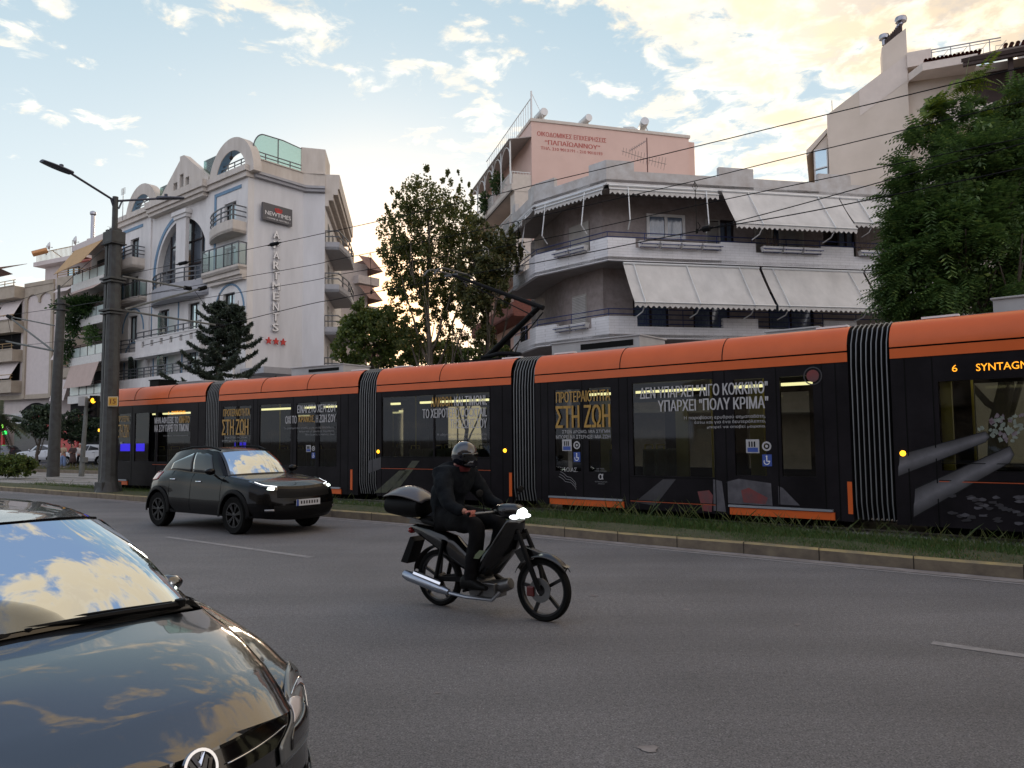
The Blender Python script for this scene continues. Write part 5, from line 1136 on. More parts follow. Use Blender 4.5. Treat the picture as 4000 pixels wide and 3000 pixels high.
h2_ = panes(m2, [(872, 922), (931, 980)], *DZ)+panes(m2, [(1014, 1136)], 1.0, 2.62)+panes(m2, [(1158, 1232), (1246, 1316)], *DZ)
b2 = module(m2, .31, m2.L-.31, h2_, seams=(866, 926, 990, 1006, 1145, 1240, 1330, 1360), steps=((864, 996), (1150, 1334)), cove_gaps=2)
lights(m2, ((1020, 1140), (1190, 1232), (1268, 1316))); seats(m2, (2.6, 3.2, 3.9)); poles(m2, (1.1, 2.0, 4.4))
u1a = m1.u(452)
h1_ = panes(m1, [(462, 512), (528, 608), (618, 745)], 1.05, 2.55)
b1 = module(m1, m1.u(405), m1.L-.31, h1_, seams=(518, 613, 775), steps=((458, 505),), cove_gaps=2, farholes=[(1.3, 2.6, 1.2, 2.5), (3.0, 4.6, 1.2, 2.5)])
lights(m1, ((600, 618), (640, 745))); seats(m1, (3.0, 3.8)); poles(m1, (2.3, 4.3))
L5 = 9.0
h5_ = [(m5.u(3668), m5.u(3668)+3.3, 1.12, 2.42), (m5.u(3668)+3.7, m5.u(3668)+5.2, .95, 2.6)]
b5 = module(m5, .31, L5, h5_, seams=(3540, 3648), cove_gaps=3, farholes=[(1.0, 2.6, 1.1, 2.5), (3, 4.6, 1.1, 2.5), (5, 6.6, 1.1, 2.5)])
lights(m5, ((3664, 3845), (3862, 4180))); seats(m5, (2.4, 3.2)); poles(m5, (1.25, 2.9))
w = MB(); w.box(m5.u(3668), m5.u(3712), .12, .2, 1.12, 2.42); m5.part(w, 'inner_post', 'pole_yellow')
# horizontal body seams with an orange edge
for mod, a, b in ((m3, 1490, 1915), (m4, 2456, 2786), (m5, 3656, 4300), (m1, 600, 800)):
    for z, m_ in ((1.22 if mod is not m4 else .90, 'tram_seam'), (.97 if mod is not m4 else .46, 'tram_seam'), (.955 if mod is not m4 else .445, 'orange_line')):
        w = MB(); w.box(mod.u(a), mod.u(b), -.005, 0, z, z+.012); mod.part(w, 'seam', m_)
for mod, px_ in ((m2, 1374), (m3, 1992), (m4, 3312)):
    x = min(mod.u(px_), mod.L-.35); w = MB(); w.box(x-.035, x+.035, -.006, .002, .42, .92); mod.part(w, 'edge_stripe', 'tram_orange')
# bellows between the sections
def bellows(ma_, mb_, J):
    a0 = math.atan2((ma_.B-ma_.A).y, (ma_.B-ma_.A).x); a1_ = mb_.rz; am = (a0+a1_)/2; path = [(.10, .34), (.04, .6), (.04, 2.75), (.08, 3.05), (.2, 3.28), (.4, 3.38), (TW-.4, 3.38), (TW-.2, 3.28), (TW-.04, 2.9), (TW-.04, .5), (TW-.1, .34)]
    w = MB(); n_ = 18
    def fn(s_, t_):
        k = t_*(len(path)-1); i = min(int(k), len(path)-2); f = k-i; y = path[i][0]*(1-f)+path[i+1][0]*f; z = path[i][1]*(1-f)+path[i+1][1]*f
        d = .035*(1 if round(s_*n_) % 2 else -1); cy, cz = TW/2, 1.85; r_ = math.hypot(y-cy, z-cz); return (-.32+.64*s_, y-(y-cy)/r_*d*-1*-1, z-(z-cz)/r_*d)
    w.grid(fn, n_, 40, smooth=False); o = w.build('bellows', MATS['rubber'], tram); loc = (J[0]-tram.location.x, J[1]-tram.location.y, -tram.location.z); o.location = loc; o.rotation_euler = (0, 0, am)
    for k in range(8):
        x = -.26+k*.52/7; r_ = MB(); r_.tube([(x, y-(.035 if y < 1 else -.035), z+(.03 if z > 3 else 0)) for y, z in path], .010, 5); r_.build('bellows_rib', MATS['rib_grey'], o)
bellows(m1, m2, JA); bellows(m2, m3, JB); bellows(m3, m4, JC); bellows(m4, m5, JD)
# cab nose
uf = m1.u(352, 1850); ub = m1.u(405); ut = m1.u(398, 1585)
w = MB(); sidep = [(uf+.25, .3), (uf, .55), (uf, 1.35), (ut, 2.81), (ub-.004, 2.81), (ub-.004, .3)]
def nose(mb, pr, y0, y1, tf): # tapered in plan towards the front
    n_ = len(pr); yy = lambda u, y: y+(1 if y < 1 else -1)*.3*max(0, (ub-u)/(ub-uf))**1.5
    mb.add([(u, yy(u, y0), z) for u, z in pr]+[(u, yy(u, y1), z) for u, z in pr], [tuple(range(n_))[::-1], tuple(range(n_, 2*n_))]+[(i, (i+1)%n_, (i+1)%n_+n_, i+n_) for i in range(n_)])
nose(w, sidep, .0, TW, 0); m1.part(w, 'cab', 'tram_black', recalc=True)
w = MB(); nose(w, [(uf-.02, .5), (uf-.03, 1.0), (uf+.55, 1.0), (uf+.55, .33), (uf+.2, .3)], -.02, TW+.02, 0); m1.part(w, 'front_bumper', 'tram_orange', recalc=True)
w = MB(); nose(w, [(uf-.01, 1.32), (ut-.02, 2.84), (ut+.20, 2.84), (uf+.13, 1.32)], -.02, .05, 0); m1.part(w, 'front_pillar', 'tram_orange', recalc=True)
w = MB(); nose(w, [(ut-.05, 2.80), (ub-.004, 2.80), (ub-.004, 3.36), (ut+.35, 3.3)], -.01, TW+.01, 0); m1.part(w, 'front_cowl', 'tram_orange', recalc=True)
w = MB(); w.lathe([(0, -.02), (.05, -.02), (.05, .05)], (m1.u(374, 1685), .12, 2.05), 12, 'y'); m1.part(w, 'side_lamp', 'amber_lamp')
# marker lamps
for mod, x, y in ((m3, 1438, 1764), (m3, 1971, 1760), (m5, 3519, 1771)):
    u = max(.36, min(mod.u(x), mod.L-.36)); z = mod.z(x, y); w = MB(); w.lathe([(0, -.03), (.03, -.028), (.042, -.01), (.045, 0)], (u, 0, z), 12, 'y'); mod.part(w, 'marker_lamp', 'amber_lamp')
# roof equipment
def rbox(mod, u0, u1, y0, y1, z1, m='roof_grey', vent=True):
    w = MB(); w.box(u0, u1, y0, y1, 3.41, z1); w.box(u0-.03, u1+.03, y0-.03, y1+.03, z1, z1+.03); o = mod.part(w, 'roof_unit', m, bevel=.01)
    if vent: w = MB(); w.box(u0+(u1-u0)*.35, u1-.15, y0-.012, y0-.002, 3.5, z1-.06); w.build('grille', MATS['tram_seam'], o)
rbox(m2, 2.5, 4.5, .7, 1.7, 3.64); rbox(m4, .2, 2.4, .75, 1.8, 3.68); rbox(m5, 1.6, 4.4, .6, 1.7, 3.62, vent=False); rbox(m1, 2.0, 2.5, .6, 1.2, 3.62, 'tram_seam', False); rbox(m1, 3.2, 4.6, .8, 1.6, 3.5, vent=False); rbox(m4, 5.0, 5.9, .7, 1.6, 3.48, vent=False)
for mod, u in ((m2, .5), (m2, 5.2), (m3, .6), (m3, 3.8), (m4, .6), (m4, 6.0), (m5, .7)):
    w = MB(); w.box(u, u+.5, .30, .42, 3.40, 3.43); mod.part(w, 'roof_trim', 'sign_white')
# pantograph
o_ = -1.2
pb, pk_, ph = [fz(m3.A, m3.B, *q, o_) for q in ((1885, 1405), (2105, 1200), (1762, 1070))]
cu = MB(); cu.tube([(pb[0], 1.2, 3.48), (pk_[0], 1.2, pk_[1])], [.085, .06], 10); m3.part(cu, 'pantograph_lower_arm', 'tram_seam')
cu = MB(); cu.tube([(pk_[0]+.12, 1.2, pk_[1]-.03), (ph[0]+.05, 1.2, ph[1]-.03)], [.06, .032], 8); cu.tube([(pk_[0]-.1, 1.1, pk_[1]-.2), (ph[0]+.3, 1.1, ph[1]-.17)], .014, 5); m3.part(cu, 'pantograph_upper_arm', 'rubber')
cu = MB(); cu.tube([(pb[0]+.5, 1.35, 3.5), (pk_[0]+.08, 1.25, pk_[1]-.12)], .016, 5); m3.part(cu, 'pantograph_rod', 'tram_seam')
cu = MB()
for dx_ in (-.16, .16): cu.tube([(ph[0]+dx_, .35, ph[1]-.17), (ph[0]+dx_, .5, ph[1]-.02), (ph[0]+dx_, .7, ph[1]+.04), (ph[0]+dx_, 1.7, ph[1]+.04), (ph[0]+dx_, 1.9, ph[1]-.02), (ph[0]+dx_, 2.05, ph[1]-.17)], .022, 6)
cu.bar((ph[0]-.2, 1.2, ph[1]-.03), (ph[0]+.2, 1.2, ph[1]-.03), .05, .05); m3.part(cu, 'pantograph_head', 'rail_grey')
cu = MB(); cu.box(pb[0]-.25, pb[0]+1.2, .75, 1.65, 3.40, 3.50); cu.lathe([(.05, 0), (.05, .22)], (pb[0]-.15, 1.1, 3.46), 8, 'y'); m3.part(cu, 'pantograph_base', 'tram_seam')
cu = MB(); cu.tube([(pb[0]+.1+1.1*t, 1.0+.05*math.sin(9*t), 3.56+.05*math.sin(3*t)) for t in [i/14 for i in range(15)]], .05, 8); m3.part(cu, 'roof_hose', 'rubber')
# --- advertising lettering
def T(mod, body, m_, x0, x1, yt, yb, bold=0.): mod.put(text('lettering', body, m_, tram, mod.u(x0), mod.u(x1), mod.z(x1, yb), mod.z(x1, yt), -.007, bold=bold))
G, W_, S_ = 'ad_gold', 'ad_white', 'ad_thin'
T(m4, 'ΠΡΟΤΕΡΑΙΟΤΗΤΑ', G, 2173, 2385, 1520, 1564, .09); T(m4, 'ΣΤΗ ΖΩΗ', G, 2170, 2384, 1578, 1668, .10)
T(m4, 'ΣΤΟΝ ΔΡΟΜΟ, ΜΙΑ ΣΤΙΓΜΗ', W_, 2196, 2382, 1678, 1692); T(m4, 'ΜΠΟΡΕΙ ΝΑ ΣΤΕΡΗΣΕΙ ΜΙΑ ΖΩΗ', W_, 2171, 2382, 1698, 1712)
T(m4, 'Ι.Ο.ΑΣ.', W_, 2202, 2254, 1827, 1843); T(m4, 'ΜΕ ΤΗΝ', S_, 2328, 2356, 1829, 1834); T(m4, 'ΥΠΟΣΤΗΡΙΞΗ:', S_, 2319, 2365, 1838, 1843); T(m4, 'α', W_, 2333, 2353, 1851, 1874, .06); T(m4, 'συγκοινωνίες', S_, 2320, 2367, 1879, 1886); T(m4, 'αθηνών', S_, 2331, 2358, 1887, 1893)
T(m4, 'ΔΕΝ ΥΠΑΡΧΕΙ "ΛΙΓΟ ΚΟΚΚΙΝΟ"', W_, 2501, 3003, 1487, 1535, .085); T(m4, 'ΥΠΑΡΧΕΙ "ΠΟΛΥ ΚΡΙΜΑ"', W_, 2571, 3003, 1546, 1594, .085)
T(m4, 'Η παραβίαση ερυθρού σηματοδότη,', W_, 2672, 2990, 1617, 1634); T(m4, 'έστω και για ένα δευτερόλεπτο,', W_, 2712, 2990, 1637, 1653); T(m4, 'μπορεί να αποβεί μοιραία.', W_, 2761, 2990, 1658, 1672)
T(m3, 'ΑΛΚΟΟΛ', G, 1684, 1768, 1548, 1586, .085); T(m3, 'ΚΑΙ ΤΙΜΟΝΙ.', W_, 1775, 1903, 1543, 1581, .085); T(m3, 'ΤΟ ΧΕΙΡΟΤΕΡΟ COCKTAIL', W_, 1651, 1903, 1589, 1626, .085); T(m3, 'ΤΗΣ ΖΩΗΣ ΣΟΥ', W_, 1759, 1902, 1634, 1671, .085)
T(m3, 'Η οδήγηση υπό την επήρεια αλκοόλ', S_, 1709, 1902, 1690, 1702); T(m3, 'είναι επικίνδυνη για τη ζωή.', S_, 1752, 1902, 1707, 1719)
T(m2, 'ΠΡΟΤΕΡΑΙΟΤΗΤΑ', G, 873, 977, 1595, 1623, .085); T(m2, 'ΣΤΗ ΖΩΗ', G, 869, 972, 1636, 1698, .10); T(m2, 'ΣΤΟΝ ΔΡΟΜΟ, ΜΙΑ ΣΤΙΓΜΗ', S_, 881, 968, 1705, 1713); T(m2, 'ΜΠΟΡΕΙ ΝΑ ΣΤΕΡΗΣΕΙ ΜΙΑ ΖΩΗ', S_, 870, 968, 1718, 1726)
T(m2, 'ΕΙΝΑΙ ΣΤΟ ΧΕΡΙ ΣΟΥ', W_, 1162, 1314, 1577, 1608, .085); T(m2, 'ΟΧΙ ΤΟ', W_, 1116, 1160, 1624, 1654, .085); T(m2, 'ΚΡΑΝΟΣ,', G, 1168, 1230, 1622, 1652, .085); T(m2, 'Η ΖΩΗ ΣΟΥ', W_, 1235, 1312, 1618, 1648, .085)
T(m2, 'Το χτύπημα στο κεφάλι είναι εκτός επικίνδυνα,', S_, 1110, 1308, 1664, 1674); T(m2, 'ακόμα και με χαμηλές ταχύτητες.', S_, 1170, 1308, 1679, 1688); T(m2, 'Μην ξεχνάς το κράνος σου!', S_, 1195, 1307, 1692, 1701)
T(m1, 'ΠΡΟΤΕΡΑΙ', G, 462, 506, 1624, 1646, .03); T(m1, 'ΣΤΗ ΖΩΗ', G, 462, 506, 1658, 1708, .04); T(m1, 'ΜΗΝ ΑΦΗΣΕΙΣ ΤΟ', W_, 606, 698, 1627, 1653, .085); T(m1, 'ΚΙΝΗΤΟ', G, 701, 742, 1625, 1651, .085); T(m1, 'ΝΑ ΣΟΥ ΠΑΡΕΙ ΤΟ ΤΙΜΟΝΙ', W_, 606, 739, 1656, 1684, .085)
T(m1, 'Όταν οδηγείς, μην κοιτάς στο κινητό.', S_, 640, 738, 1698, 1704); T(m1, 'α', W_, 474, 482, 1721+5, 1735, .04)
T(m1, '6   ΣΥΝΤΑΓΜΑ', 'led_amber', 658, 726, 1604, 1617, .02); T(m5, '6', 'led_amber', 3727, 3748, 1424, 1451, .0); 
u_ = m5.u(3822); m5.put(text('lettering', 'SYNTAGMA', 'led_amber', tram, u_, m5.u(4062), m5.z(3822, 1449), m5.z(3822, 1421), -.007, bold=.01))
# icons beside the doors
def icons(mod, x, y, s=1.):
    u, z = mod.u(x), mod.z(x, y); k = .115*s
    w = MB(); w.box(u-k, u+k, -.007, -.003, z-k, z+k); mod.part(w, 'sticker', 'ad_white'); w = MB(); w.box(u-k*.8, u+k*.8, -.010, -.0075, z-k*.85, z-.2*k); mod.part(w, 'sticker_band', 'icon_blue')
    for q in (-.5, -.1, .3): w = MB(); w.box(u+q*k-.012, u+q*k+.012, -.010, -.0075, z-.1*k, z+.7*k); mod.part(w, 'sticker_figure', 'tram_seam')
    w = MB(); w.lathe([(k*.45, -.006), (k*.7, -.006)], (u+2.1*k, 0, z), 16, 'y'); w.lathe([(0, -.006), (k*.22, -.006)], (u+2.1*k, 0, z), 10, 'y'); mod.part(w, 'door_button', 'ad_white')
    w = MB(); w.box(u+1.4*k, u+2.8*k, -.006, -.003, z-2.9*k, z-1.2*k); mod.part(w, 'wheelchair_sticker', 'icon_blue')
    w = MB(); cx_, cz_ = u+2.05*k, z-2.15*k; w.lathe([(k*.34, -.008), (k*.46, -.008)], (cx_, 0, cz_-.1*k), 12, 'y', a0=R(150), a1=R(370)); w.box(cx_-.06*k, cx_+.1*k, -.009, -.0065, cz_-.05*k, cz_+.55*k); w.box(cx_, cx_+.5*k, -.009, -.0065, cz_-.1*k, cz_+.04*k); w.lathe([(0, -.008), (.13*k, -.008)], (cx_, 0, cz_+.68*k), 8, 'y'); mod.part(w, 'wheelchair_symbol', 'sign_white')
icons(m4, 2213, 1739); icons(m4, 2936, 1743); icons(m2, 1207, 1752, .75)
w = MB(); uu, zz = m4.u(2205), m4.z(2205, 1870)
for k in range(3):
    w.tube([(uu-.12+.10*(1-math.cos(t*2.2))-.02*k, -.006, zz+.14-.05*k-.10*t+.03*math.sin(t*3)) for t in [i/8 for i in range(9)]]+[(uu+.1+.16*math.sin(t*1.5), -.006, zz+.05-.05*k-.16*t) for t in [i/8 for i in range(1, 9)]], .004, 4)
m4.part(w, 'road_swirl', 'ad_thin')
# pictures printed on the wrap, kept abstract: road surface, light beams, red paint
def shape(mod, pts, m_, d=.003, nm='wrap_picture'):
    vs = [(mod.u(x, y), -d, mod.z(x, y)) for x, y in pts]; w = MB(); w.add(vs, [tuple(range(len(vs)))]); mod.part(w, nm, m_)
shape(m4, [(2838, 1882), (2886, 1870), (3012, 1888), (3018, 1975), (2845, 1966)], 'ad_pale'); shape(m4, [(2895, 1915), (2925, 1905), (3000, 1945), (2990, 1970), (2905, 1962)], 'ad_red', .0035); shape(m4, [(3040, 1898), (3058, 1906), (3125, 1975), (3042, 1970)], 'ad_pale')
shape(m4, [(2725, 1920), (2770, 1915), (2785, 1935), (2780, 2000), (2745, 1995)], 'ad_red'); shape(m4, [(2786, 1872), (2820, 1880), (2836, 2000), (2788, 1995)], 'ad_pale')
shape(m4, [(2590, 1872), (2640, 1872), (2560, 1975), (2480, 1962)], 'ad_grey')
shape(m3, [(1560, 1838), (1600, 1838), (1510, 1925), (1462, 1925)], 'ad_green'); shape(m3, [(1610, 1800), (1640, 1800), (1545, 1925), (1518, 1925)], 'ad_green'); shape(m3, [(1440, 1800), (1490, 1785), (1490, 1830), (1440, 1850)], 'ad_grey')
for k, sc in enumerate((1.0, .9, .8, .7, .6, .5, .4, .3, .2, .1)):
    mat('beam_%d' % k, tuple(c*(.024+.0115*k) for c in (1, .97, 1.08)), .45, var=.3, scale=3)
    for a, b, wa, wb2 in (((3515, 1818), (3850, 1706), 46, 22), ((3575, 1965), (3945, 1775), 60, 34)):
        shape(m5, [(a[0], a[1]-wa*sc), (b[0], b[1]-wb2*sc), (b[0]+18*sc, b[1]), (b[0], b[1]+wb2*sc), (a[0]-6, a[1]+wa*sc)], 'beam_%d' % k, .003+.0003*k, 'beam_picture')
rr_ = random.Random(5)
mat('ad_petal', (.22, .25, .21), .5, col2=(.10, .12, .10), scale=14, detail=6)
for k in range(44):
    cx_, cy_ = 3925+rr_.gauss(0, 42), 1668+rr_.gauss(0, 24); a = [(cx_+rr_.uniform(4, 14)*math.cos(t), cy_+rr_.uniform(4, 14)*math.sin(t)) for t in [i*math.pi/4 for i in range(8)]]
    shape(m5, a[::-1], 'ad_flower' if k % 3 == 0 else 'ad_petal', .006+.0002*k, 'flower_picture')
for k in range(34):
    cx_, cy_ = 3700+rr_.uniform(0, 320), 1925+rr_.uniform(0, 130); a = [(cx_+rr_.uniform(10, 26)*math.cos(t), cy_+rr_.uniform(4, 9)*math.sin(t)) for t in [i*math.pi/4 for i in range(8)]]
    shape(m5, a[::-1], 'ad_grey' if k % 3 else 'ad_pale', .004+.0004*k, 'stone_picture')
w = MB(); w.lathe([(0, -.006), (.10, -.006)], (m4.u(3180), 0, m4.z(3180, 1468)), 18, 'y'); m4.part(w, 'red_lamp_picture', 'ad_red'); w = MB(); w.lathe([(.13, -.006), (.15, -.006)], (m4.u(3180), 0, m4.z(3180, 1468)), 22, 'y'); m4.part(w, 'red_lamp_ring', 'ad_grey')
w = MB(); w.box(m1.u(470, 1750, -.3), m1.u(560, 1750, -.3), .30, .34, 1.36, 1.60); m1.part(w, 'blue_glow_panel', 'blue_glow')  # glowing panel added to imitate a blue light reflected in the cab glass
# ================================================================== trees, bushes, grass
mat('bark', (.10, .08, .06), .9, col2=(.055, .045, .035), scale=9, bump=.6, bscale=20); mat('pale_bark', (.17, .14, .11), .85, col2=(.09, .075, .055), scale=4, bump=.3, bscale=20)
def limbs(mb, base, top, r0, spread, n, rg, lean=(0, 0)):
    """tapered trunk and rising limbs; returns limb polylines"""
    out = []; b = Vector(base); t = Vector(top); k = 9; pts = [b.lerp(t, i/k)+Vector((rg.uniform(-.1, .1), rg.uniform(-.1, .1), 0))*(i > 0) for i in range(k+1)]
    mb.tube(pts, [r0*(1-.85*i/k) for i in range(k+1)], 10); out.append(pts)
    for i in range(n):
        f = .22+.7*i/n+rg.uniform(-.03, .03); s = b.lerp(t, f); a = i*2.4+rg.uniform(-.4, .4); ln = spread*(1-.55*f)*rg.uniform(.7, 1.15); up = (t-b).length*(.30*(1-f)+.10)
        q = [s]; 
        for j in range(1, 7): g = j/6; q.append(s+Vector((math.cos(a)*ln*g, math.sin(a)*ln*g, up*g**1.3))+Vector([rg.uniform(-.09, .09) for _ in range(3)])*ln*.3)
        mb.tube(q, [r0*.45*(1-f*.6)*(1-.85*j/6)+.008 for j in range(7)], 6); out.append(q)
        for c in range(4):
            s2 = q[2+c]; a2 = a+rg.uniform(-1.3, 1.3); l2 = ln*.42; q2 = [s2+Vector((math.cos(a2)*l2*j/3, math.sin(a2)*l2*j/3, up*.45*j/3)) for j in range(4)]; mb.tube(q2, [r0*.12*(1-.7*j/3)+.004 for j in range(4)], 5); out.append(q2)
    return out
def fill(blobs, n, rg, gap=.0):
    """points through a set of ellipsoids, clumped"""
    vol = np.array([r[0]*r[1]*r[2] for c, r in blobs])**.8; vol /= vol.sum(); P = []
    for (c, r), v in zip(blobs, vol):
        nc = max(6, int(n*v/45)); ctr = rg.normal(size=(nc, 3)); ctr /= np.linalg.norm(ctr, axis=1)[:, None]; ctr *= rg.uniform(.25, 1, (nc, 1))**.5
        cid = rg.integers(0, nc, int(n*v)); off = rg.normal(size=(len(cid), 3)); off /= (np.linalg.norm(off, axis=1)[:, None]+1e-6); off *= rg.uniform(0, 1, (len(cid), 1))**.5
        cs = rg.uniform(.7, 1.5, nc)[cid][:, None]*.24
        P.append(np.array(c)+(ctr[cid]+off*cs)*np.array(r))
    return np.concatenate(P)
def tree(name, label, base, top, r0, spread, nl, blobs, nleaf, size, lm, bm='bark', seed=1, aspect=.7, group=None, cat='tree'):
    """blobs are given in world metres as ((x,y,z),(rx,ry,rz))"""
    t = thing(name, label, cat, base, 0, group); rg = random.Random(seed); mb = MB(); rel = Vector(top)-Vector(base)
    limbs(mb, (0,0,0), tuple(rel), r0, spread, nl, rg); mb.build('trunk', MATS[bm], t)
    ng = np.random.default_rng(seed); P = fill([((c[0]-base[0], c[1]-base[1], c[2]-base[2]), r) for c, r in blobs], nleaf, ng)
    leafmesh('crown', lm, t, P, size, seed, aspect=aspect); return t
def pb_(px, py, Y, rx, ry=None, rz=None):
    p = aty(px, py, Y); k = Y/3000; return ((p.x, p.y, p.z), (rx*k, (ry or rx)*k, (rz or rx)*k))
plane = leafmat('plane_leaf', (.045, .070, .020), (.15, .16, .045), (.30, .20, .05), trans=.6)
Yp = 36; g0 = aty(1690, 1500, Yp); tp = aty(1665, 800, Yp)
bl_ = [pb_(1640, 800, Yp, 95, 110, 110), pb_(1585, 900, Yp, 90, 100, 120), pb_(1530, 950, Yp, 60, 90, 130), pb_(1700, 870, Yp, 110, 110, 130), pb_(1780, 850, Yp, 75, 100, 120), pb_(1830, 900, Yp, 50, 90, 110), pb_(1570, 1020, Yp, 80, 100, 80), pb_(1660, 1010, Yp, 110, 110, 100), pb_(1770, 1010, Yp, 90, 110, 110),
       pb_(1665, 690, Yp, 30, 40, 55), pb_(1740, 710, Yp, 28, 40, 60), pb_(1800, 720, Yp, 18, 30, 60), pb_(1620, 720, Yp, 25, 40, 50), pb_(1545, 770, Yp, 22, 40, 60), pb_(1510, 840, Yp, 22, 40, 70), pb_(1840, 770, Yp, 22, 40, 60),
       pb_(1600, 1130, Yp, 70, 90, 60), pb_(1540, 1170, Yp, 50, 60, 70), pb_(1730, 1130, Yp, 90, 100, 70), pb_(1620, 1240, Yp, 70, 90, 50), pb_(1740, 1230, Yp, 60, 80, 60), pb_(1590, 1330, Yp, 70, 70, 50), pb_(1760, 1340, Yp, 80, 70, 70), pb_(1560, 1100, Yp, 60, 60, 60), pb_(1660, 1110, Yp, 80, 90, 80), pb_(1690, 1210, Yp, 70, 90, 70), pb_(1640, 1330, Yp, 50, 80, 50), pb_(1530, 1250, Yp, 50, 60, 60), pb_(1800, 1180, Yp, 70, 90, 90)]
tree('plane_tree', 'tallest street tree, an open-crowned plane tree against the sunset glow', (g0.x, g0.y, 0), tp, .22, 2.0, 14, bl_, 32000, .125, plane, 'pale_bark', 11)
bl_ = [pb_(1920, 1010, 34, 90, 90, 110), pb_(1880, 900, 34, 40, 50, 70), pb_(1985, 900, 34, 28, 40, 70), pb_(2010, 960, 34, 35, 50, 100), pb_(1860, 1100, 34, 90, 90, 100), pb_(1940, 1150, 34, 60, 80, 90), pb_(1850, 1220, 34, 70, 70, 70), pb_(1900, 1320, 34, 50, 60, 70), pb_(1830, 1020, 34, 60, 60, 90)]
g0 = aty(1890, 1500, 34); tree('street_tree', 'dark olive tree right of the plane tree, behind the pantograph', (g0.x, g0.y, 0), aty(1910, 950, 34), .16, 1.5, 10, bl_, 15000, .15, leafmat('olive_leaf', (.04, .055, .018), (.11, .11, .032), (.22, .15, .04), trans=.35), 'bark', 12)
bl_ = [pb_(1440, 1300, 40, 120, 110, 110), pb_(1370, 1360, 40, 70, 80, 100), pb_(1590, 1350, 40, 70, 80, 80), pb_(1430, 1220, 40, 60, 70, 60), pb_(1520, 1290, 40, 80, 90, 90), pb_(1480, 1230, 40, 70, 70, 50), pb_(1390, 1290, 40, 50, 60, 60), pb_(1560, 1400, 40, 90, 90, 60), pb_(1440, 1420, 40, 110, 100, 60)]
g0 = aty(1450, 1550, 40); tree('street_tree', 'low bushy green tree beside the hotel balconies', (g0.x, g0.y, 0), aty(1460, 1220, 40), .2, 1.8, 10, bl_, 15000, .17, leafmat('mid_leaf', (.05, .085, .018), (.13, .17, .035), (.26, .24, .05), trans=.4), 'bark', 13)
bl_ = [pb_(1700, 1390, 44, 110, 80, 60), pb_(1850, 1400, 44, 100, 80, 55), pb_(1960, 1400, 40, 60, 60, 50), pb_(2050, 1390, 38, 40, 50, 40)]
g0 = aty(1820, 1550, 44); tree('street_tree', 'low dark foliage below the plane tree crown, just above the tram roof', (g0.x, g0.y, 0), aty(1820, 1380, 44), .15, 1.5, 8, bl_, 8000, .19, leafmat('mid_leaf', (0, 0, 0), (0, 0, 0)), 'bark', 14)
# balcony plants beneath the brick balconies
# conifer behind the tram
cy = 33.0; cb = aty(850, 1500, cy); ct = aty(862, 1145, cy); t = thing('conifer', 'dark conifer with upswept layered branches in front of the hotel', 'tree', (cb.x, cb.y, 0))
mb = MB(); H_ = ct.z; mb.tube([(0, 0, 0), (0, 0, H_*.6), (0, 0, H_)], [.16, .09, .02], 8); mb.tube([(0, 0, 5.3), (.5, .1, 5.7), (.75, .1, 6.6), (.8, .1, 7.75)], [.07, .06, .05, .015], 6)
rg = random.Random(4); NP = []; ND = []
def branch(o, a, ln, z0, up):
    q = []
    for j in range(8): g = j/7; q.append(Vector((o[0]+math.cos(a)*ln*g, o[1]+math.sin(a)*ln*g, z0+up*ln*(g**1.6)-.12*ln*math.sin(math.pi*g))))
    mb.tube(q, [.035*(1-.85*g/7)+.004 for g in range(8)], 5); return q
for i in range(46):
    f = i/46; z = 2.6+(H_-2.9)*f**.9; a = i*2.399; ln = (2.35*(1-f)**.75+.22)*rg.uniform(.7, 1.15)
    q = branch((0, 0), a, ln, z, rg.uniform(.15, .38)); NP.append((q, ln))
for i in range(18):
    f = i/18; z = 5.8+1.8*f; q = branch((.78, .1), i*2.4, (1.1*(1-f)+.15)*rg.uniform(.7, 1.1), z, .3); NP.append((q, .8))
mb.build('trunk', MATS['bark'], t); pts = []; dirs = []
for q, ln in NP:
    for j in range(7):
        for k in range(int(75*(.5+ln*.4))):
            g = rg.random(); p = q[j].lerp(q[j+1], g); w_ = (.20 if j < 6 else .12)*(1-.35*abs(j-3)/3); side = rg.uniform(-1, 1)*w_*1.4
            d = (q[j+1]-q[j]).normalized(); s = Vector((-d.y, d.x, 0)); pts.append(p+s*side+Vector((0, 0, rg.uniform(-.10, .05))))
P = np.array([tuple(p) for p in pts]); leafmesh('crown', leafmat('needle', (.012, .024, .014), (.036, .055, .030), trans=.05), t, P, .19, 6, aspect=.22)
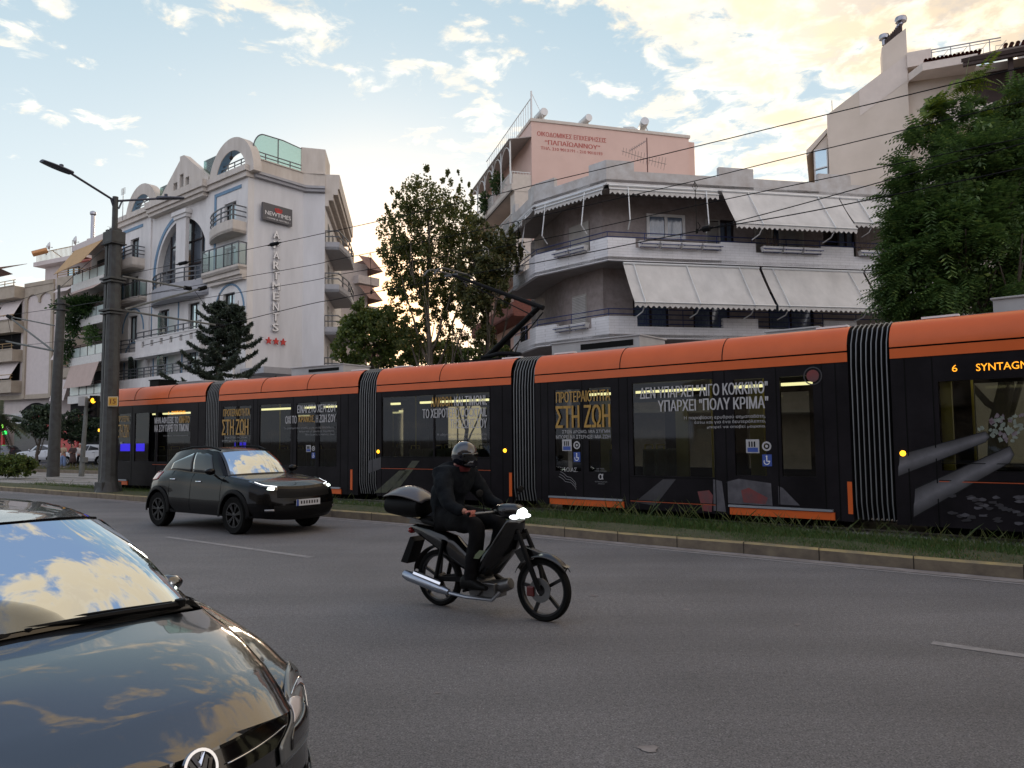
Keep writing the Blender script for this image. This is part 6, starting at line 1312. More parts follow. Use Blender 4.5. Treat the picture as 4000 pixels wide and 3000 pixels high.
# big ailanthus at the right with pinnate leaves
def fronds(name, m_, parent, pos, size, seed, pairs=8, droop=.5, outward=None):
    rg = np.random.default_rng(seed); n = len(pos); d = rg.normal(size=(n, 3)); 
    if outward is not None: d = d*.6+outward*1.2
    d[:, 2] -= droop*rg.uniform(0, 1.4, n); d /= np.linalg.norm(d, axis=1)[:, None]; up = np.tile(np.array([[0, 0, 1.]]), (n, 1)); s = np.cross(d, up); s /= (np.linalg.norm(s, axis=1)[:, None]+1e-6)
    L_ = size*rg.uniform(.6, 1.3, n)[:, None]; V = []; nn = np.cross(s, d)
    for k in range(pairs):
        f = (k+.6)/pairs; c = pos+d*L_*f-up*L_*.25*f*f; lw = L_*.34*(1-.35*f); 
        for sg in (-1, 1):
            tip = c+s*sg*lw+d*lw*.35-up*lw*.35; mid1 = c+(tip-c)*.5+d*lw*.17; mid2 = c+(tip-c)*.5-d*lw*.17; V.append(np.stack([c, mid1, tip, mid2], 1))
    V = np.concatenate(V).reshape(-1, 3); q = len(V)//4; me = bpy.data.meshes.new(name); me.vertices.add(4*q); me.loops.add(4*q); me.polygons.add(q)
    me.vertices.foreach_set('co', V.ravel()); me.loops.foreach_set('vertex_index', np.arange(4*q, dtype=np.int32)); me.polygons.foreach_set('loop_start', np.arange(0, 4*q, 4, dtype=np.int32)); me.polygons.foreach_set('loop_total', np.full(q, 4, dtype=np.int32)); me.update(); me.validate(); me.materials.append(m_)
    o = bpy.data.objects.new(name, me); COL.objects.link(o); o.parent = parent; return o
Ya = 19.5; ab = aty(3900, 1600, Ya); t = thing('ailanthus_tree', 'huge dense green tree with feathery leaves at the right edge', 'tree', (ab.x, ab.y, 0)); mb = MB()
limbs(mb, (0, 0, 0), (.3, 0, 8.6), .26, 1.9, 12, random.Random(9)); mb.build('trunk', MATS['bark'], t)
bl_ = [pb_(3800, 620, Ya, 190, 200, 130), pb_(3700, 800, Ya, 190, 200, 160), pb_(3950, 700, Ya, 200, 220, 200), pb_(3620, 960, Ya, 160, 180, 150), pb_(3800, 980, Ya, 240, 240, 200), pb_(4050, 950, Ya, 250, 240, 300), pb_(3640, 1130, Ya, 180, 180, 120), pb_(3850, 1180, Ya, 250, 220, 120), pb_(3560, 1060, Ya, 120, 130, 120), pb_(4100, 600, Ya, 160, 200, 200),
       pb_(3740, 430, Ya, 80, 90, 60), pb_(3900, 420, Ya, 110, 110, 70), pb_(3640, 530, Ya, 80, 90, 60), pb_(4020, 420, Ya, 80, 100, 60), pb_(3590, 700, Ya, 90, 90, 80), pb_(3530, 850, Ya, 70, 80, 80), pb_(3600, 1210, Ya, 120, 120, 60), pb_(3500, 1180, Ya, 60, 70, 60)]
P = fill([((c[0]-ab.x, c[1]-ab.y, c[2]), r) for c, r in bl_], 15000, np.random.default_rng(8)); ctr = np.array([3900/1e9, 0, 6.5]); out_ = P-np.array([.3, 0, 5.5]); out_ /= np.linalg.norm(out_, axis=1)[:, None]
fronds('crown', leafmat('ailanthus_leaf', (.045, .095, .026), (.11, .19, .045), (.20, .27, .06), trans=.35), t, P, .46, 3, 6, .7, out_)
P2_ = fill([((c[0]-ab.x, c[1]-ab.y, c[2]), (r[0]*.97, r[1]*.97, r[2]*.97)) for c, r in bl_], 26000, np.random.default_rng(18)); leafmesh('inner_crown', MATS['ailanthus_leaf'], t, P2_, .13, 19, aspect=.5, droop=.3)
tips = [pb_(3770, 330, Ya, 45, 50, 30), pb_(3830, 300, Ya, 30, 30, 30), pb_(3640, 420, Ya, 45, 50, 25), pb_(3610, 470, Ya, 40, 40, 25), pb_(3950, 440, Ya, 60, 50, 30), pb_(3880, 460, Ya, 50, 50, 25), pb_(3720, 640, Ya, 25, 30, 20)]
P = fill([((c[0]-ab.x, c[1]-ab.y, c[2]), r) for c, r in tips], 150, np.random.default_rng(5)); o2 = np.zeros_like(P); o2[:, 2] = .6; o2[:, 0] = .5
fronds('young_leaves', leafmat('young_leaf', (.07, .13, .02), (.20, .25, .03), trans=.4), t, P, .55, 4, 9, .4, o2)
# street trees and hedge at the left
dk = leafmat('dark_leaf', (.016, .034, .018), (.045, .07, .03), trans=.15)
for k, (lab, px_, Y, bl2) in enumerate((('dark leafy tree left of the second pole hiding the shop signs', 150, 52, [pb_(130, 1660, 52, 60, 60, 35), pb_(160, 1620, 52, 60, 60, 35), pb_(180, 1670, 52, 60, 60, 45), pb_(90, 1650, 52, 40, 50, 20), pb_(190, 1600, 52, 50, 60, 25)]), ('dark tree between the second pole and the traffic signal', 285, 54, [pb_(255, 1670, 54, 45, 50, 50), pb_(310, 1640, 54, 60, 50, 40), pb_(350, 1670, 54, 50, 50, 60), pb_(385, 1640, 54, 40, 50, 60), pb_(300, 1700, 54, 60, 50, 30)]))):
    g0 = aty(px_, 1750, Y); tree('street_tree', lab, (g0.x, g0.y, .1), aty(px_, 1620, Y), .12, .9, 8, bl2, 9000, .15, dk, 'bark', 30+k)
hd = [pb_(20, 1820, 33, 70, 60, 45), pb_(70, 1815, 33, 60, 60, 42), pb_(115, 1825, 33, 32, 50, 36), pb_(-30, 1820, 33, 60, 60, 45)]
hc = aty(50, 1850, 33); P = fill([((c[0]-hc.x, c[1]-hc.y, c[2]-.25), r) for c, r in hd], 9000, np.random.default_rng(2)); o = leafmesh('hedge', leafmat('hedge_leaf', (.03, .06, .012), (.11, .16, .025), (.18, .15, .03), trans=.2), None, P, .10, 3); o.location = (hc.x, hc.y, .25); tag(o, 'clipped green hedge on the median at the left edge', 'hedge')
pt = aty(-10, 1600, 40); t = thing('palm_tree', 'palm with drooping fronds cut by the left picture edge', 'tree', (pt.x, pt.y, 0)); mb = MB(); mb.tube([(0, 0, 0), (0, 0, pt.z-.3)], [.22, .18], 10); mb.build('trunk', MATS['bark'], t)
P = np.tile(np.array([[0, 0, pt.z-.2]]), (26, 1)); fronds('crown', leafmat('palm_leaf', (.03, .045, .02), (.08, .085, .04)), t, P, 1.5, 3, 16, .8)
# grass of the median
def blades(name, line_a, line_b, n, h, m_, seed, zb=.145, dens_fn=None, lean=.5):
    rg = np.random.default_rng(seed); A = np.array(line_a); B = np.array(line_b); nseg = len(A)-1; w_ = np.array([1/(5+.25*(A[i][0]**2+A[i][1]**2)**.5)**2 for i in range(nseg)])*np.linalg.norm(A[1:]-A[:-1], axis=1); w_ /= w_.sum()
    i = rg.choice(nseg, n, p=w_); f = rg.random((n, 1)); t_ = rg.random((n, 1)); p = (A[i]*(1-f)+A[i+1]*f)*(1-t_)+(B[i]*(1-f)+B[i+1]*f)*t_
    keep = np.ones(n, bool)
    if dens_fn is not None: keep = rg.random(n) < dens_fn(p, t_[:, 0])
    p = p[keep]; n = len(p); hh_ = h*(.45+.7*t_[keep][:, 0])*rg.uniform(.35, 1.25, n)*(1+.9*np.exp(-((p[:, 0]-2.2)/1.6)**2)*(t_[keep][:, 0] > .55)); a = rg.uniform(0, 6.283, n); w2 = (.006+.004*rg.random(n))*(.30 if h > .1 else .7); dx_ = np.cos(a)*w2; dy_ = np.sin(a)*w2; la = rg.uniform(0, 6.283, n); ll = hh_*lean*rg.uniform(.2, 1.3, n)
    z0 = np.full(n, zb); V = np.stack([np.stack([p[:, 0]-dx_, p[:, 1]-dy_, z0], 1), np.stack([p[:, 0]+dx_, p[:, 1]+dy_, z0], 1), np.stack([p[:, 0]+dx_*.6+np.cos(la)*ll*.60, p[:, 1]+dy_*.6+np.sin(la)*ll*.60, z0+hh_*.64], 1), np.stack([p[:, 0]+np.cos(la)*ll, p[:, 1]+np.sin(la)*ll, z0+hh_*.95], 1)], 1).reshape(-1, 3)
    me = bpy.data.meshes.new(name); me.vertices.add(4*n); me.loops.add(4*n); me.polygons.add(n); me.vertices.foreach_set('co', V.ravel()); me.loops.foreach_set('vertex_index', np.arange(4*n, dtype=np.int32)); me.polygons.foreach_set('loop_start', np.arange(0, 4*n, 4, dtype=np.int32)); me.polygons.foreach_set('loop_total', np.full(n, 4, dtype=np.int32)); me.update(); me.validate(); me.materials.append(m_)
    o = bpy.data.objects.new(name, me); COL.objects.link(o); return struct(o, 'stuff')
gk = dens(KERB[1:8], .5); gA = off_line(gk, .14); gB = off_line(gk, 1.75); gA2 = off_line(gk, .9)
tag(blades('grass', gA, gB, 130000, .075, leafmat('grass_blade', (.035, .080, .016), (.085, .15, .032), (.17, .15, .05), trans=.3), 1, dens_fn=lambda p, t: np.where(p[:, 0] > -1, np.clip(t*2.0-.02+.45*np.sin(p[:, 0]*2.3+p[:, 1])+.3*np.sin(p[:, 0]*6.1), .06, 1), .42*np.clip(t*1.5, .2, 1))), 'short green grass growing between kerb and tram', 'grass')
tag(blades('dry_grass', gA, gB, 26000, .04, leafmat('straw_blade', (.13, .10, .045), (.24, .18, .09), trans=.2), 2, dens_fn=lambda p, t: np.clip(1.15-t*.8, 0, 1)), 'dry straw-coloured grass along the kerb', 'grass')
tag(blades('tall_grass', gA2, gB, 6000, .22, leafmat('stalk_blade', (.05, .085, .02), (.16, .17, .06), trans=.3), 3, dens_fn=lambda p, t: np.clip(.25+.75*(p[:, 0] > 3.6)+.7*np.exp(-((p[:, 0]-1.6)/1.2)**2), 0, 1), lean=.9), 'tall seeding grass stalks against the tram skirt', 'grass')
fl = off_line(tl, 6.9); fl2 = off_line(tl, 8.3)
tag(blades('verge_grass', [q for q in fl if -36 < q[0] < -8], [q for q, r_ in zip(fl2, fl) if -36 < r_[0] < -8], 9000, .28, leafmat('verge_blade', (.06, .075, .02), (.17, .15, .05), trans=.3), 6, zb=.26), 'uncut yellowish grass on the far verge', 'grass')
# ================================================================== poles, wires, lamps, signals
mat('pole_steel', (.060, .066, .064), .6, metal=.25, col2=(.036, .033, .034), scale=5, bump=.15, bscale=50, detail=10); mat('pole_old', (.15, .16, .155), .7, col2=(.085, .088, .08), scale=3, detail=10); mat('wire_black', (.012, .012, .013), .6, var=0)
mat('yellow_plate', (.55, .30, .04), .5, var=.05); mat('plate_edge', (.62, .55, .40), .5, var=0); mat('maroon', (.12, .015, .012), .6, var=0); mat('lamp_grey', (.05, .055, .08), .45, metal=.3, var=.1); mat('rust', (.13, .05, .025), .8, var=.3, scale=10); mat('signal_box', (.33, .33, .33), .6, var=.1)
Yp1 = 23.3; pbse = atz(418, 1921, .15); PX, PY = pbse.x, pbse.y
pole = thing('catenary_pole', 'massive weathered steel tram pole carrying a yellow plate with number 15', 'pole', (PX, PY, .15), R(-35))
def pz(py): return CH+(1727-py)*PY/3000-.15
Ht = pz(885); w = MB(); w.tube([(.09, 0, 0), (.09, 0, .25), (.09, 0, .5), (.09, 0, Ht)], [.38, .27, .235, .18], 10); w.build('shaft', MATS['pole_steel'], pole, recalc=True)
w = MB(); w.bar((-.20, 0, 0), (-.155, 0, Ht), .13, .30); w.build('side_channel', MATS['pole_steel'], pole)
w = MB(); w.ext([(-.55, 0), (.48, 0), (.27, .45), (-.28, .45)], -.05, .05); w.ext([(-.2, 0), (.3, 0), (.25, .3), (-.15, .3)], -.3, .3); w.build('base_gusset', MATS['pole_steel'], pole)
w = MB(); w.box(-.26, .30, -.22, .22, Ht-.45, Ht-.08); w.box(-.30, .34, -.25, .25, Ht-.5, Ht-.45); w.build('cap_box', MATS['pole_steel'], pole, bevel=.03)
w = MB(); w.tube([(.03, 0, Ht-.1), (.03, 0, pz(752))], .085, 10); w.build('lamp_mast', MATS['pole_steel'], pole)
for py_ in (1085, 1210): z = pz(py_); w = MB(); w.box(-.30, .36, -.26, .26, z-.03, z+.03); w.box(-.27, .33, -.23, .23, z-.12, z-.07); w.build('clamp_band', MATS['pole_steel'], pole)
# number plate: faces the camera side of the road
pl = atz(438, 1568, 2.0); q0 = aty(405+16, 1587, PY-.33); q1 = aty(460, 1549, PY-.33)
pc = thing('number_plate', 'yellow plate reading 15 bolted to the big tram pole', 'sign', (q0.x, q0.y, q0.z), R(2)); PW = (q1.x-q0.x); PH = q1.z-q0.z
w = MB(); w.box(0, PW, 0, .02, 0, PH); w.build('plate_border', MATS['plate_edge'], pc); w = MB(); w.box(.02, PW-.02, -.006, -.001, .02, PH-.02); w.build('plate', MATS['yellow_plate'], pc); text('numerals', '15', 'maroon', pc, .07, PW-.06, .08, PH-.07, -.009, bold=.03)
# luminaires (each its own thing on its arm)
def lum(label, a, b, tip, wd):
    a, b, tip = Vector(a), Vector(b), Vector(tip); t = thing('street_lamp', label, 'street lamp', a, 0, 'twin lamps on the big tram pole')
    w = MB(); w.tube([(0, 0, 0), b-a], .035, 8); w.bar((b-a)*.02+Vector((0, 0, -.25)), (b-a)*.10, .04, .04); w.build('arm', MATS['lamp_grey'], t)
    d = (tip-b); L_ = d.length; d.normalize(); s = Vector((-d.y, d.x, 0)).normalized()*wd; up = s.cross(d).normalized(); up = up if up.z > 0 else -up
    def fn(u, v):
        ww = math.sin(math.pi*min(1, .12+u*.78))**.35*(1-.12*u); a_ = 2*math.pi*v; x = math.cos(a_)*ww; zz = math.sin(a_)*.055*(1.5 if math.sin(a_) > 0 else .5)*(1-.3*u)
        return (b-a)+d*(L_*u)+s*x+up*zz
    w = MB(); w.grid(fn, 14, 18); n0 = len(w.v); w.add([fn(0, k/18) for k in range(18)], [tuple(range(18))]); w.add([fn(1, k/18) for k in range(18)], [tuple(range(18))[::-1]]); w.build('head', MATS['lamp_grey'], t, recalc=True)
    w = MB(); c = (b-a)+d*(L_*.35)+up*.10; w.box(c.x-.04, c.x+.04, c.y-.04, c.y+.04, c.z-.02, c.z+.05); w.build('sensor', MATS['lamp_grey'], t); return t
mast_top = Vector((PX, PY, pz(768)+.15))
lum('street lamp head reaching up to the left against the sky', mast_top, aty(278, 678, PY-1.6), aty(163, 630, PY-2.4), .19)
lum('street lamp head pointing right in front of the hotel gable', mast_top+Vector((.1, 0, 0)), aty(615, 776, PY+1.0), aty(716, 776, PY+1.6), .19)
# overhead wires: over the near track, depth taken from the track line
TRK = off_line(TRAM, 1.2)
def on_track(px, py, line=TRK):
    d = ray(px, py); best = None
    for a, b in zip(line[:-1], line[1:]):
        a = Vector(a); b = Vector(b); e = b-a; n_ = Vector((e.y, -e.x)); den = Vector((d.x, d.y)).dot(n_)
        if abs(den) < 1e-9: continue
        s = a.dot(n_)/den; 
        if s <= 0: continue
        P = Vector((d.x, d.y))*s; t = (P-a).dot(e)/e.length_squared
        if -.001 <= t <= 1.001: return Vector((P.x, P.y, CH+d.z*s))
    return None
def wire(label, pts, r=.009, line=TRK, name='overhead_wire', group='overhead tram wires'):
    q = [on_track(*p, line) for p in pts]; q = [p for p in q if p]; sm = []
    for i in range(len(q)-1):
        p0, p1, p2, p3 = q[max(i-1, 0)], q[i], q[i+1], q[min(i+2, len(q)-1)]
        for k in range(6):
            t = k/6; sm.append(.5*((2*p1)+(p2-p0)*t+(2*p0-5*p1+4*p2-p3)*t*t+(3*p1-p0-3*p2+p3)*t**3))
    sm.append(q[-1]); w = MB(); w.tube(sm, r, 5); o = w.build(name, MATS['wire_black']); tag(o, label, 'wire', group); return o
wire('highest overhead wire, crossing the hotel sign letters', [(470, 1076), (715, 1027), (1070, 953), (1480, 864), (1851, 780), (2100, 720), (2700, 577), (3100, 479), (3805, 309), (4300, 190)], .010)
wire('overhead wire crossing the pink building and the roof parapet', [(480, 1165), (1150, 1048), (1300, 1017), (1490, 979), (1851, 903), (2100, 846), (2700, 710), (3100, 612), (4000, 395), (4300, 320)])
wire('overhead wire passing just above the framed window', [(480, 1215), (1150, 1108), (1300, 1077), (1502, 1042), (2100, 938), (2700, 807), (3500, 641), (4000, 538), (4300, 475)])
wire('lowest overhead wire touched by the pantograph', [(560, 1350), (1150, 1202), (1300, 1172), (1420, 1149), (1870, 1065), (2100, 1026), (2700, 907), (3100, 838), (3500, 759), (4000, 655)], .011)
wire('short upper wire joining the lowest one above the planters', [(2745, 900), (3100, 806), (3500, 695), (4000, 560), (4300, 478)], .010)
for k, (a, b, lab) in enumerate((((1446, 986), (1450, 1144), 'hanging dropper wire left of the plane tree'), ((2024, 862), (2028, 1036), 'hanging dropper wire in front of the left end of the white building'), ((2714, 706), (2722, 906), 'hanging dropper wire beside the framed window'))):
    p, q = on_track(*a), on_track(*b); w = MB(); w.tube([p, q], .007, 4); w.tube([p+Vector((0, 0, -.02)), p+Vector((-.05, 0, -.12)), p+Vector((0, 0, -.22)), p+Vector((.05, 0, -.12)), p+Vector((0, 0, -.02))], .006, 4); w.tube([q+Vector((.02, 0, .02)), q+Vector((.07, 0, .12)), q+Vector((.02, 0, .2))], .008, 4); w.bar(q+Vector((0, 0, -.03)), q+Vector((0, 0, .06)), .04, .04)
    tag(w.build('dropper_wire', MATS['wire_black']), lab, 'wire', 'droppers between the overhead wires')
for k, (px_, py_, lab) in enumerate(((1072, 953, 'black insulator on the wire in front of the raised hotel letters'), (715, 1028, 'black insulator on the wire in front of the hotel arch'), (2760, 893, 'wire clamp where the lower two wires meet'))):
    a = on_track(px_-26, py_+6); b = on_track(px_+26, py_-6); w = MB(); c = a.lerp(b, .5); w.tube([a, a.lerp(b, .2), a.lerp(b, .25), a.lerp(b, .75), a.lerp(b, .8), b], [.018, .03, .06, .06, .03, .018], 8); tag(w.build('insulator', MATS['wire_black']), lab, 'insulator')
# bracket arms reaching from the big pole over the track
def arm(label, pts, r, m_='pole_old', ins=None):
    w = MB(); q = [aty(x, y, Y) for x, y, Y in pts]; t = thing('bracket_arm', label, 'bracket arm', q[0]); w.tube([p-q[0] for p in q], r, 8); w.build('tube', MATS[m_], t)
    w = MB(); a, b = q[-2], q[-1]
    for k in range(5): f = .90+.02*k; p = a.lerp(b, f)-q[0]; w.tube([p, p+(b-a).normalized()*.04], .075, 10)
    w.build('insulator', MATS['wire_black'], t); return t
arm('upper pale bracket tube from the big pole to the hotel arch', [(478, 1080, PY), (746, 1128, PY+3.0)], .032)
arm('slanting pale bracket tube rising to meet the upper one', [(488, 1208, PY), (806, 1122, PY+3.2)], .034)
arm('lower pale bracket tube reaching into the conifer', [(470, 1211, PY), (878, 1275, PY+3.4)], .034)
wire('thin stay wire under the upper bracket tube', [(760, 1135), (810, 1205), (850, 1260)], .008)
wire('thin wire from the big pole past the curved hotel balcony', [(475, 1172), (640, 1140), (775, 1128)], .009)
# second pole, further back
P2 = atz(207, 1862, .26); H2 = CH+(1728-1165)*P2.y/3000-.26
p2 = thing('catenary_pole', 'slimmer tram pole with long bracket arms standing beside the hedge', 'pole', (P2.x, P2.y, .26), 0)
w = MB(); w.tube([(0, 0, 0), (.04, 0, H2*.5), (.12, 0, H2)], [.24, .20, .155], 12); w.build('shaft', MATS['pole_steel'], p2)
w = MB(); w.tube([(.0, 0, H2-.1), (.0, 0, H2+.62)], .055, 8); w.build('thin_pipe', MATS['pole_steel'], p2); w = MB(); w.box(-.12, .36, -.2, .2, H2-.45, H2-.4); w.box(-.12, .36, -.2, .2, H2-.2, H2-.16); w.build('clamp_band', MATS['pole_steel'], p2)
Yq = P2.y
arm('long pale bracket tube left of the second pole, its left end lower', [(208, 1370, Yq), (5, 1330, Yq+2.5)], .04)
arm('diagonal bracket tube dropping to the second pole', [(210, 1372, Yq), (28, 1232, Yq+2.5)], .04)
arm('thin upper bracket tube left of the second pole', [(212, 1272, Yq), (28, 1235, Yq+2.5)], .028)
def wire3(label, pts, r=.012):
    w = MB(); w.tube([aty(*p) for p in pts], r, 5); tag(w.build('overhead_wire', MATS['wire_black']), label, 'wire', 'overhead tram wires')
wire3('wire rising from the far left edge to the top of the second pole', [(-20, 1192, 40), (60, 1175, 38), (225, 1128, 34.2)])
wire3('wire from the left edge behind the bracket arms', [(-20, 1168, 40), (60, 1178, 38)], .01)
wire3('wire running between both poles at mid height', [(55, 1228, 37), (225, 1205, 34.2), (440, 1170, PY+.1)])
wire3('thin wire crossing both poles below their arms', [(-20, 1358, 37), (160, 1342, 34), (430, 1308, PY)], .010)
wire3('short vertical hanger at the left bracket arms', [(30, 1240, 36.5), (48, 1330, 36.5)], .010)
wire3('stay wire from the mustard awning down to the second pole', [(423, 955, PY), (238, 1122, 34)], .012)
# traffic signal
S_p = atz(318, 1861, .26); Ys = S_p.y; sg_ = thing('traffic_signal', 'slim traffic signal showing a lit amber lamp between the two poles', 'traffic light', (S_p.x, S_p.y, .26)); sz = lambda py: CH+(1728-py)*Ys/3000-.26
w = MB(); w.tube([(0, 0, 0), (.06, 0, 1.6), (.14, 0, sz(1555))], [.11, .085, .08], 10); w.build('post', MATS['pole_old'], sg_)
xo = .26; w = MB(); w.box(xo, xo+.32, -.05, .22, sz(1630), sz(1545)); w.build('housing', MATS['wire_black'], sg_, bevel=.03)
w = MB(); w.box(-.16, .12, -.12, .10, sz(1585), sz(1548)); w.build('control_box', MATS['signal_box'], sg_, bevel=.01)
for k, py_ in enumerate((1565, 1590, 1614)):
    w = MB(); w.lathe([(.115, -.20), (.125, -.2), (.125, -.05)], (xo+.17, 0, sz(py_)), 14, 'y', a0=R(-20), a1=R(200)); w.build('visor', MATS['wire_black'], sg_); w = MB(); w.lathe([(0, -.085), (.07, -.08), (.11, -.06)], (xo+.17, 0, sz(py_)), 14, 'y'); w.build('lens', MATS['amber_lamp'] if k == 0 else MATS['dark_frame'], sg_)
w = MB(); w.lathe([(0, -.12), (.12, -.1), (.12, .1), (0, .12)], (.12, 0, sz(1790+5)), 10, 'z'); w.build('push_button', MATS['pole_old'], sg_)
# ================================================================== cars
def paint(name, c, ior=1.6, rough=.25, spec=.5, flake=0.):
    ma = mat(name, c, rough, var=0, spec=spec, coat=1.0); b = ma.node_tree.nodes['Principled BSDF']; b.inputs['Coat IOR'].default_value = ior; b.inputs['Coat Roughness'].default_value = .015; return ma
def mirror_glass(name, base, fac, ior=1.7, tint=(.8, .87, .9)):
    ma = bpy.data.materials.new(name); ma.use_nodes = True; t = ma.node_tree; b = t.nodes['Principled BSDF']; b.inputs['Base Color'].default_value = (*base, 1); b.inputs['Roughness'].default_value = .4
    g = t.nodes.new('ShaderNodeBsdfGlossy'); g.inputs['Roughness'].default_value = .015; g.inputs[0].default_value = (*tint, 1); fr = t.nodes.new('ShaderNodeFresnel'); fr.inputs[0].default_value = ior; mx_ = t.nodes.new('ShaderNodeMath'); mx_.operation = 'MAXIMUM'; mx_.inputs[1].default_value = fac; t.links.new(fr.outputs[0], mx_.inputs[0])
    m_ = t.nodes.new('ShaderNodeMixShader'); t.links.new(mx_.outputs[0], m_.inputs[0]); t.links.new(b.outputs[0], m_.inputs[1]); t.links.new(g.outputs[0], m_.inputs[2]); t.links.new(m_.outputs[0], t.nodes['Material Output'].inputs[0]); MATS[name] = ma; return ma
paint('paint_black', (.002, .0025, .003), 2.05, .3, spec=.2); paint('paint_black_suv', (.003, .003, .004), 1.30, spec=.1); MATS['paint_black_suv'].node_tree.nodes['Principled BSDF'].inputs['Coat Weight'].default_value = .55; paint('paint_silver', (.42, .44, .46), 1.5, .35); paint('paint_white', (.60, .60, .60), 1.5, .35); paint('paint_grey_dark', (.03, .03, .035))
mirror_glass('windscreen', (.010, .013, .013), .22, 1.6, tint=(.55, .63, .70)); mirror_glass('side_glass', (.003, .0035, .004), .02, 1.3); mat('black_plastic', (.012, .012, .013), .55, var=.1, bump=.05, bscale=200); mat('gloss_black', (.005, .005, .006), .12, var=0, coat=.5)
mat('tyre', (.014, .014, .014), .85, var=.1, bump=.2, bscale=60); mat('rim_dark', (.04, .04, .042), .35, metal=.8, var=0); mat('rim_alloy', (.30, .30, .31), .3, metal=.9, var=0); mat('chrome', (.75, .75, .77), .08, metal=1, var=0); mat('plate_white', (.55, .56, .58), .4, var=0); mat('under_black', (.003, .003, .003), 1, var=0)
mat('headlamp_on', (1, 1, 1), .3, var=0, emit=(.88, 1.0, .90), estr=4); mat('drl_on', (1, 1, 1), .3, var=0, emit=(.95, .97, 1.0), estr=1.5); mat('tail_red', (.25, .01, .01), .2, var=0, coat=1); mat('lamp_reflector', (.62, .58, .57), .30, metal=.4, var=.1); mirror_glass('lamp_glass', (.09, .095, .10), .10, 1.45); mat('lamp_dark', (.02, .02, .022), .15, var=0, coat=1)
def lerp(a, b, t): return a+(b-a)*t
def interp(tab, x):
    """piecewise smooth interpolation of rows (x, v1, v2..)"""
    n = len(tab)
    if x >= tab[0][0]: return tab[0][1:]
    if x <= tab[-1][0]: return tab[-1][1:]
    for i in range(n-1):
        if tab[i][0] >= x >= tab[i+1][0]:
            t = (x-tab[i][0])/(tab[i+1][0]-tab[i][0]); p1, p2 = tab[i][1:], tab[i+1][1:]; p0 = tab[max(i-1, 0)][1:]; p3 = tab[min(i+2, n-1)][1:]
            return tuple(.5*((2*b)+(c-a)*t+(2*a-5*b+4*c-d)*t*t+(3*b-a-3*c+d)*t**3) if 0 < i < n-2 else lerp(b, c, t) for a, b, c, d in zip(p0, p1, p2, p3))
def cline(ca, cz, ea, eb, ez, t, n=2.4, m_=2.2): return (ea+(ca-ea)*max(0, 1-t**n)**(1/n), eb*t, ez+(cz-ez)*(1-t**m_))
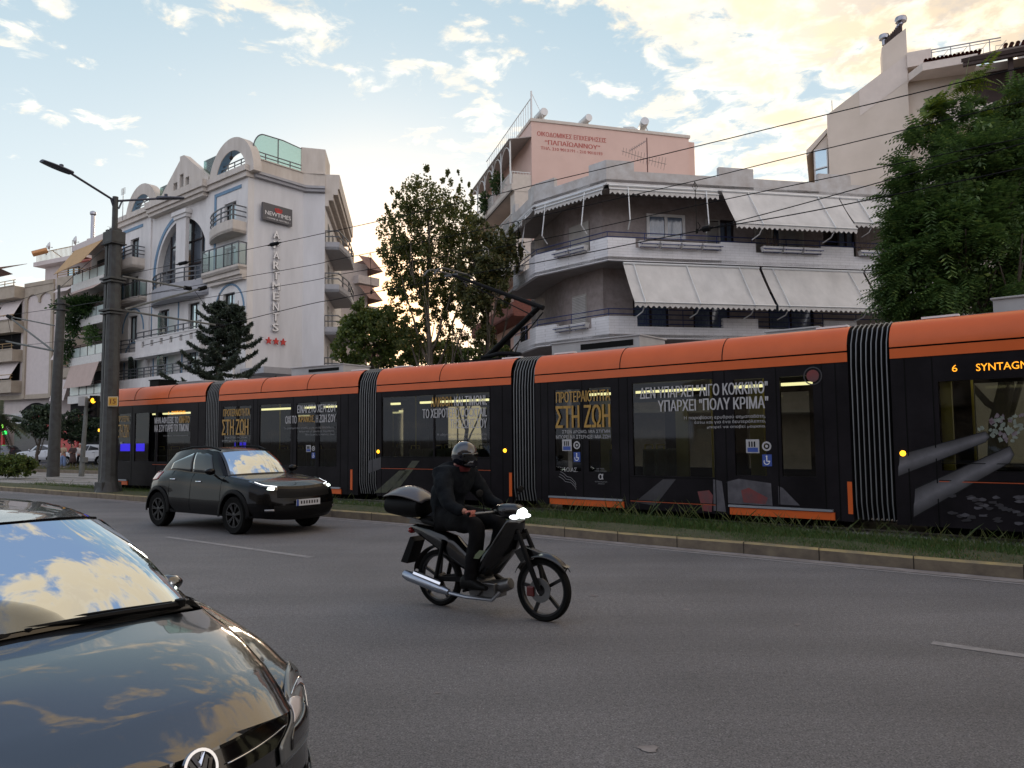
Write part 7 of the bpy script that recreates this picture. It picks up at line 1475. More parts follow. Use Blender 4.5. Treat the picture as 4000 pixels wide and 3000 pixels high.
def car(name, label, loc, rz, S, group=None):
    root = thing(name, label, 'car', loc, rz, group); P = MATS[S['paint']]; af, ar = S['side'][0][0], S['side'][-1][0]; wf, wr, wrad = S['axles'][0], S['axles'][1], S['wheel']; ah = S.get('arch', wrad+.06)
    def side(a, k):
        """k 0 belt .. 4 sill"""
        bb, zb, bs, zs, bm, bl = interp(S['side'], a); sill = S['sill']; rows = [(bb, zb), (bs, zs), (bm, lerp(zs, sill, .42)), (bl, lerp(zs, sill, .75)), (bl-.05, sill)]
        i = min(int(k), 3); f = k-i; p0 = rows[max(i-1, 0)]; p1 = rows[i]; p2 = rows[i+1]; p3 = rows[min(i+2, 4)]
        b, z = [.5*((2*q1)+(q2-q0)*f+(2*q0-5*q1+4*q2-q3)*f*f+(3*q1-q0-3*q2+q3)*f**3) for q0, q1, q2, q3 in zip(p0, p1, p2, p3)]
        return b, z
    NLN = S.get('nlines'); AFK = S.get('afk', [af]*5)
    def afk(k): i = min(int(k), 3); return lerp(AFK[i], AFK[i+1], k-i)
    def nl(p, k):
        i = min(int(k), 3); f = k-i; out = []
        for L_ in (NLN[i], NLN[i+1]):
            n_ = len(L_)-1; q = p*n_; j = min(int(q), n_-1); t = q-j; P_ = [Vector(L_[0])*1, *[Vector(x) for x in L_]]; m0 = Vector((L_[1][0], -L_[1][1], L_[1][2])); pts_ = [m0]+[Vector(x) for x in L_]
            ii = NLN.index(L_); a2 = afk(ii)-.12; b2, z2 = side(a2, ii); pts_.append(Vector((a2, b2, z2))); p0, p1, p2, p3 = pts_[j:j+4]
            out.append(.5*((2*p1)+(p2-p0)*t+(2*p0-5*p1+4*p2-p3)*t*t+(3*p1-p0-3*p2+p3)*t**3))
        return out[0].lerp(out[1], f)
    def surf(p, k):
        if p <= 1 and NLN: return nl(p, k)
        if p <= 1:
            b, z = side(af, k); i = min(int(k), 3); f = k-i; ca, cz = [lerp(S['nose'][i][q], S['nose'][i+1][q], f) for q in (0, 1)]; return Vector(cline(ca, cz, af, b, z, p))
        if p >= 2:
            b, z = side(ar, k); i = min(int(k), 3); f = k-i; ca, cz = [lerp(S['tail'][i][q], S['tail'][i+1][q], f) for q in (0, 1)]; return Vector(cline(ca, cz, ar, b, z, 3-p))
        a = lerp(afk(k), ar, p-1); b, z = side(a, k)
        for w_ in (wf, wr):
            d = abs(a-w_)
            if d < ah: z = max(z, wrad+math.sqrt(ah*ah-d*d)) if z < wrad+math.sqrt(ah*ah-d*d) else z; 
        return Vector((a, b, z))
    def over(nm, m, p0, p1, k0, k1, off=.006, n=14, q=6, both=True, kf=None, parent=None, pf=None):
        obs = []
        for sg in ((1, -1) if both and p0 > 0 else (1,)):
            w = MB()
            def fn(u, v):
                a_, b_ = (k0, k1) if kf is None else kf(u); k = lerp(a_, b_, v); p = lerp(p0, p1, u) if pf is None else lerp(*pf(k), u); c = surf(p, k); e = 1e-3
                nn = (surf(min(p+e, 3), k)-surf(max(p-e, 0), k)).cross(surf(p, min(k+e, 4))-surf(p, max(k-e, 0)))
                nn = nn.normalized() if nn.length > 1e-12 else Vector((1, 0, 0)); 
                if nn.dot(Vector((c.x-(af+ar)/2*(1 if 1 < p < 2 else 1), c.y, c.z-.6))) < 0: nn = -nn
                r_ = c+nn*off; return (r_.x, r_.y*sg, r_.z)
            w.grid(fn, n, q)
            if p0 == 0: w.mirror_y()
            o = w.build(nm, MATS[m], parent or root, recalc=p0 == 0, solid=0 if p0 == 0 else .004); obs.append(o)
        return obs
    # shell
    w = MB(); NP_ = [i/16 for i in range(17)]+[1+i/110 for i in range(1, 110)]+[2+i/16 for i in range(17)]; kk = [i*4/24 for i in range(25)]
    w.grid(lambda u, v: tuple(surf(NP_[round(u*(len(NP_)-1))], kk[round(v*24)])), len(NP_)-1, 24); w.mirror_y()
    # hood
    def hood(u, v):
        a = lerp(S['hood_end'], af, u); b, z = side(a, 0); ca, cz = interp(S['hood'], lerp(S['hood'][-1][0], S['hood'][0][0], u))[0:1]+(0,) if False else (lerp(S['hood'][-1][0], S['hood'][0][0], u), interp(S['hood'], lerp(S['hood'][-1][0], S['hood'][0][0], u))[0])
        if u >= .999: return tuple(surf(v, 0))
        return cline(ca, cz, a, b, z, v)
    hp = [1-(1-i/26)**1.5 for i in range(27)]
    h = MB(); h.grid(lambda u, v: hood(u, math.sin(v*math.pi/2)), 30, 18); h.mirror_y(); h.build('bonnet', P, root, recalc=True)
    # tail deck strip under the rear glass
    ct_ = S['glass']['rb']; 
    w.grid(lambda u, v: tuple(Vector(cline(*ct_[0], *ct_[1], v)).lerp(surf(3-v, 0), u)), 3, 12); w.mirror_y() if False else None
    n0 = len(w.v); k_ = MB(); k_.grid(lambda u, v: tuple(Vector(cline(*ct_[0], *ct_[1], v)).lerp(surf(3-v, 0), u)), 3, 12); k_.mirror_y()
    w.build('body', P, root, recalc=True); k_.build('tail_deck', P, root, recalc=True)
    b = MB(); b.box(ar+.1, af-.05, -.5, .5, S['sill']+.02, S['sill']+.2); b.box(ar+.25, S['hood_end']-.2, -.60, .60, .45, S['beltz']-.12); b.build('floor_pan', MATS['under_black'], root)
    # greenhouse
    g = S['glass']; rf = g['roof']
    def topline(a, t): # roof cross line at station a
        eb, ez, cz = interp(rf, a); return (a+ (g.get('bow', .12)*(1-t*t) if a > g['ft'][1][0]-.02 else 0), eb*t, ez+(cz-ez)*(1-t**2.6))
    wb_ = lambda v: Vector(cline(*g['fb'][0], *g['fb'][1], v, 2.0)); wt_ = lambda v: Vector(cline(*g['ft'][0], *g['ft'][1], v, 2.0, 2.4))
    rb_ = lambda v: Vector(cline(*g['rb'][0], *g['rb'][1], v, 2.0)); rt_ = lambda v: Vector(cline(*g['rt'][0], *g['rt'][1], v, 2.0, 2.4))
    def panel(f0, f1, bulge): 
        def fn(u, v, sg=1):
            p = f0(abs(v)).lerp(f1(abs(v)), u); return p
        return fn
    def glasspatch(nm, m, f0, f1, u0, u1, vm, lift, bul=.03, body=False):
        w = MB()
        def fn(u, v):
            vv = lerp(-vm, vm, v); uu = lerp(u0, u1, u); p = f0(abs(vv)).lerp(f1(abs(vv)), uu); d = (f1(0)-f0(0)).normalized(); nn = Vector((-d.z, 0, d.x)); nn = nn if nn.z > 0 else -nn
            p = p+nn*(bul*math.sin(math.pi*uu)+lift); return (p.x, p.y if vv >= 0 else -p.y, p.z)
        w.grid(fn, 12, 28); return w.build(nm, MATS[m] if isinstance(m, str) else m, root)
    glasspatch('windscreen_frame', 'gloss_black', wb_, wt_, 0, 1, 1, 0); glasspatch('windscreen', 'windscreen', wb_, wt_, .03, .985, .955, .005)
    glasspatch('rear_frame', P, rb_, rt_, 0, 1, 1, 0); glasspatch('rear_window', 'side_glass', rb_, rt_, .12, .9, .86, .005)
    r_ = MB()
    def rfn(u, v):
        vv = abs(lerp(-1, 1, v)); p0 = wt_(vv); p1 = rt_(vv); a = lerp(p0.x, p1.x, u); eb, ez, cz = interp(rf, lerp(g['ft'][1][0], g['rt'][1][0], u)); y = eb*vv; z = ez+(cz-ez)*(1-vv**2.6)
        f = min(1, u/.10, (1-u)/.10); q = p0 if u < .5 else p1; y = lerp(q.y, y, f) if f < 1 else y; z = lerp(q.z, z, f) if f < 1 else z; return (a, y if v >= .5 else -y, z)
    r_.grid(rfn, 24, 24); r_.build('roof', P, root)
    # side of the greenhouse
    def gs(u, v): # u front to rear, v bottom to top
        a = lerp(g['fb'][1][0], g['rb'][1][0], u); bb, zb = side(a, 0); at = lerp(g['ft'][1][0], g['rt'][1][0], u); eb, ez, cz = interp(rf, at)
        if u < 1e-6: p0 = wb_(1)
        elif u > 1-1e-6: p0 = rb_(1)
        else: p0 = Vector((a, bb-.01, zb))
        p1 = Vector((at, eb, ez)); p1 = wt_(1) if u < 1e-6 else rt_(1) if u > 1-1e-6 else p1
        p = p0.lerp(p1, v); p.y += .035*math.sin(math.pi*v)*math.sin(math.pi*min(1, max(0, u)))**.3; return p
    for sg in (1, -1):
        s_ = MB(); s_.grid(lambda u, v: (gs(u, v).x, gs(u, v).y*sg, gs(u, v).z), 40, 8); s_.build('pillar_side', P, root, recalc=True)
        for (ua, ub, top) in S['windows']:
            w2 = MB()
            def wf_(u, v):
                uu = lerp(ua, ub, u); vt = lerp(top[0], top[1], u) if isinstance(top, tuple) else top; p = gs(uu, lerp(.05, vt, v)); return (p.x, (p.y+.006)*sg, p.z)
            w2.grid(wf_, 14, 6); w2.build('side_window', MATS['side_glass'], root, solid=.002)
        # mirrors, handles
        mx_, my_, mz_ = S['mirror']; ms_ = S.get('mscale', 1.); m_ = MB()
        def mf(u, v): a_ = 2*math.pi*v; rr = math.sin(math.pi*min(.985, max(.015, u)))**.5; return (mx_-.05+.075*ms_*math.cos(a_)*rr, (my_-.16+.20*ms_*u)*sg, mz_+.065*ms_*math.sin(a_)*rr*(1.15-.3*u))
        m_.grid(mf, 12, 16); o = m_.build('door_mirror', P, root, recalc=True); m2_ = MB(); m2_.bar((mx_-.02, (my_-.13)*sg, mz_-.06), (mx_-.0, (my_-.2)*sg, mz_-.12), .05, .03); m2_.build('mirror_stalk', MATS['black_plastic'], o)
        for ha in S['handles']:
            b_, z_ = side(ha, .9); h_ = MB(); h_.tube([(ha+.08, (b_+.01)*sg, z_-.02), (ha+.05, (b_+.035)*sg, z_-.02), (ha-.05, (b_+.035)*sg, z_-.02), (ha-.08, (b_+.01)*sg, z_-.02)], .012, 6); h_.build('door_handle', MATS[S['handle_mat']], root)
        for da in S['doors']:
            d_ = MB(); d_.tube([((lambda q: (da, (q[0]+.001)*sg, q[1]))(side(da, k/2))) for k in range(0, 8)], .0035, 4); d_.build('door_gap', MATS['under_black'], root)
    # wheels
    for (wa, nm) in ((wf, 'f'), (wr, 'r')):
        for sg in (1, -1):
            t_ = MB(); yo = S['track']*sg; t_.lathe([(wrad*.66, -.09), (wrad*.93, -.105), (wrad, -.075), (wrad, .075), (wrad*.93, .105), (wrad*.66, .09)], (wa, yo, wrad), 36, 'y'); wh = t_.build('wheel', MATS['tyre'], root, recalc=True)
            r2 = MB(); fy = yo+.06*sg; r2.lathe([(wrad*.66, fy+.03*sg), (wrad*.60, fy+.03*sg), (wrad*.58, fy-.06*sg)], (wa, 0, wrad), 30, 'y')
            ns = S.get('spokes', 5)
            for k in range(ns):
                a_ = 2*math.pi*k/ns+.3
                for dd in (-.11, .11): r2.bar((wa+.04*math.cos(a_), fy+.01*sg, wrad+.04*math.sin(a_)), (wa+wrad*.61*math.cos(a_+dd), fy+.02*sg, wrad+wrad*.61*math.sin(a_+dd)), .02, .026)
            r2.lathe([(.0, fy+.03*sg), (.05, fy+.02*sg), (.06, fy-.02*sg)], (wa, 0, wrad), 14, 'y'); r2.build('rim', MATS[S['rim']], wh); d2 = MB(); d2.lathe([(0, fy-.05*sg), (wrad*.6, fy-.05*sg)], (wa, 0, wrad), 20, 'y'); d2.build('brake_disc', MATS['under_black'], wh)
            l_ = MB(); l_.lathe([(ah, 0), (ah, (S['track']-.35)*0-.32*1)], (wa, yo+.12*sg, wrad), 24, 'y', a0=0, a1=math.pi) if sg > 0 else l_.lathe([(ah, 0), (ah, .32)], (wa, yo+.12*sg, wrad), 24, 'y', a0=0, a1=math.pi); l_.build('wheel_liner', MATS['under_black'], root)
            if S.get('cladding'):
                c_ = MB(); 
                def cf(u, v): an = math.pi*u; rr = ah-.003+.075*v; a = wa+rr*math.cos(an); z = wrad+rr*math.sin(an); bq = interp(S['side'], a); 
                def cf(u, v):
                    an = math.pi*(1.06*u-.03); rr = ah-.003+.075*v; a = wa+rr*math.cos(an); z = wrad+rr*math.sin(an); bb, zb, bs, zs, bm, bl = interp(S['side'], min(af, max(ar, a))); return (a, (max(bl, bm)+.012-.012*v)*sg, z)
                c_.grid(cf, 26, 3); c_.build('arch_trim', MATS['black_plastic'], root, solid=.01)
    return root, surf, over, side

# --- foreground hatchback: stands at the lower left, seen over its bonnet
GS = dict(paint='paint_black', axles=(-.80, -3.15), wheel=.285, arch=.335, track=.70, sill=.20, beltz=.92,
  # a, belt b, belt z, shoulder b, shoulder z, mid b, low b
  afk=[-.185, -.42, -.40, -.38, -.38], nlines=[[(.02, 0, .695), (0, .15, .693), (-.05, .28, .688), (-.11, .40, .675), (-.185, .50, .655)], [(.05, 0, .60), (.02, .20, .60), (-.07, .42, .60), (-.205, .605, .61), (-.42, .735, .69)], [(.065, 0, .46), (.035, .22, .46), (-.065, .43, .46), (-.20, .62, .46), (-.42, .755, .485)], [(.07, 0, .33), (.04, .22, .33), (-.065, .43, .33), (-.20, .625, .33), (-.40, .765, .33)], [(.03, 0, .19), (.0, .22, .19), (-.09, .42, .19), (-.24, .58, .19), (-.40, .70, .19)]],
  side=[(-.185, .50, .655, .65, .66, .70, .69), (-.30, .535, .715, .70, .68, .745, .745), (-.42, .560, .77, .735, .70, .775, .77), (-.66, .60, .845, .765, .765, .795, .79), (-.90, .625, .895, .775, .815, .80, .79), (-1.12, .68, .925, .78, .845, .80, .79), (-1.6, .715, .935, .79, .86, .805, .795), (-2.4, .72, .95, .79, .87, .805, .795), (-3.2, .70, .965, .78, .86, .80, .79), (-3.55, .64, .97, .74, .84, .77, .76)],
  nose=[(.02, .695), (.045, .60), (.085, .46), (.09, .33), (.05, .19)], tail=[(-3.68, .98), (-3.74, .85), (-3.80, .6), (-3.80, .4), (-3.75, .22)], hood=[(.02, .695), (-.16, .79), (-.38, .86), (-.60, .91), (-.83, .945)], hood_end=-.97,
  glass=dict(fb=((-.87, .955), (-1.03, .60, .937)), ft=((-1.33, 1.318), (-1.60, .475, 1.282)), rb=((-3.66, .99), (-3.5, .56, .985)), rt=((-3.12, 1.33), (-3.05, .47, 1.30)), roof=[(-1.60, .475, 1.282, 1.322), (-1.9, .50, 1.315, 1.352), (-2.3, .51, 1.335, 1.372), (-2.7, .50, 1.33, 1.365), (-3.05, .47, 1.30, 1.335)], bow=0), mscale=.68,
  windows=[(.14, .43, .86), (.46, .78, .86)], mirror=(-1.40, .86, .945), handles=(-1.95, -2.75), handle_mat='gloss_black', doors=(-1.18, -2.15, -3.0), rim='rim_alloy', spokes=5)
golf, gsurf, gover, gside = car('parked_car', 'glossy black hatchback in the foreground whose bonnet mirrors sunset clouds', (-1.0, 2.42, 0), R(-36), GS)
# shut line of the bonnet and cowl
for sg in (1, -1):
    w = MB(); w.tube([((lambda q: (a, (q[0]+.004)*sg, q[1]-.001))(gside(a, 0))) for a in [-.21-.04*i for i in range(20)]], .0045, 5); w.build('bonnet_gap', MATS['under_black'], golf)
w = MB(); w.grid(lambda u, v: (lerp(-.835, -.885, u)-.16*abs(2*v-1)**2, lerp(-.62, .62, v), lerp(.935, .948, u)-.035*abs(2*v-1)**2.5), 3, 20); w.build('scuttle', MATS['black_plastic'], golf, solid=.004)
for a0_, b0_, a1__, b1_ in ((-.90, .50, -.895, -.12), (-.90, -.10, -.93, -.55)):
    w = MB(); q = [(a0_, b0_, .952), ((a0_+a1__)/2+.03, (b0_+b1_)/2, .972), (a1__, b1_, .975)]; w.tube(q, [.016, .012, .007], 6); w.lathe([(0, 0), (.022, 0), (.022, .03), (0, .035)], (a0_, b0_, .945), 10); w.tube([(q[0][0]-.03, q[0][1]-.02, .962), (q[1][0]-.02, q[1][1], .983), (q[2][0]-.02, q[2][1], .985)], .006, 5); w.build('wiper', MATS['black_plastic'], golf)
ein = lambda k: max(.42, 1-.58*k)
gover('grille', 'gloss_black', 0, .80, .10, 1.0, .004, 16, 5, pf=lambda k: (0, ein(k)-.01))
gover('grille_strip', 'chrome', .14, .78, .58, .62, .010, 16, 1, pf=lambda k: (.15, ein(k)-.06))
eout = lambda k: 1.0+.03*k if k < .9 else 1.027-.16*(k-.9)
gover('headlamp', 'lamp_glass', .80, 1, .06, 1.50, .007, 16, 16, pf=lambda k: (ein(k), eout(k)))
gover('lamp_strip', 'lamp_reflector', .84, 1, .25, .75, .012, 12, 6, pf=lambda k: (lerp(ein(k), eout(k), .12), lerp(ein(k), eout(k), .62)))
gover('lamp_bowl', 'lamp_dark', .84, 1, .85, 1.32, .012, 12, 6, pf=lambda k: (lerp(ein(k), eout(k), .15), lerp(ein(k), eout(k), .60)))
gover('lamp_edge', 'chrome', .84, 1, .35, 1.46, .012, 4, 12, pf=lambda k: (lerp(ein(k), eout(k), .80), lerp(ein(k), eout(k), .90)))
gover('lower_grille', 'black_plastic', 0, .72, 2.2, 3.1, .004, 12, 4)
gover('fog_lamp', 'lamp_glass', .80, .92, 2.4, 2.9, .007, 6, 4)
w = MB(); ec = Vector((.058, 0, .668)); nrm = Vector((.94, 0, .34)).normalized(); ux = Vector((0, 1, 0)); uy = nrm.cross(ux).normalized(); uy = uy if uy.z > 0 else -uy
def disc(mb, r0, r1, h0, h1, n=28):
    vs = []; 
    for r_, h in ((r0, h0), (r1, h0), (r1, h1), (r0, h1)):
        for k in range(n): a = 2*math.pi*k/n; vs.append(ec+ux*r_*math.cos(a)+uy*r_*math.sin(a)+nrm*h)
    mb.add(vs, [(i*n+k, i*n+(k+1) % n, ((i+1) % 4)*n+(k+1) % n, ((i+1) % 4)*n+k) for i in range(4) for k in range(n)], False)
disc(w, .047, .056, 0, .014); w.build('badge_ring', MATS['chrome'], golf, recalc=True); w = MB(); disc(w, .0, .048, -.012, .004); w.build('badge_base', MATS['gloss_black'], golf)
w = MB(); bp2 = lambda x, y: ec+ux*x*.047+uy*y*.047+nrm*.008
for a, b in (((-.42, .86), (0, .12)), ((0, .12), (.42, .86)), ((-.86, .36), (-.42, -.80)), ((-.42, -.80), (0, .02)), ((0, .02), (.42, -.80)), ((.42, -.80), (.86, .36))): w.bar(bp2(*a), bp2(*b), .0095, .010)
w.build('badge_letters', MATS['chrome'], golf)
# interior seen faintly is left to the dark glass; roof seam and aerial
w = MB(); w.tube([(-1.335-.27*(abs(2*i/16-1))**2, lerp(-.475, .475, i/16), 1.322-.036*abs(2*i/16-1)**2.4) for i in range(17)], .006, 5); w.build('roof_seam', MATS['under_black'], golf)

# --- black SUV on the carriageway
SS = dict(paint='paint_black_suv', axles=(0, -2.50), wheel=.335, arch=.385, track=.76, sill=.30, beltz=1.02,
  side=[(.62, .66, .875, .76, .78, .80, .79), (.40, .70, .93, .82, .82, .85, .85), (.0, .72, .975, .84, .86, .865, .87), (-.35, .73, 1.01, .82, .90, .855, .86), (-1.0, .745, 1.035, .82, .90, .85, .855), (-1.6, .745, 1.055, .82, .92, .85, .855), (-2.1, .735, 1.09, .84, .93, .865, .87), (-2.5, .70, 1.08, .85, .90, .87, .875), (-2.78, .66, 1.07, .80, .86, .84, .84)],
  nose=[(.80, .835), (.90, .74), (.97, .56), (.99, .42), (.90, .25)], tail=[(-2.98, 1.07), (-3.05, .90), (-3.10, .66), (-3.10, .5), (-3.02, .32)], hood=[(.80, .835), (.6, .91), (.3, .965), (0, 1.0), (-.36, 1.035)], hood_end=-.42,
  glass=dict(fb=((-.32, 1.035), (-.46, .66, 1.02)), ft=((-.78, 1.465), (-.92, .54, 1.435)), rb=((-2.93, 1.11), (-2.72, .62, 1.10)), rt=((-2.52, 1.45), (-2.44, .52, 1.42)), roof=[(-.92, .54, 1.435, 1.475), (-1.3, .565, 1.49, 1.525), (-1.8, .565, 1.495, 1.53), (-2.2, .55, 1.465, 1.50), (-2.44, .52, 1.42, 1.455)], bow=0),
  windows=[(.13, .44, .86), (.47, .82, (.86, .40))], mirror=(-.58, .98, 1.10), handles=(-1.15, -2.0), handle_mat='chrome', doors=(-.42, -1.40, -2.1), rim='rim_dark', spokes=7, cladding=True)
suv, ss, so, sside = car('car', 'black crossover with lit headlamps driving past the tram', (-4.46, 14.42, 0), R(-36.2), SS)
so('grille', 'black_plastic', 0, .72, .55, 1.55, .006, 14, 5); so('lower_grille', 'black_plastic', 0, .80, 2.3, 3.6, .006, 14, 5); so('headlamp', 'lamp_dark', .72, 1.10, .05, .8, .008, 16, 6, kf=lambda u: (.12-.10*u, .95-.62*u))
so('running_light', 'drl_on', .76, 1.06, .15, .25, .014, 14, 1, kf=lambda u: (.20-.10*u, .36-.17*u)); so('headlamp_beam', 'headlamp_on', .80, .93, .5, .85, .014, 6, 3); so('fog_trim', 'rim_alloy', .80, .95, 2.7, 2.95, .01, 8, 2); so('tail_lamp', 'tail_red', 1.93, 2.2, .15, .9, .008, 10, 4)
w = MB(); w.box(.985, 1.0, -.26, .26, .50, .61); pl_ = w.build('number_plate', MATS['plate_white'], suv); w = MB(); w.box(1.0005, 1.003, -.26, -.215, .50, .61); w.build('blue_band', MATS['icon_blue'], pl_)
for k in range(7): w = MB(); w.box(1.0005, 1.002, -.17+k*.058, -.14+k*.058, .53, .585); w.build('plate_mark', MATS['dark_frame'], pl_)
for sg in (1, -1):
    w = MB(); w.tube([(-.95, .50*sg, 1.475), (-1.2, .53*sg, 1.535), (-1.8, .53*sg, 1.545), (-2.3, .50*sg, 1.49)], .018, 6); w.build('roof_rail', MATS['black_plastic'], suv)
w = MB(); w.bar((-2.2, 0, 1.49), (-2.33, 0, 1.56), .03, .03); w.build('aerial', MATS['black_plastic'], suv)
w = MB(); w.tube([(-.40, -.5, 1.04), (-.36, .1, 1.065)], .012, 5); w.tube([(-.38, .0, 1.05), (-.42, .5, 1.05)], .012, 5); w.build('wiper', MATS['black_plastic'], suv)

# --- parked cars across the far carriageway
def scaled(S, **k): d = dict(S); d.update(k); return d
def far_car(label, px_, py_, deg, pt, z=.0):
    p = atz(px_, py_, z); return car('parked_car', label, (p.x, p.y, z), R(deg), scaled(SS, paint=pt, rim='rim_alloy', cladding=False, handle_mat='gloss_black', wheel=.31), 'cars parked before the shops')
c_, s1_, o1_, _ = far_car('silver hatchback parked left of the second pole', 118, 1809, 172, 'paint_silver'); o1_('tail_lamp', 'tail_red', 1.93, 2.3, .15, .9, .01, 8, 3)
c_, s1_, o1_, _ = far_car('white car parked behind the three pedestrians', 285, 1817, 178, 'paint_white'); o1_('tail_lamp', 'tail_red', 1.93, 2.2, .15, .9, .01, 8, 3)
c_, s1_, o1_, _ = far_car('dark grey car at the far left edge behind the hedge', -60, 1808, 172, 'paint_grey_dark')
# ================================================================== motorbike, rider, pedestrians
mat('skin', (.36, .17, .12), .55, var=.08, scale=20); mat('skin_red', (.42, .13, .09), .55, var=.05); mat('jacket_navy', (.022, .028, .034), .8, col2=(.004, .006, .012), scale=7, bump=1.0, bscale=7); mat('trouser_dark', (.012, .012, .014), .8, var=.2, scale=8, bump=1.0, bscale=8); mat('boot', (.01, .01, .01), .5, var=.1); mat('red_scarf', (.12, .012, .014), .8, var=.2)
mat('helmet_shell', (.018, .018, .030), .15, var=.1, coat=1.0); mat('visor_dark', (.006, .006, .007), .08, var=0, coat=.6); mat('bike_black', (.007, .007, .008), .22, var=.1, coat=.25); mat('bike_matt', (.010, .010, .011), .6, var=.15); mat('bike_silver', (.32, .35, .40), .28, metal=.9, var=.1); mat('box_lid', (.075, .070, .075), .3, var=.05, coat=.35); mat('bike_red', (.10, .012, .012), .4, var=.1); mat('bike_metal', (.16, .16, .16), .4, metal=.8, var=.2); mat('green_sticker', (.12, .15, .08), .5, var=.1)
mirror_glass('bike_windshield', (.06, .08, .10), .15)
BK = (.268, 7.07); brz = R(-35.2)
bike = thing('motorbike', 'black underbone motorbike with a top box and glaring headlight', 'motorbike', (BK[0], BK[1], 0), brz)
def wheel(cx, r_, nm, ns, off):
    w = MB(); w.lathe([(r_-.045, -.032), (r_-.015, -.038), (r_, -.018), (r_, .018), (r_-.015, .038), (r_-.045, .032)], (cx, 0, r_), 40, 'y'); wh = w.build(nm, MATS['tyre'], bike, recalc=True)
    w = MB(); w.lathe([(r_-.042, -.024), (r_-.062, -.022), (r_-.066, 0), (r_-.062, .022), (r_-.042, .024)], (cx, 0, r_), 40, 'y')
    for k in range(ns):
        a = 2*math.pi*k/ns+off; p0 = Vector((cx+.03*math.cos(a), 0, r_+.03*math.sin(a))); p1 = Vector((cx+(r_-.06)*math.cos(a), 0, r_+(r_-.06)*math.sin(a))); w.bar(p0, p1, .022, .030)
    w.lathe([(0, -.05), (.045, -.045), (.05, .045), (0, .05)], (cx, 0, r_), 16, 'y'); w.build('rim', MATS['rim_dark'], wh); return wh
fw = wheel(0, .283, 'front_wheel', 5, .5); rw_ = wheel(-1.23, .275, 'rear_wheel', 5, .2)
w = MB(); w.lathe([(.05, -.06), (.11, -.062), (.11, -.056), (.05, -.056)], (0, 0, .283), 24, 'y'); w.build('brake_disc', MATS['bike_metal'], fw); w = MB(); w.box(-.14, -.06, -.075, -.04, .22, .31); w.build('brake_caliper', MATS['bike_red'], bike, bevel=.01)
w = MB()
for sg in (1, -1): w.tube([(.0, .075*sg, .283), (-.10, .075*sg, .50), (-.24, .06*sg, .80)], [.022, .026, .020], 8)
w.bar((-.24, -.08, .74), (-.24, .08, .74), .06, .05); w.build('fork', MATS['bike_matt'], bike)
def arcgrid(mb, cx, cz, r_, a0, a1, hw, rise=.0, n=16, ex=None):
    def fn(u, v):
        a = lerp(a0, a1, u); rr = r_+(ex(u) if ex else 0); y = lerp(-hw, hw, v); return (cx+rr*math.cos(a), y*(1-.35*abs(2*u-1)**3), cz+rr*math.sin(a)-rise*(2*v-1)**2)
    mb.grid(fn, n, 8)
w = MB(); arcgrid(w, 0, .283, .325, R(38), R(150), .062, .035); w.build('front_mudguard', MATS['bike_black'], bike, solid=.006)
w = MB(); w.ext([(.27, .50), (.02, .60), (-.20, .66), (-.30, .60), (-.22, .50), (-.10, .585), (.08, .57)], -.035, .035); w.build('mudguard_fin', MATS['bike_black'], bike, bevel=.01)
# front shield / leg shield, handlebar cowl, headlight
def loft(mb, secs, n=14, cap=True):
    """secs: (x, z, halfwidth_y, height, tilt) elliptical sections joined"""
    vs = []; 
    for x, z, hy, hz, tl_ in secs:
        for k in range(n): a = 2*math.pi*k/n; q = (abs(math.cos(a))**.8*(1 if math.cos(a) > 0 else -1)); s_ = (abs(math.sin(a))**.8*(1 if math.sin(a) > 0 else -1)); vs.append((x-s_*hz*math.sin(tl_), q*hy, z+s_*hz*math.cos(tl_)))
    m_ = len(secs); fs = [(i*n+k, i*n+(k+1) % n, (i+1)*n+(k+1) % n, (i+1)*n+k) for i in range(m_-1) for k in range(n)]
    if cap: fs += [tuple(range(n))[::-1], tuple(range((m_-1)*n, m_*n))]
    mb.add(vs, fs, True)
w = MB(); w.grid(lambda u, v: (-.22-.36*u+.10*math.sin(math.pi*u)-.16*(2*v-1)**2*(.5+.5*math.sin(math.pi*u)), (2*v-1)*(.085+.13*math.sin(math.pi*(.15+.7*u))), .90-.55*u), 14, 14); w.build('leg_shield', MATS['bike_black'], bike, solid=.012)
w = MB(); loft(w, [(-.24, .76, .03, .03, 0), (-.30, .74, .06, .10, 0), (-.42, .66, .07, .13, .5), (-.60, .46, .065, .13, .9), (-.80, .44, .07, .12, .3), (-1.0, .56, .08, .14, 0), (-1.3, .68, .08, .09, 0), (-1.52, .74, .05, .05, 0), (-1.60, .75, .02, .02, 0)]); w.build('body_cover', MATS['bike_black'], bike)
w = MB(); loft(w, [(-.22, .955, .055, .05, 0), (-.27, .96, .10, .075, 0), (-.38, .97, .12, .075, 0), (-.50, .97, .09, .055, 0), (-.56, .965, .04, .03, 0)]); w.build('handlebar_cowl', MATS['bike_black'], bike)
def ell(mb, c, rx, ry, rz, n=12, m_=16, x0=-1, x1=1):
    mb.grid(lambda u, v: (c[0]+rx*(x0+(x1-x0)*u), c[1]+ry*math.sqrt(max(0, 1-(x0+(x1-x0)*u)**2))*math.cos(2*math.pi*v), c[2]+rz*math.sqrt(max(0, 1-(x0+(x1-x0)*u)**2))*math.sin(2*math.pi*v)), n, m_)
w = MB(); ell(w, (-.235, 0, .955), .05, .075, .052, 8, 18, 0, 1); w.build('headlight', MATS['headlamp_on'], bike)
w = MB(); ell(w, (-.25, -.095, .925), .05, .04, .022); w.build('indicator', MATS['drl_on'], bike); w = MB(); ell(w, (-.25, .095, .925), .05, .04, .022); w.build('indicator', MATS['drl_on'], bike)
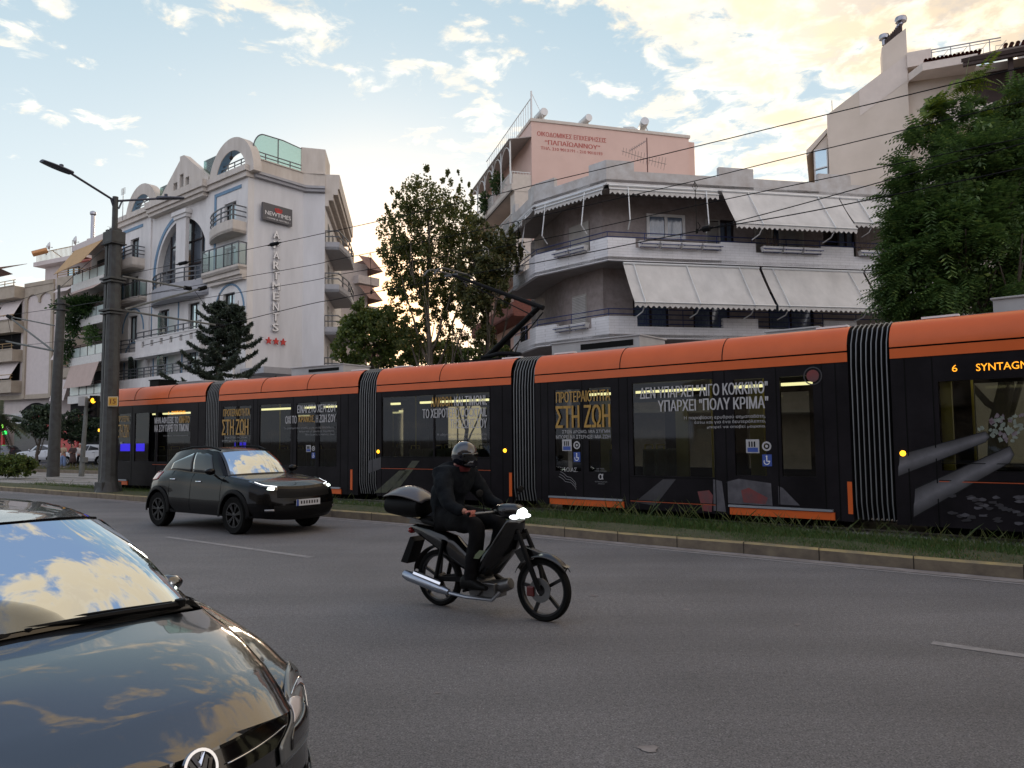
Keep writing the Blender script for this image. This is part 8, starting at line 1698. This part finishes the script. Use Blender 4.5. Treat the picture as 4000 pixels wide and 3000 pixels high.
w = MB(); w.tube([(-.60, -.34, .955), (-.50, -.22, .965), (-.46, 0, .96), (-.50, .22, .965), (-.60, .34, .955)], .012, 8); w.build('handlebar', MATS['bike_metal'], bike)
for sg in (1, -1):
    w = MB(); w.tube([(-.605, .345*sg, .955), (-.535, .235*sg, .963)], .018, 8); w.build('grip', MATS['boot'], bike)
    w = MB(); w.tube([(-.50, .22*sg, .97), (-.47, .30*sg, 1.12)], .006, 5); ell(w, (-.47, .33*sg, 1.15), .012, .055, .035); w.build('rear_mirror', MATS['bike_matt'], bike)
w = MB(); loft(w, [(-.74, .80, .06, .02, 0), (-.80, .80, .10, .04, 0), (-1.1, .80, .13, .045, 0), (-1.35, .83, .12, .04, 0), (-1.45, .84, .07, .02, 0)]); w.build('seat', MATS['bike_matt'], bike)
w = MB(); w.box(-.78, -.48, -.10, .10, .16, .30); w.lathe([(0, -.14), (.085, -.13), (.085, .13), (0, .14)], (-.70, 0, .25), 18, 'y'); w.tube([(-.55, 0, .24), (-.36, 0, .30)], [.07, .055], 12); w.build('engine', MATS['bike_metal'], bike, bevel=.01)
w = MB()
for sg in (1, -1): w.bar((-.80, .06*sg, .30), (-1.23, .075*sg, .275), .025, .045); w.tube([(-1.20, .095*sg, .30), (-1.10, .10*sg, .66)], .022, 8)
w.build('swing_arm', MATS['bike_matt'], bike)
for sg in (1, -1): w = MB(); w.tube([(-.74, .12*sg, .23), (-.74, .24*sg, .23)], .014, 6); w.build('foot_peg', MATS['boot'], bike)
w = MB(); w.tube([(-.45, -.06, .22), (-.50, -.11, .15), (-.8, -.13, .15), (-1.0, -.14, .17)], .018, 8); w.tube([(-1.0, -.14, .175), (-1.12, -.15, .20), (-1.50, -.16, .285), (-1.56, -.16, .30)], [.03, .045, .05, .04], 12); w.build('exhaust', MATS['bike_silver'], bike)
w = MB(); w.tube([(-1.08, -.155, .245), (-1.42, -.165, .32)], [.03, .03], 8); w.build('heat_shield', MATS['chrome'], bike)
w = MB(); arcgrid(w, -1.23, .275, .32, R(70), R(170), .055, .02); w.ext([(-1.50, .62), (-1.56, .66), (-1.69, .40), (-1.60, .39)], -.08, .08); w.build('rear_mudguard', MATS['bike_matt'], bike, solid=.004)
w = MB(); ell(w, (-1.60, 0, .72), .035, .06, .035); w.build('tail_light', MATS['tail_red'], bike); w = MB(); w.box(-1.56, -1.30, -.09, .09, .80, .83); w.bar((-1.3, -.08, .80), (-1.6, -.08, .86), .02, .02); w.bar((-1.3, .08, .80), (-1.6, .08, .86), .02, .02); w.build('rack', MATS['bike_metal'], bike)
w = MB(); w.ext([(-.55, .62), (-.48, .62), (-.56, .54), (-.64, .54)], -.235, -.232); w.build('sticker', MATS['green_sticker'], bike)
tb_ = thing('top_box', 'black luggage box with a pale lid behind the motorbike rider', 'luggage box', Matrix.Rotation(brz, 4, 'Z') @ Vector((-1.60, 0, .865))+Vector((BK[0], BK[1], 0)), brz)
w = MB(); loft(w, [(-.27, .10, .10, .05, 0), (-.24, .11, .17, .10, 0), (0, .10, .21, .115, 0), (.20, .10, .18, .105, 0), (.24, .10, .12, .06, 0)], 20); w.build('base_shell', MATS['bike_matt'], tb_)
w = MB(); w.grid(lambda u, v: (lerp(-.275, .25, u), (2*v-1)*(.10+.11*math.sin(math.pi*min(1, .1+u*.85))**.6), .175+.155*math.sin(math.pi*(.08+.84*u))**.8*(1-(2*v-1)**2*.55)-.05*u), 16, 14); w.build('lid', MATS['box_lid'], tb_, solid=.01)
# --- people: one skinned body, clothes over it
def skinned(name, m, parent, chains, root_i=0, sub=2):
    """chains: lists of (x, y, z, r); equal points are shared"""
    idx = {}; vs = []; rs = []; es = []
    for ch in chains:
        pv = None
        for x, y, z, r_ in ch:
            key = (round(x, 4), round(y, 4), round(z, 4))
            if key not in idx: idx[key] = len(vs); vs.append((x, y, z)); rs.append(r_)
            i = idx[key]
            if pv is not None and pv != i: es.append((pv, i))
            pv = i
    me = bpy.data.meshes.new(name); me.from_pydata(vs, es, []); o = bpy.data.objects.new(name, me); COL.objects.link(o); sk = o.modifiers.new('skin', 'SKIN'); sk.use_smooth_shade = True
    if not me.skin_vertices: me.attributes; 
    if not me.skin_vertices:
        bpy.context.view_layer.objects.active = o
        with bpy.context.temp_override(object=o, active_object=o): bpy.ops.mesh.customdata_skin_add()
    for i, s in enumerate(me.skin_vertices[0].data): rr = rs[i]; s.radius = rr if isinstance(rr, tuple) else (rr, rr); s.use_root = (i == root_i)
    sd_ = o.modifiers.new('sub', 'SUBSURF'); sd_.levels = sub; sd_.render_levels = sub; me.materials.append(MATS[m]); o.parent = parent; return o
def crumple(o, amt, sc):
    tx = bpy.data.textures.new('cloth_folds', 'CLOUDS'); tx.noise_scale = sc; tx.noise_depth = 2; md = o.modifiers.new('folds', 'DISPLACE'); md.texture = tx; md.strength = amt; md.mid_level = .5; return o
def hand(parent, c, fwd_, curl_axis_sign, m='skin', nm='hand'):
    """palm with four fingers wrapped round a grip lying along y, and a thumb below"""
    w = MB(); x, y, z = c; ell(w, (x-.028, y, z+.006), .040, .040, .020)
    for k, (dy, ln) in enumerate(((-.030, .9), (-.010, 1.0), (.010, .95), (.030, .8))): w.tube([(x-.01, y+dy, z+.018), (x+.018*ln, y+dy, z+.020), (x+.030*ln, y+dy, z+.000), (x+.020*ln, y+dy, z-.022), (x+.002, y+dy, z-.026)], [.010, .0095, .009, .0085, .007], 6)
    s = -curl_axis_sign; w.tube([(x-.03, y+.03*s, z), (x-.018, y+.042*s, z-.016), (x+.004, y+.040*s, z-.026)], [.011, .010, .008], 6); return w.build(nm, MATS[m], parent)
rider = thing('person', 'motorcyclist in a dark navy jacket and dark helmet leaning to the handlebar', 'person', (BK[0], BK[1], 0), brz)
pel = (-1.10, 0, .88)
ch = [[(*pel, .09), (-1.12, 0, 1.02, .10), (-1.08, 0, 1.18, .12), (-1.01, 0, 1.31, .10), (-.95, 0, 1.40, .055), (-.93, 0, 1.47, .07)]]
for sg in (1, -1):
    ch.append([(-1.01, 0, 1.31, .10), (-1.02, .165*sg, 1.31, .065), (-.93, .255*sg, 1.13, .052), (-.84, .30*sg, 1.02, .045), (-.72, .31*sg, .985, .036), (-.645, .295*sg, .968, .026)])
    ch.append([(*pel, .09), (-1.05, .11*sg, .87, .075), (-.83, .17*sg, .86, .075), (-.60, .18*sg, .83, .062), (-.63, .18*sg, .66, .055), (-.69, .17*sg, .46, .042), (-.715, .17*sg, .34, .032), (-.61, .175*sg, .275, .022)])
skinned('body', 'skin', rider, ch)
up = [[(pel[0]+.01, 0, .86, .175), (-1.12, 0, .95, .175), (-1.14, 0, 1.05, .185), (-1.09, 0, 1.19, .195), (-1.02, 0, 1.31, .150), (-.965, 0, 1.39, .08)]]
for sg in (1, -1): up.append([(-1.02, 0, 1.31, .150), (-1.02, .19*sg, 1.30, .112), (-.93, .28*sg, 1.13, .094), (-.84, .315*sg, 1.02, .074), (-.73, .312*sg, .988, .058), (-.67, .30*sg, .972, .046)])
crumple(skinned('jacket', 'jacket_navy', rider, up, sub=3), .030, .10)
lo = [[(-1.115, 0, 1.0, .150), (-1.11, 0, .91, .168), (-1.10, 0, .84, .13)]]
for sg in (1, -1): lo.append([(-1.10, 0, .84, .13), (-1.05, .11*sg, .87, .12), (-.83, .17*sg, .86, .108), (-.60, .18*sg, .83, .090), (-.63, .18*sg, .66, .084), (-.69, .17*sg, .46, .072), (-.715, .17*sg, .34, .066), (-.72, .17*sg, .28, .06)])
crumple(skinned('trousers', 'trouser_dark', rider, lo, sub=3), .022, .08)
for sg in (1, -1):
    w = MB(); loft(w, [(-.80, .29, .045, .06, 0), (-.76, .31, .055, .08, 0), (-.68, .29, .052, .055, 0), (-.58, .27, .045, .03, 0), (-.52, .265, .03, .02, 0)]); w.v = [(x, y+.175*sg, z) for x, y, z in w.v]; w.build('boot', MATS['boot'], rider)
    hand(rider, (-.585, .305*sg, .962), 1, sg, 'skin_red')
hc_ = Vector((-.91, 0, 1.495)); w = MB(); ell(w, tuple(hc_), .135, .118, .132, 18, 22); w.build('helmet', MATS['helmet_shell'], rider)
w = MB(); w.grid(lambda u, v: (hc_.x+.138*math.cos(R(-62+124*v))*math.cos(R(-38+45*u)), hc_.y+.121*math.sin(R(-62+124*v))*math.cos(R(-38+45*u))*1.02, hc_.z+.134*math.sin(R(-38+45*u))), 8, 16); w.build('visor', MATS['visor_dark'], rider, solid=.004)
w = MB(); loft(w, [(-.86, 1.40, .07, .035, 0), (-.80, 1.405, .065, .04, 0), (-.775, 1.41, .035, .03, 0)]); w.build('chin_guard', MATS['helmet_shell'], rider)
w = MB(); w.lathe([(.075, -.03), (.085, 0), (.075, .035)], (-.945, 0, 1.36), 16); w.build('scarf', MATS['red_scarf'], rider)
mat('jeans_blue', (.14, .20, .34), .85, var=.15, scale=8); mat('tan_top', (.34, .25, .17), .85, var=.1); mat('brown_coat', (.045, .025, .022), .85, var=.2); mat('white_top', (.46, .43, .41), .85, var=.08); mat('hair_dark', (.02, .014, .011), .7, var=.2); mat('shoe_pale', (.4, .39, .38), .7, var=0); mat('bag_dark', (.03, .03, .03), .6, var=0)
def person(label, px_, py_, Z, H, yaw, top, bottom, pose='phone', coat=False, wide=1., hat=None):
    p = atz(px_, py_, Z); t = thing('person', label, 'person', (p.x, p.y, Z), R(yaw)); s = H/1.72; q = lambda x, y, z, r_: (x*s, y*s, z*s, r_*s)
    arms = {'phone': ((.10, .30, 1.13), (.30, .12, 1.25)), 'fold': ((.08, .28, 1.10), (.28, .02, 1.12)), 'down': ((-.02, .30, 1.10), (.06, .28, .86))}[pose]; ch = [[q(0, 0, .95, .12), q(0, 0, 1.15, .11), q(0, 0, 1.36, .12), q(0, 0, 1.47, .055), q(.01, 0, 1.56, .075)]]; up = [[q(0, 0, .90, .145), q(0, 0, 1.12, .135), q(0, 0, 1.36, .14), q(0, 0, 1.44, .075)]]; lo = [[q(0, 0, .98, .13), q(0, 0, .90, .12)]]
    for sg in (1, -1):
        e, h_ = arms; 
        if pose == 'down' or sg == 1 or pose == 'fold': ee, hh = e, h_
        else: ee, hh = (-.02, .28, 1.10), (.10, .25, .92)
        ch.append([q(0, 0, 1.36, .12), q(0, .17*sg, 1.38, .055), q(ee[0], ee[1]*sg, ee[2], .045), q(hh[0], hh[1]*sg, hh[2], .03)]); up.append([q(0, 0, 1.36, .14), q(0, .18*sg, 1.37, .075), q(ee[0], ee[1]*sg, ee[2], .062), q(lerp(ee[0], hh[0], .8), lerp(ee[1], hh[1], .8)*sg, lerp(ee[2], hh[2], .8), .048)])
        ch.append([q(0, 0, .95, .12), q(0, .10*sg, .88, .095), q(.02, .11*sg, .48, .06), q(0, .115*sg, .09, .042), q(.13, .12*sg, .04, .035)]); lo.append([q(0, 0, .90, .12), q(0, .10*sg, .86, .105), q(.02, .115*sg, .48, .078*wide), q(0, .12*sg, .10, .070*wide)])
    skinned('body', 'skin', t, ch, sub=1); skinned('jacket' if not coat else 'coat', top, t, up, sub=1); skinned('trousers', bottom, t, lo, sub=1)
    if coat: w = MB(); w.lathe([(.15*s, 1.0*s), (.19*s, .7*s), (.23*s, .42*s)], (0, 0, 0), 16); w.build('coat_skirt', MATS[top], t, solid=.01)
    w = MB(); ell(w, (.01*s, 0, 1.60*s), .092*s, .075*s, .115*s); w.tube([(.09*s, 0, 1.61*s), (.115*s, 0, 1.585*s)], [.012, .016], 6); w.build('head', MATS['skin'], t)
    w = MB(); w.grid(lambda u, v: (-.012*s+.100*s*math.cos(2*math.pi*v)*math.sin(math.pi*.5*u), .086*s*math.sin(2*math.pi*v)*math.sin(math.pi*.5*u), 1.62*s+.115*s*math.cos(math.pi*.5*u)-(.06*s*u*u if math.cos(2*math.pi*v) < .3 else 0)), 6, 16); w.build('hair' if not hat else 'beanie', MATS[hat or 'hair_dark'], t)
    for sg in (1, -1): w = MB(); loft(w, [(-.07*s, .05, .035, .04, 0), (.03*s, .055, .045, .045, 0), (.17*s, .035, .04, .025, 0)]); w.v = [(x, y+.12*s*sg, z) for x, y, z in w.v]; w.build('shoe', MATS['shoe_pale' if bottom == 'jeans_blue' else 'boot'], t)
    return t
person('pedestrian in wide blue jeans and a tan top with an open dark jacket', 246, 1829, 0, 1.60, -95, 'tan_top', 'jeans_blue', 'phone', wide=1.45)
person('pedestrian in a long dark brown coat between the two others', 283, 1830, 0, 1.60, -100, 'brown_coat', 'trouser_dark', 'fold', coat=True)
person('pedestrian in a white top and cap beside the signal pole', 310, 1828, 0, 1.60, -80, 'white_top', 'trouser_dark', 'down', hat='white_top')
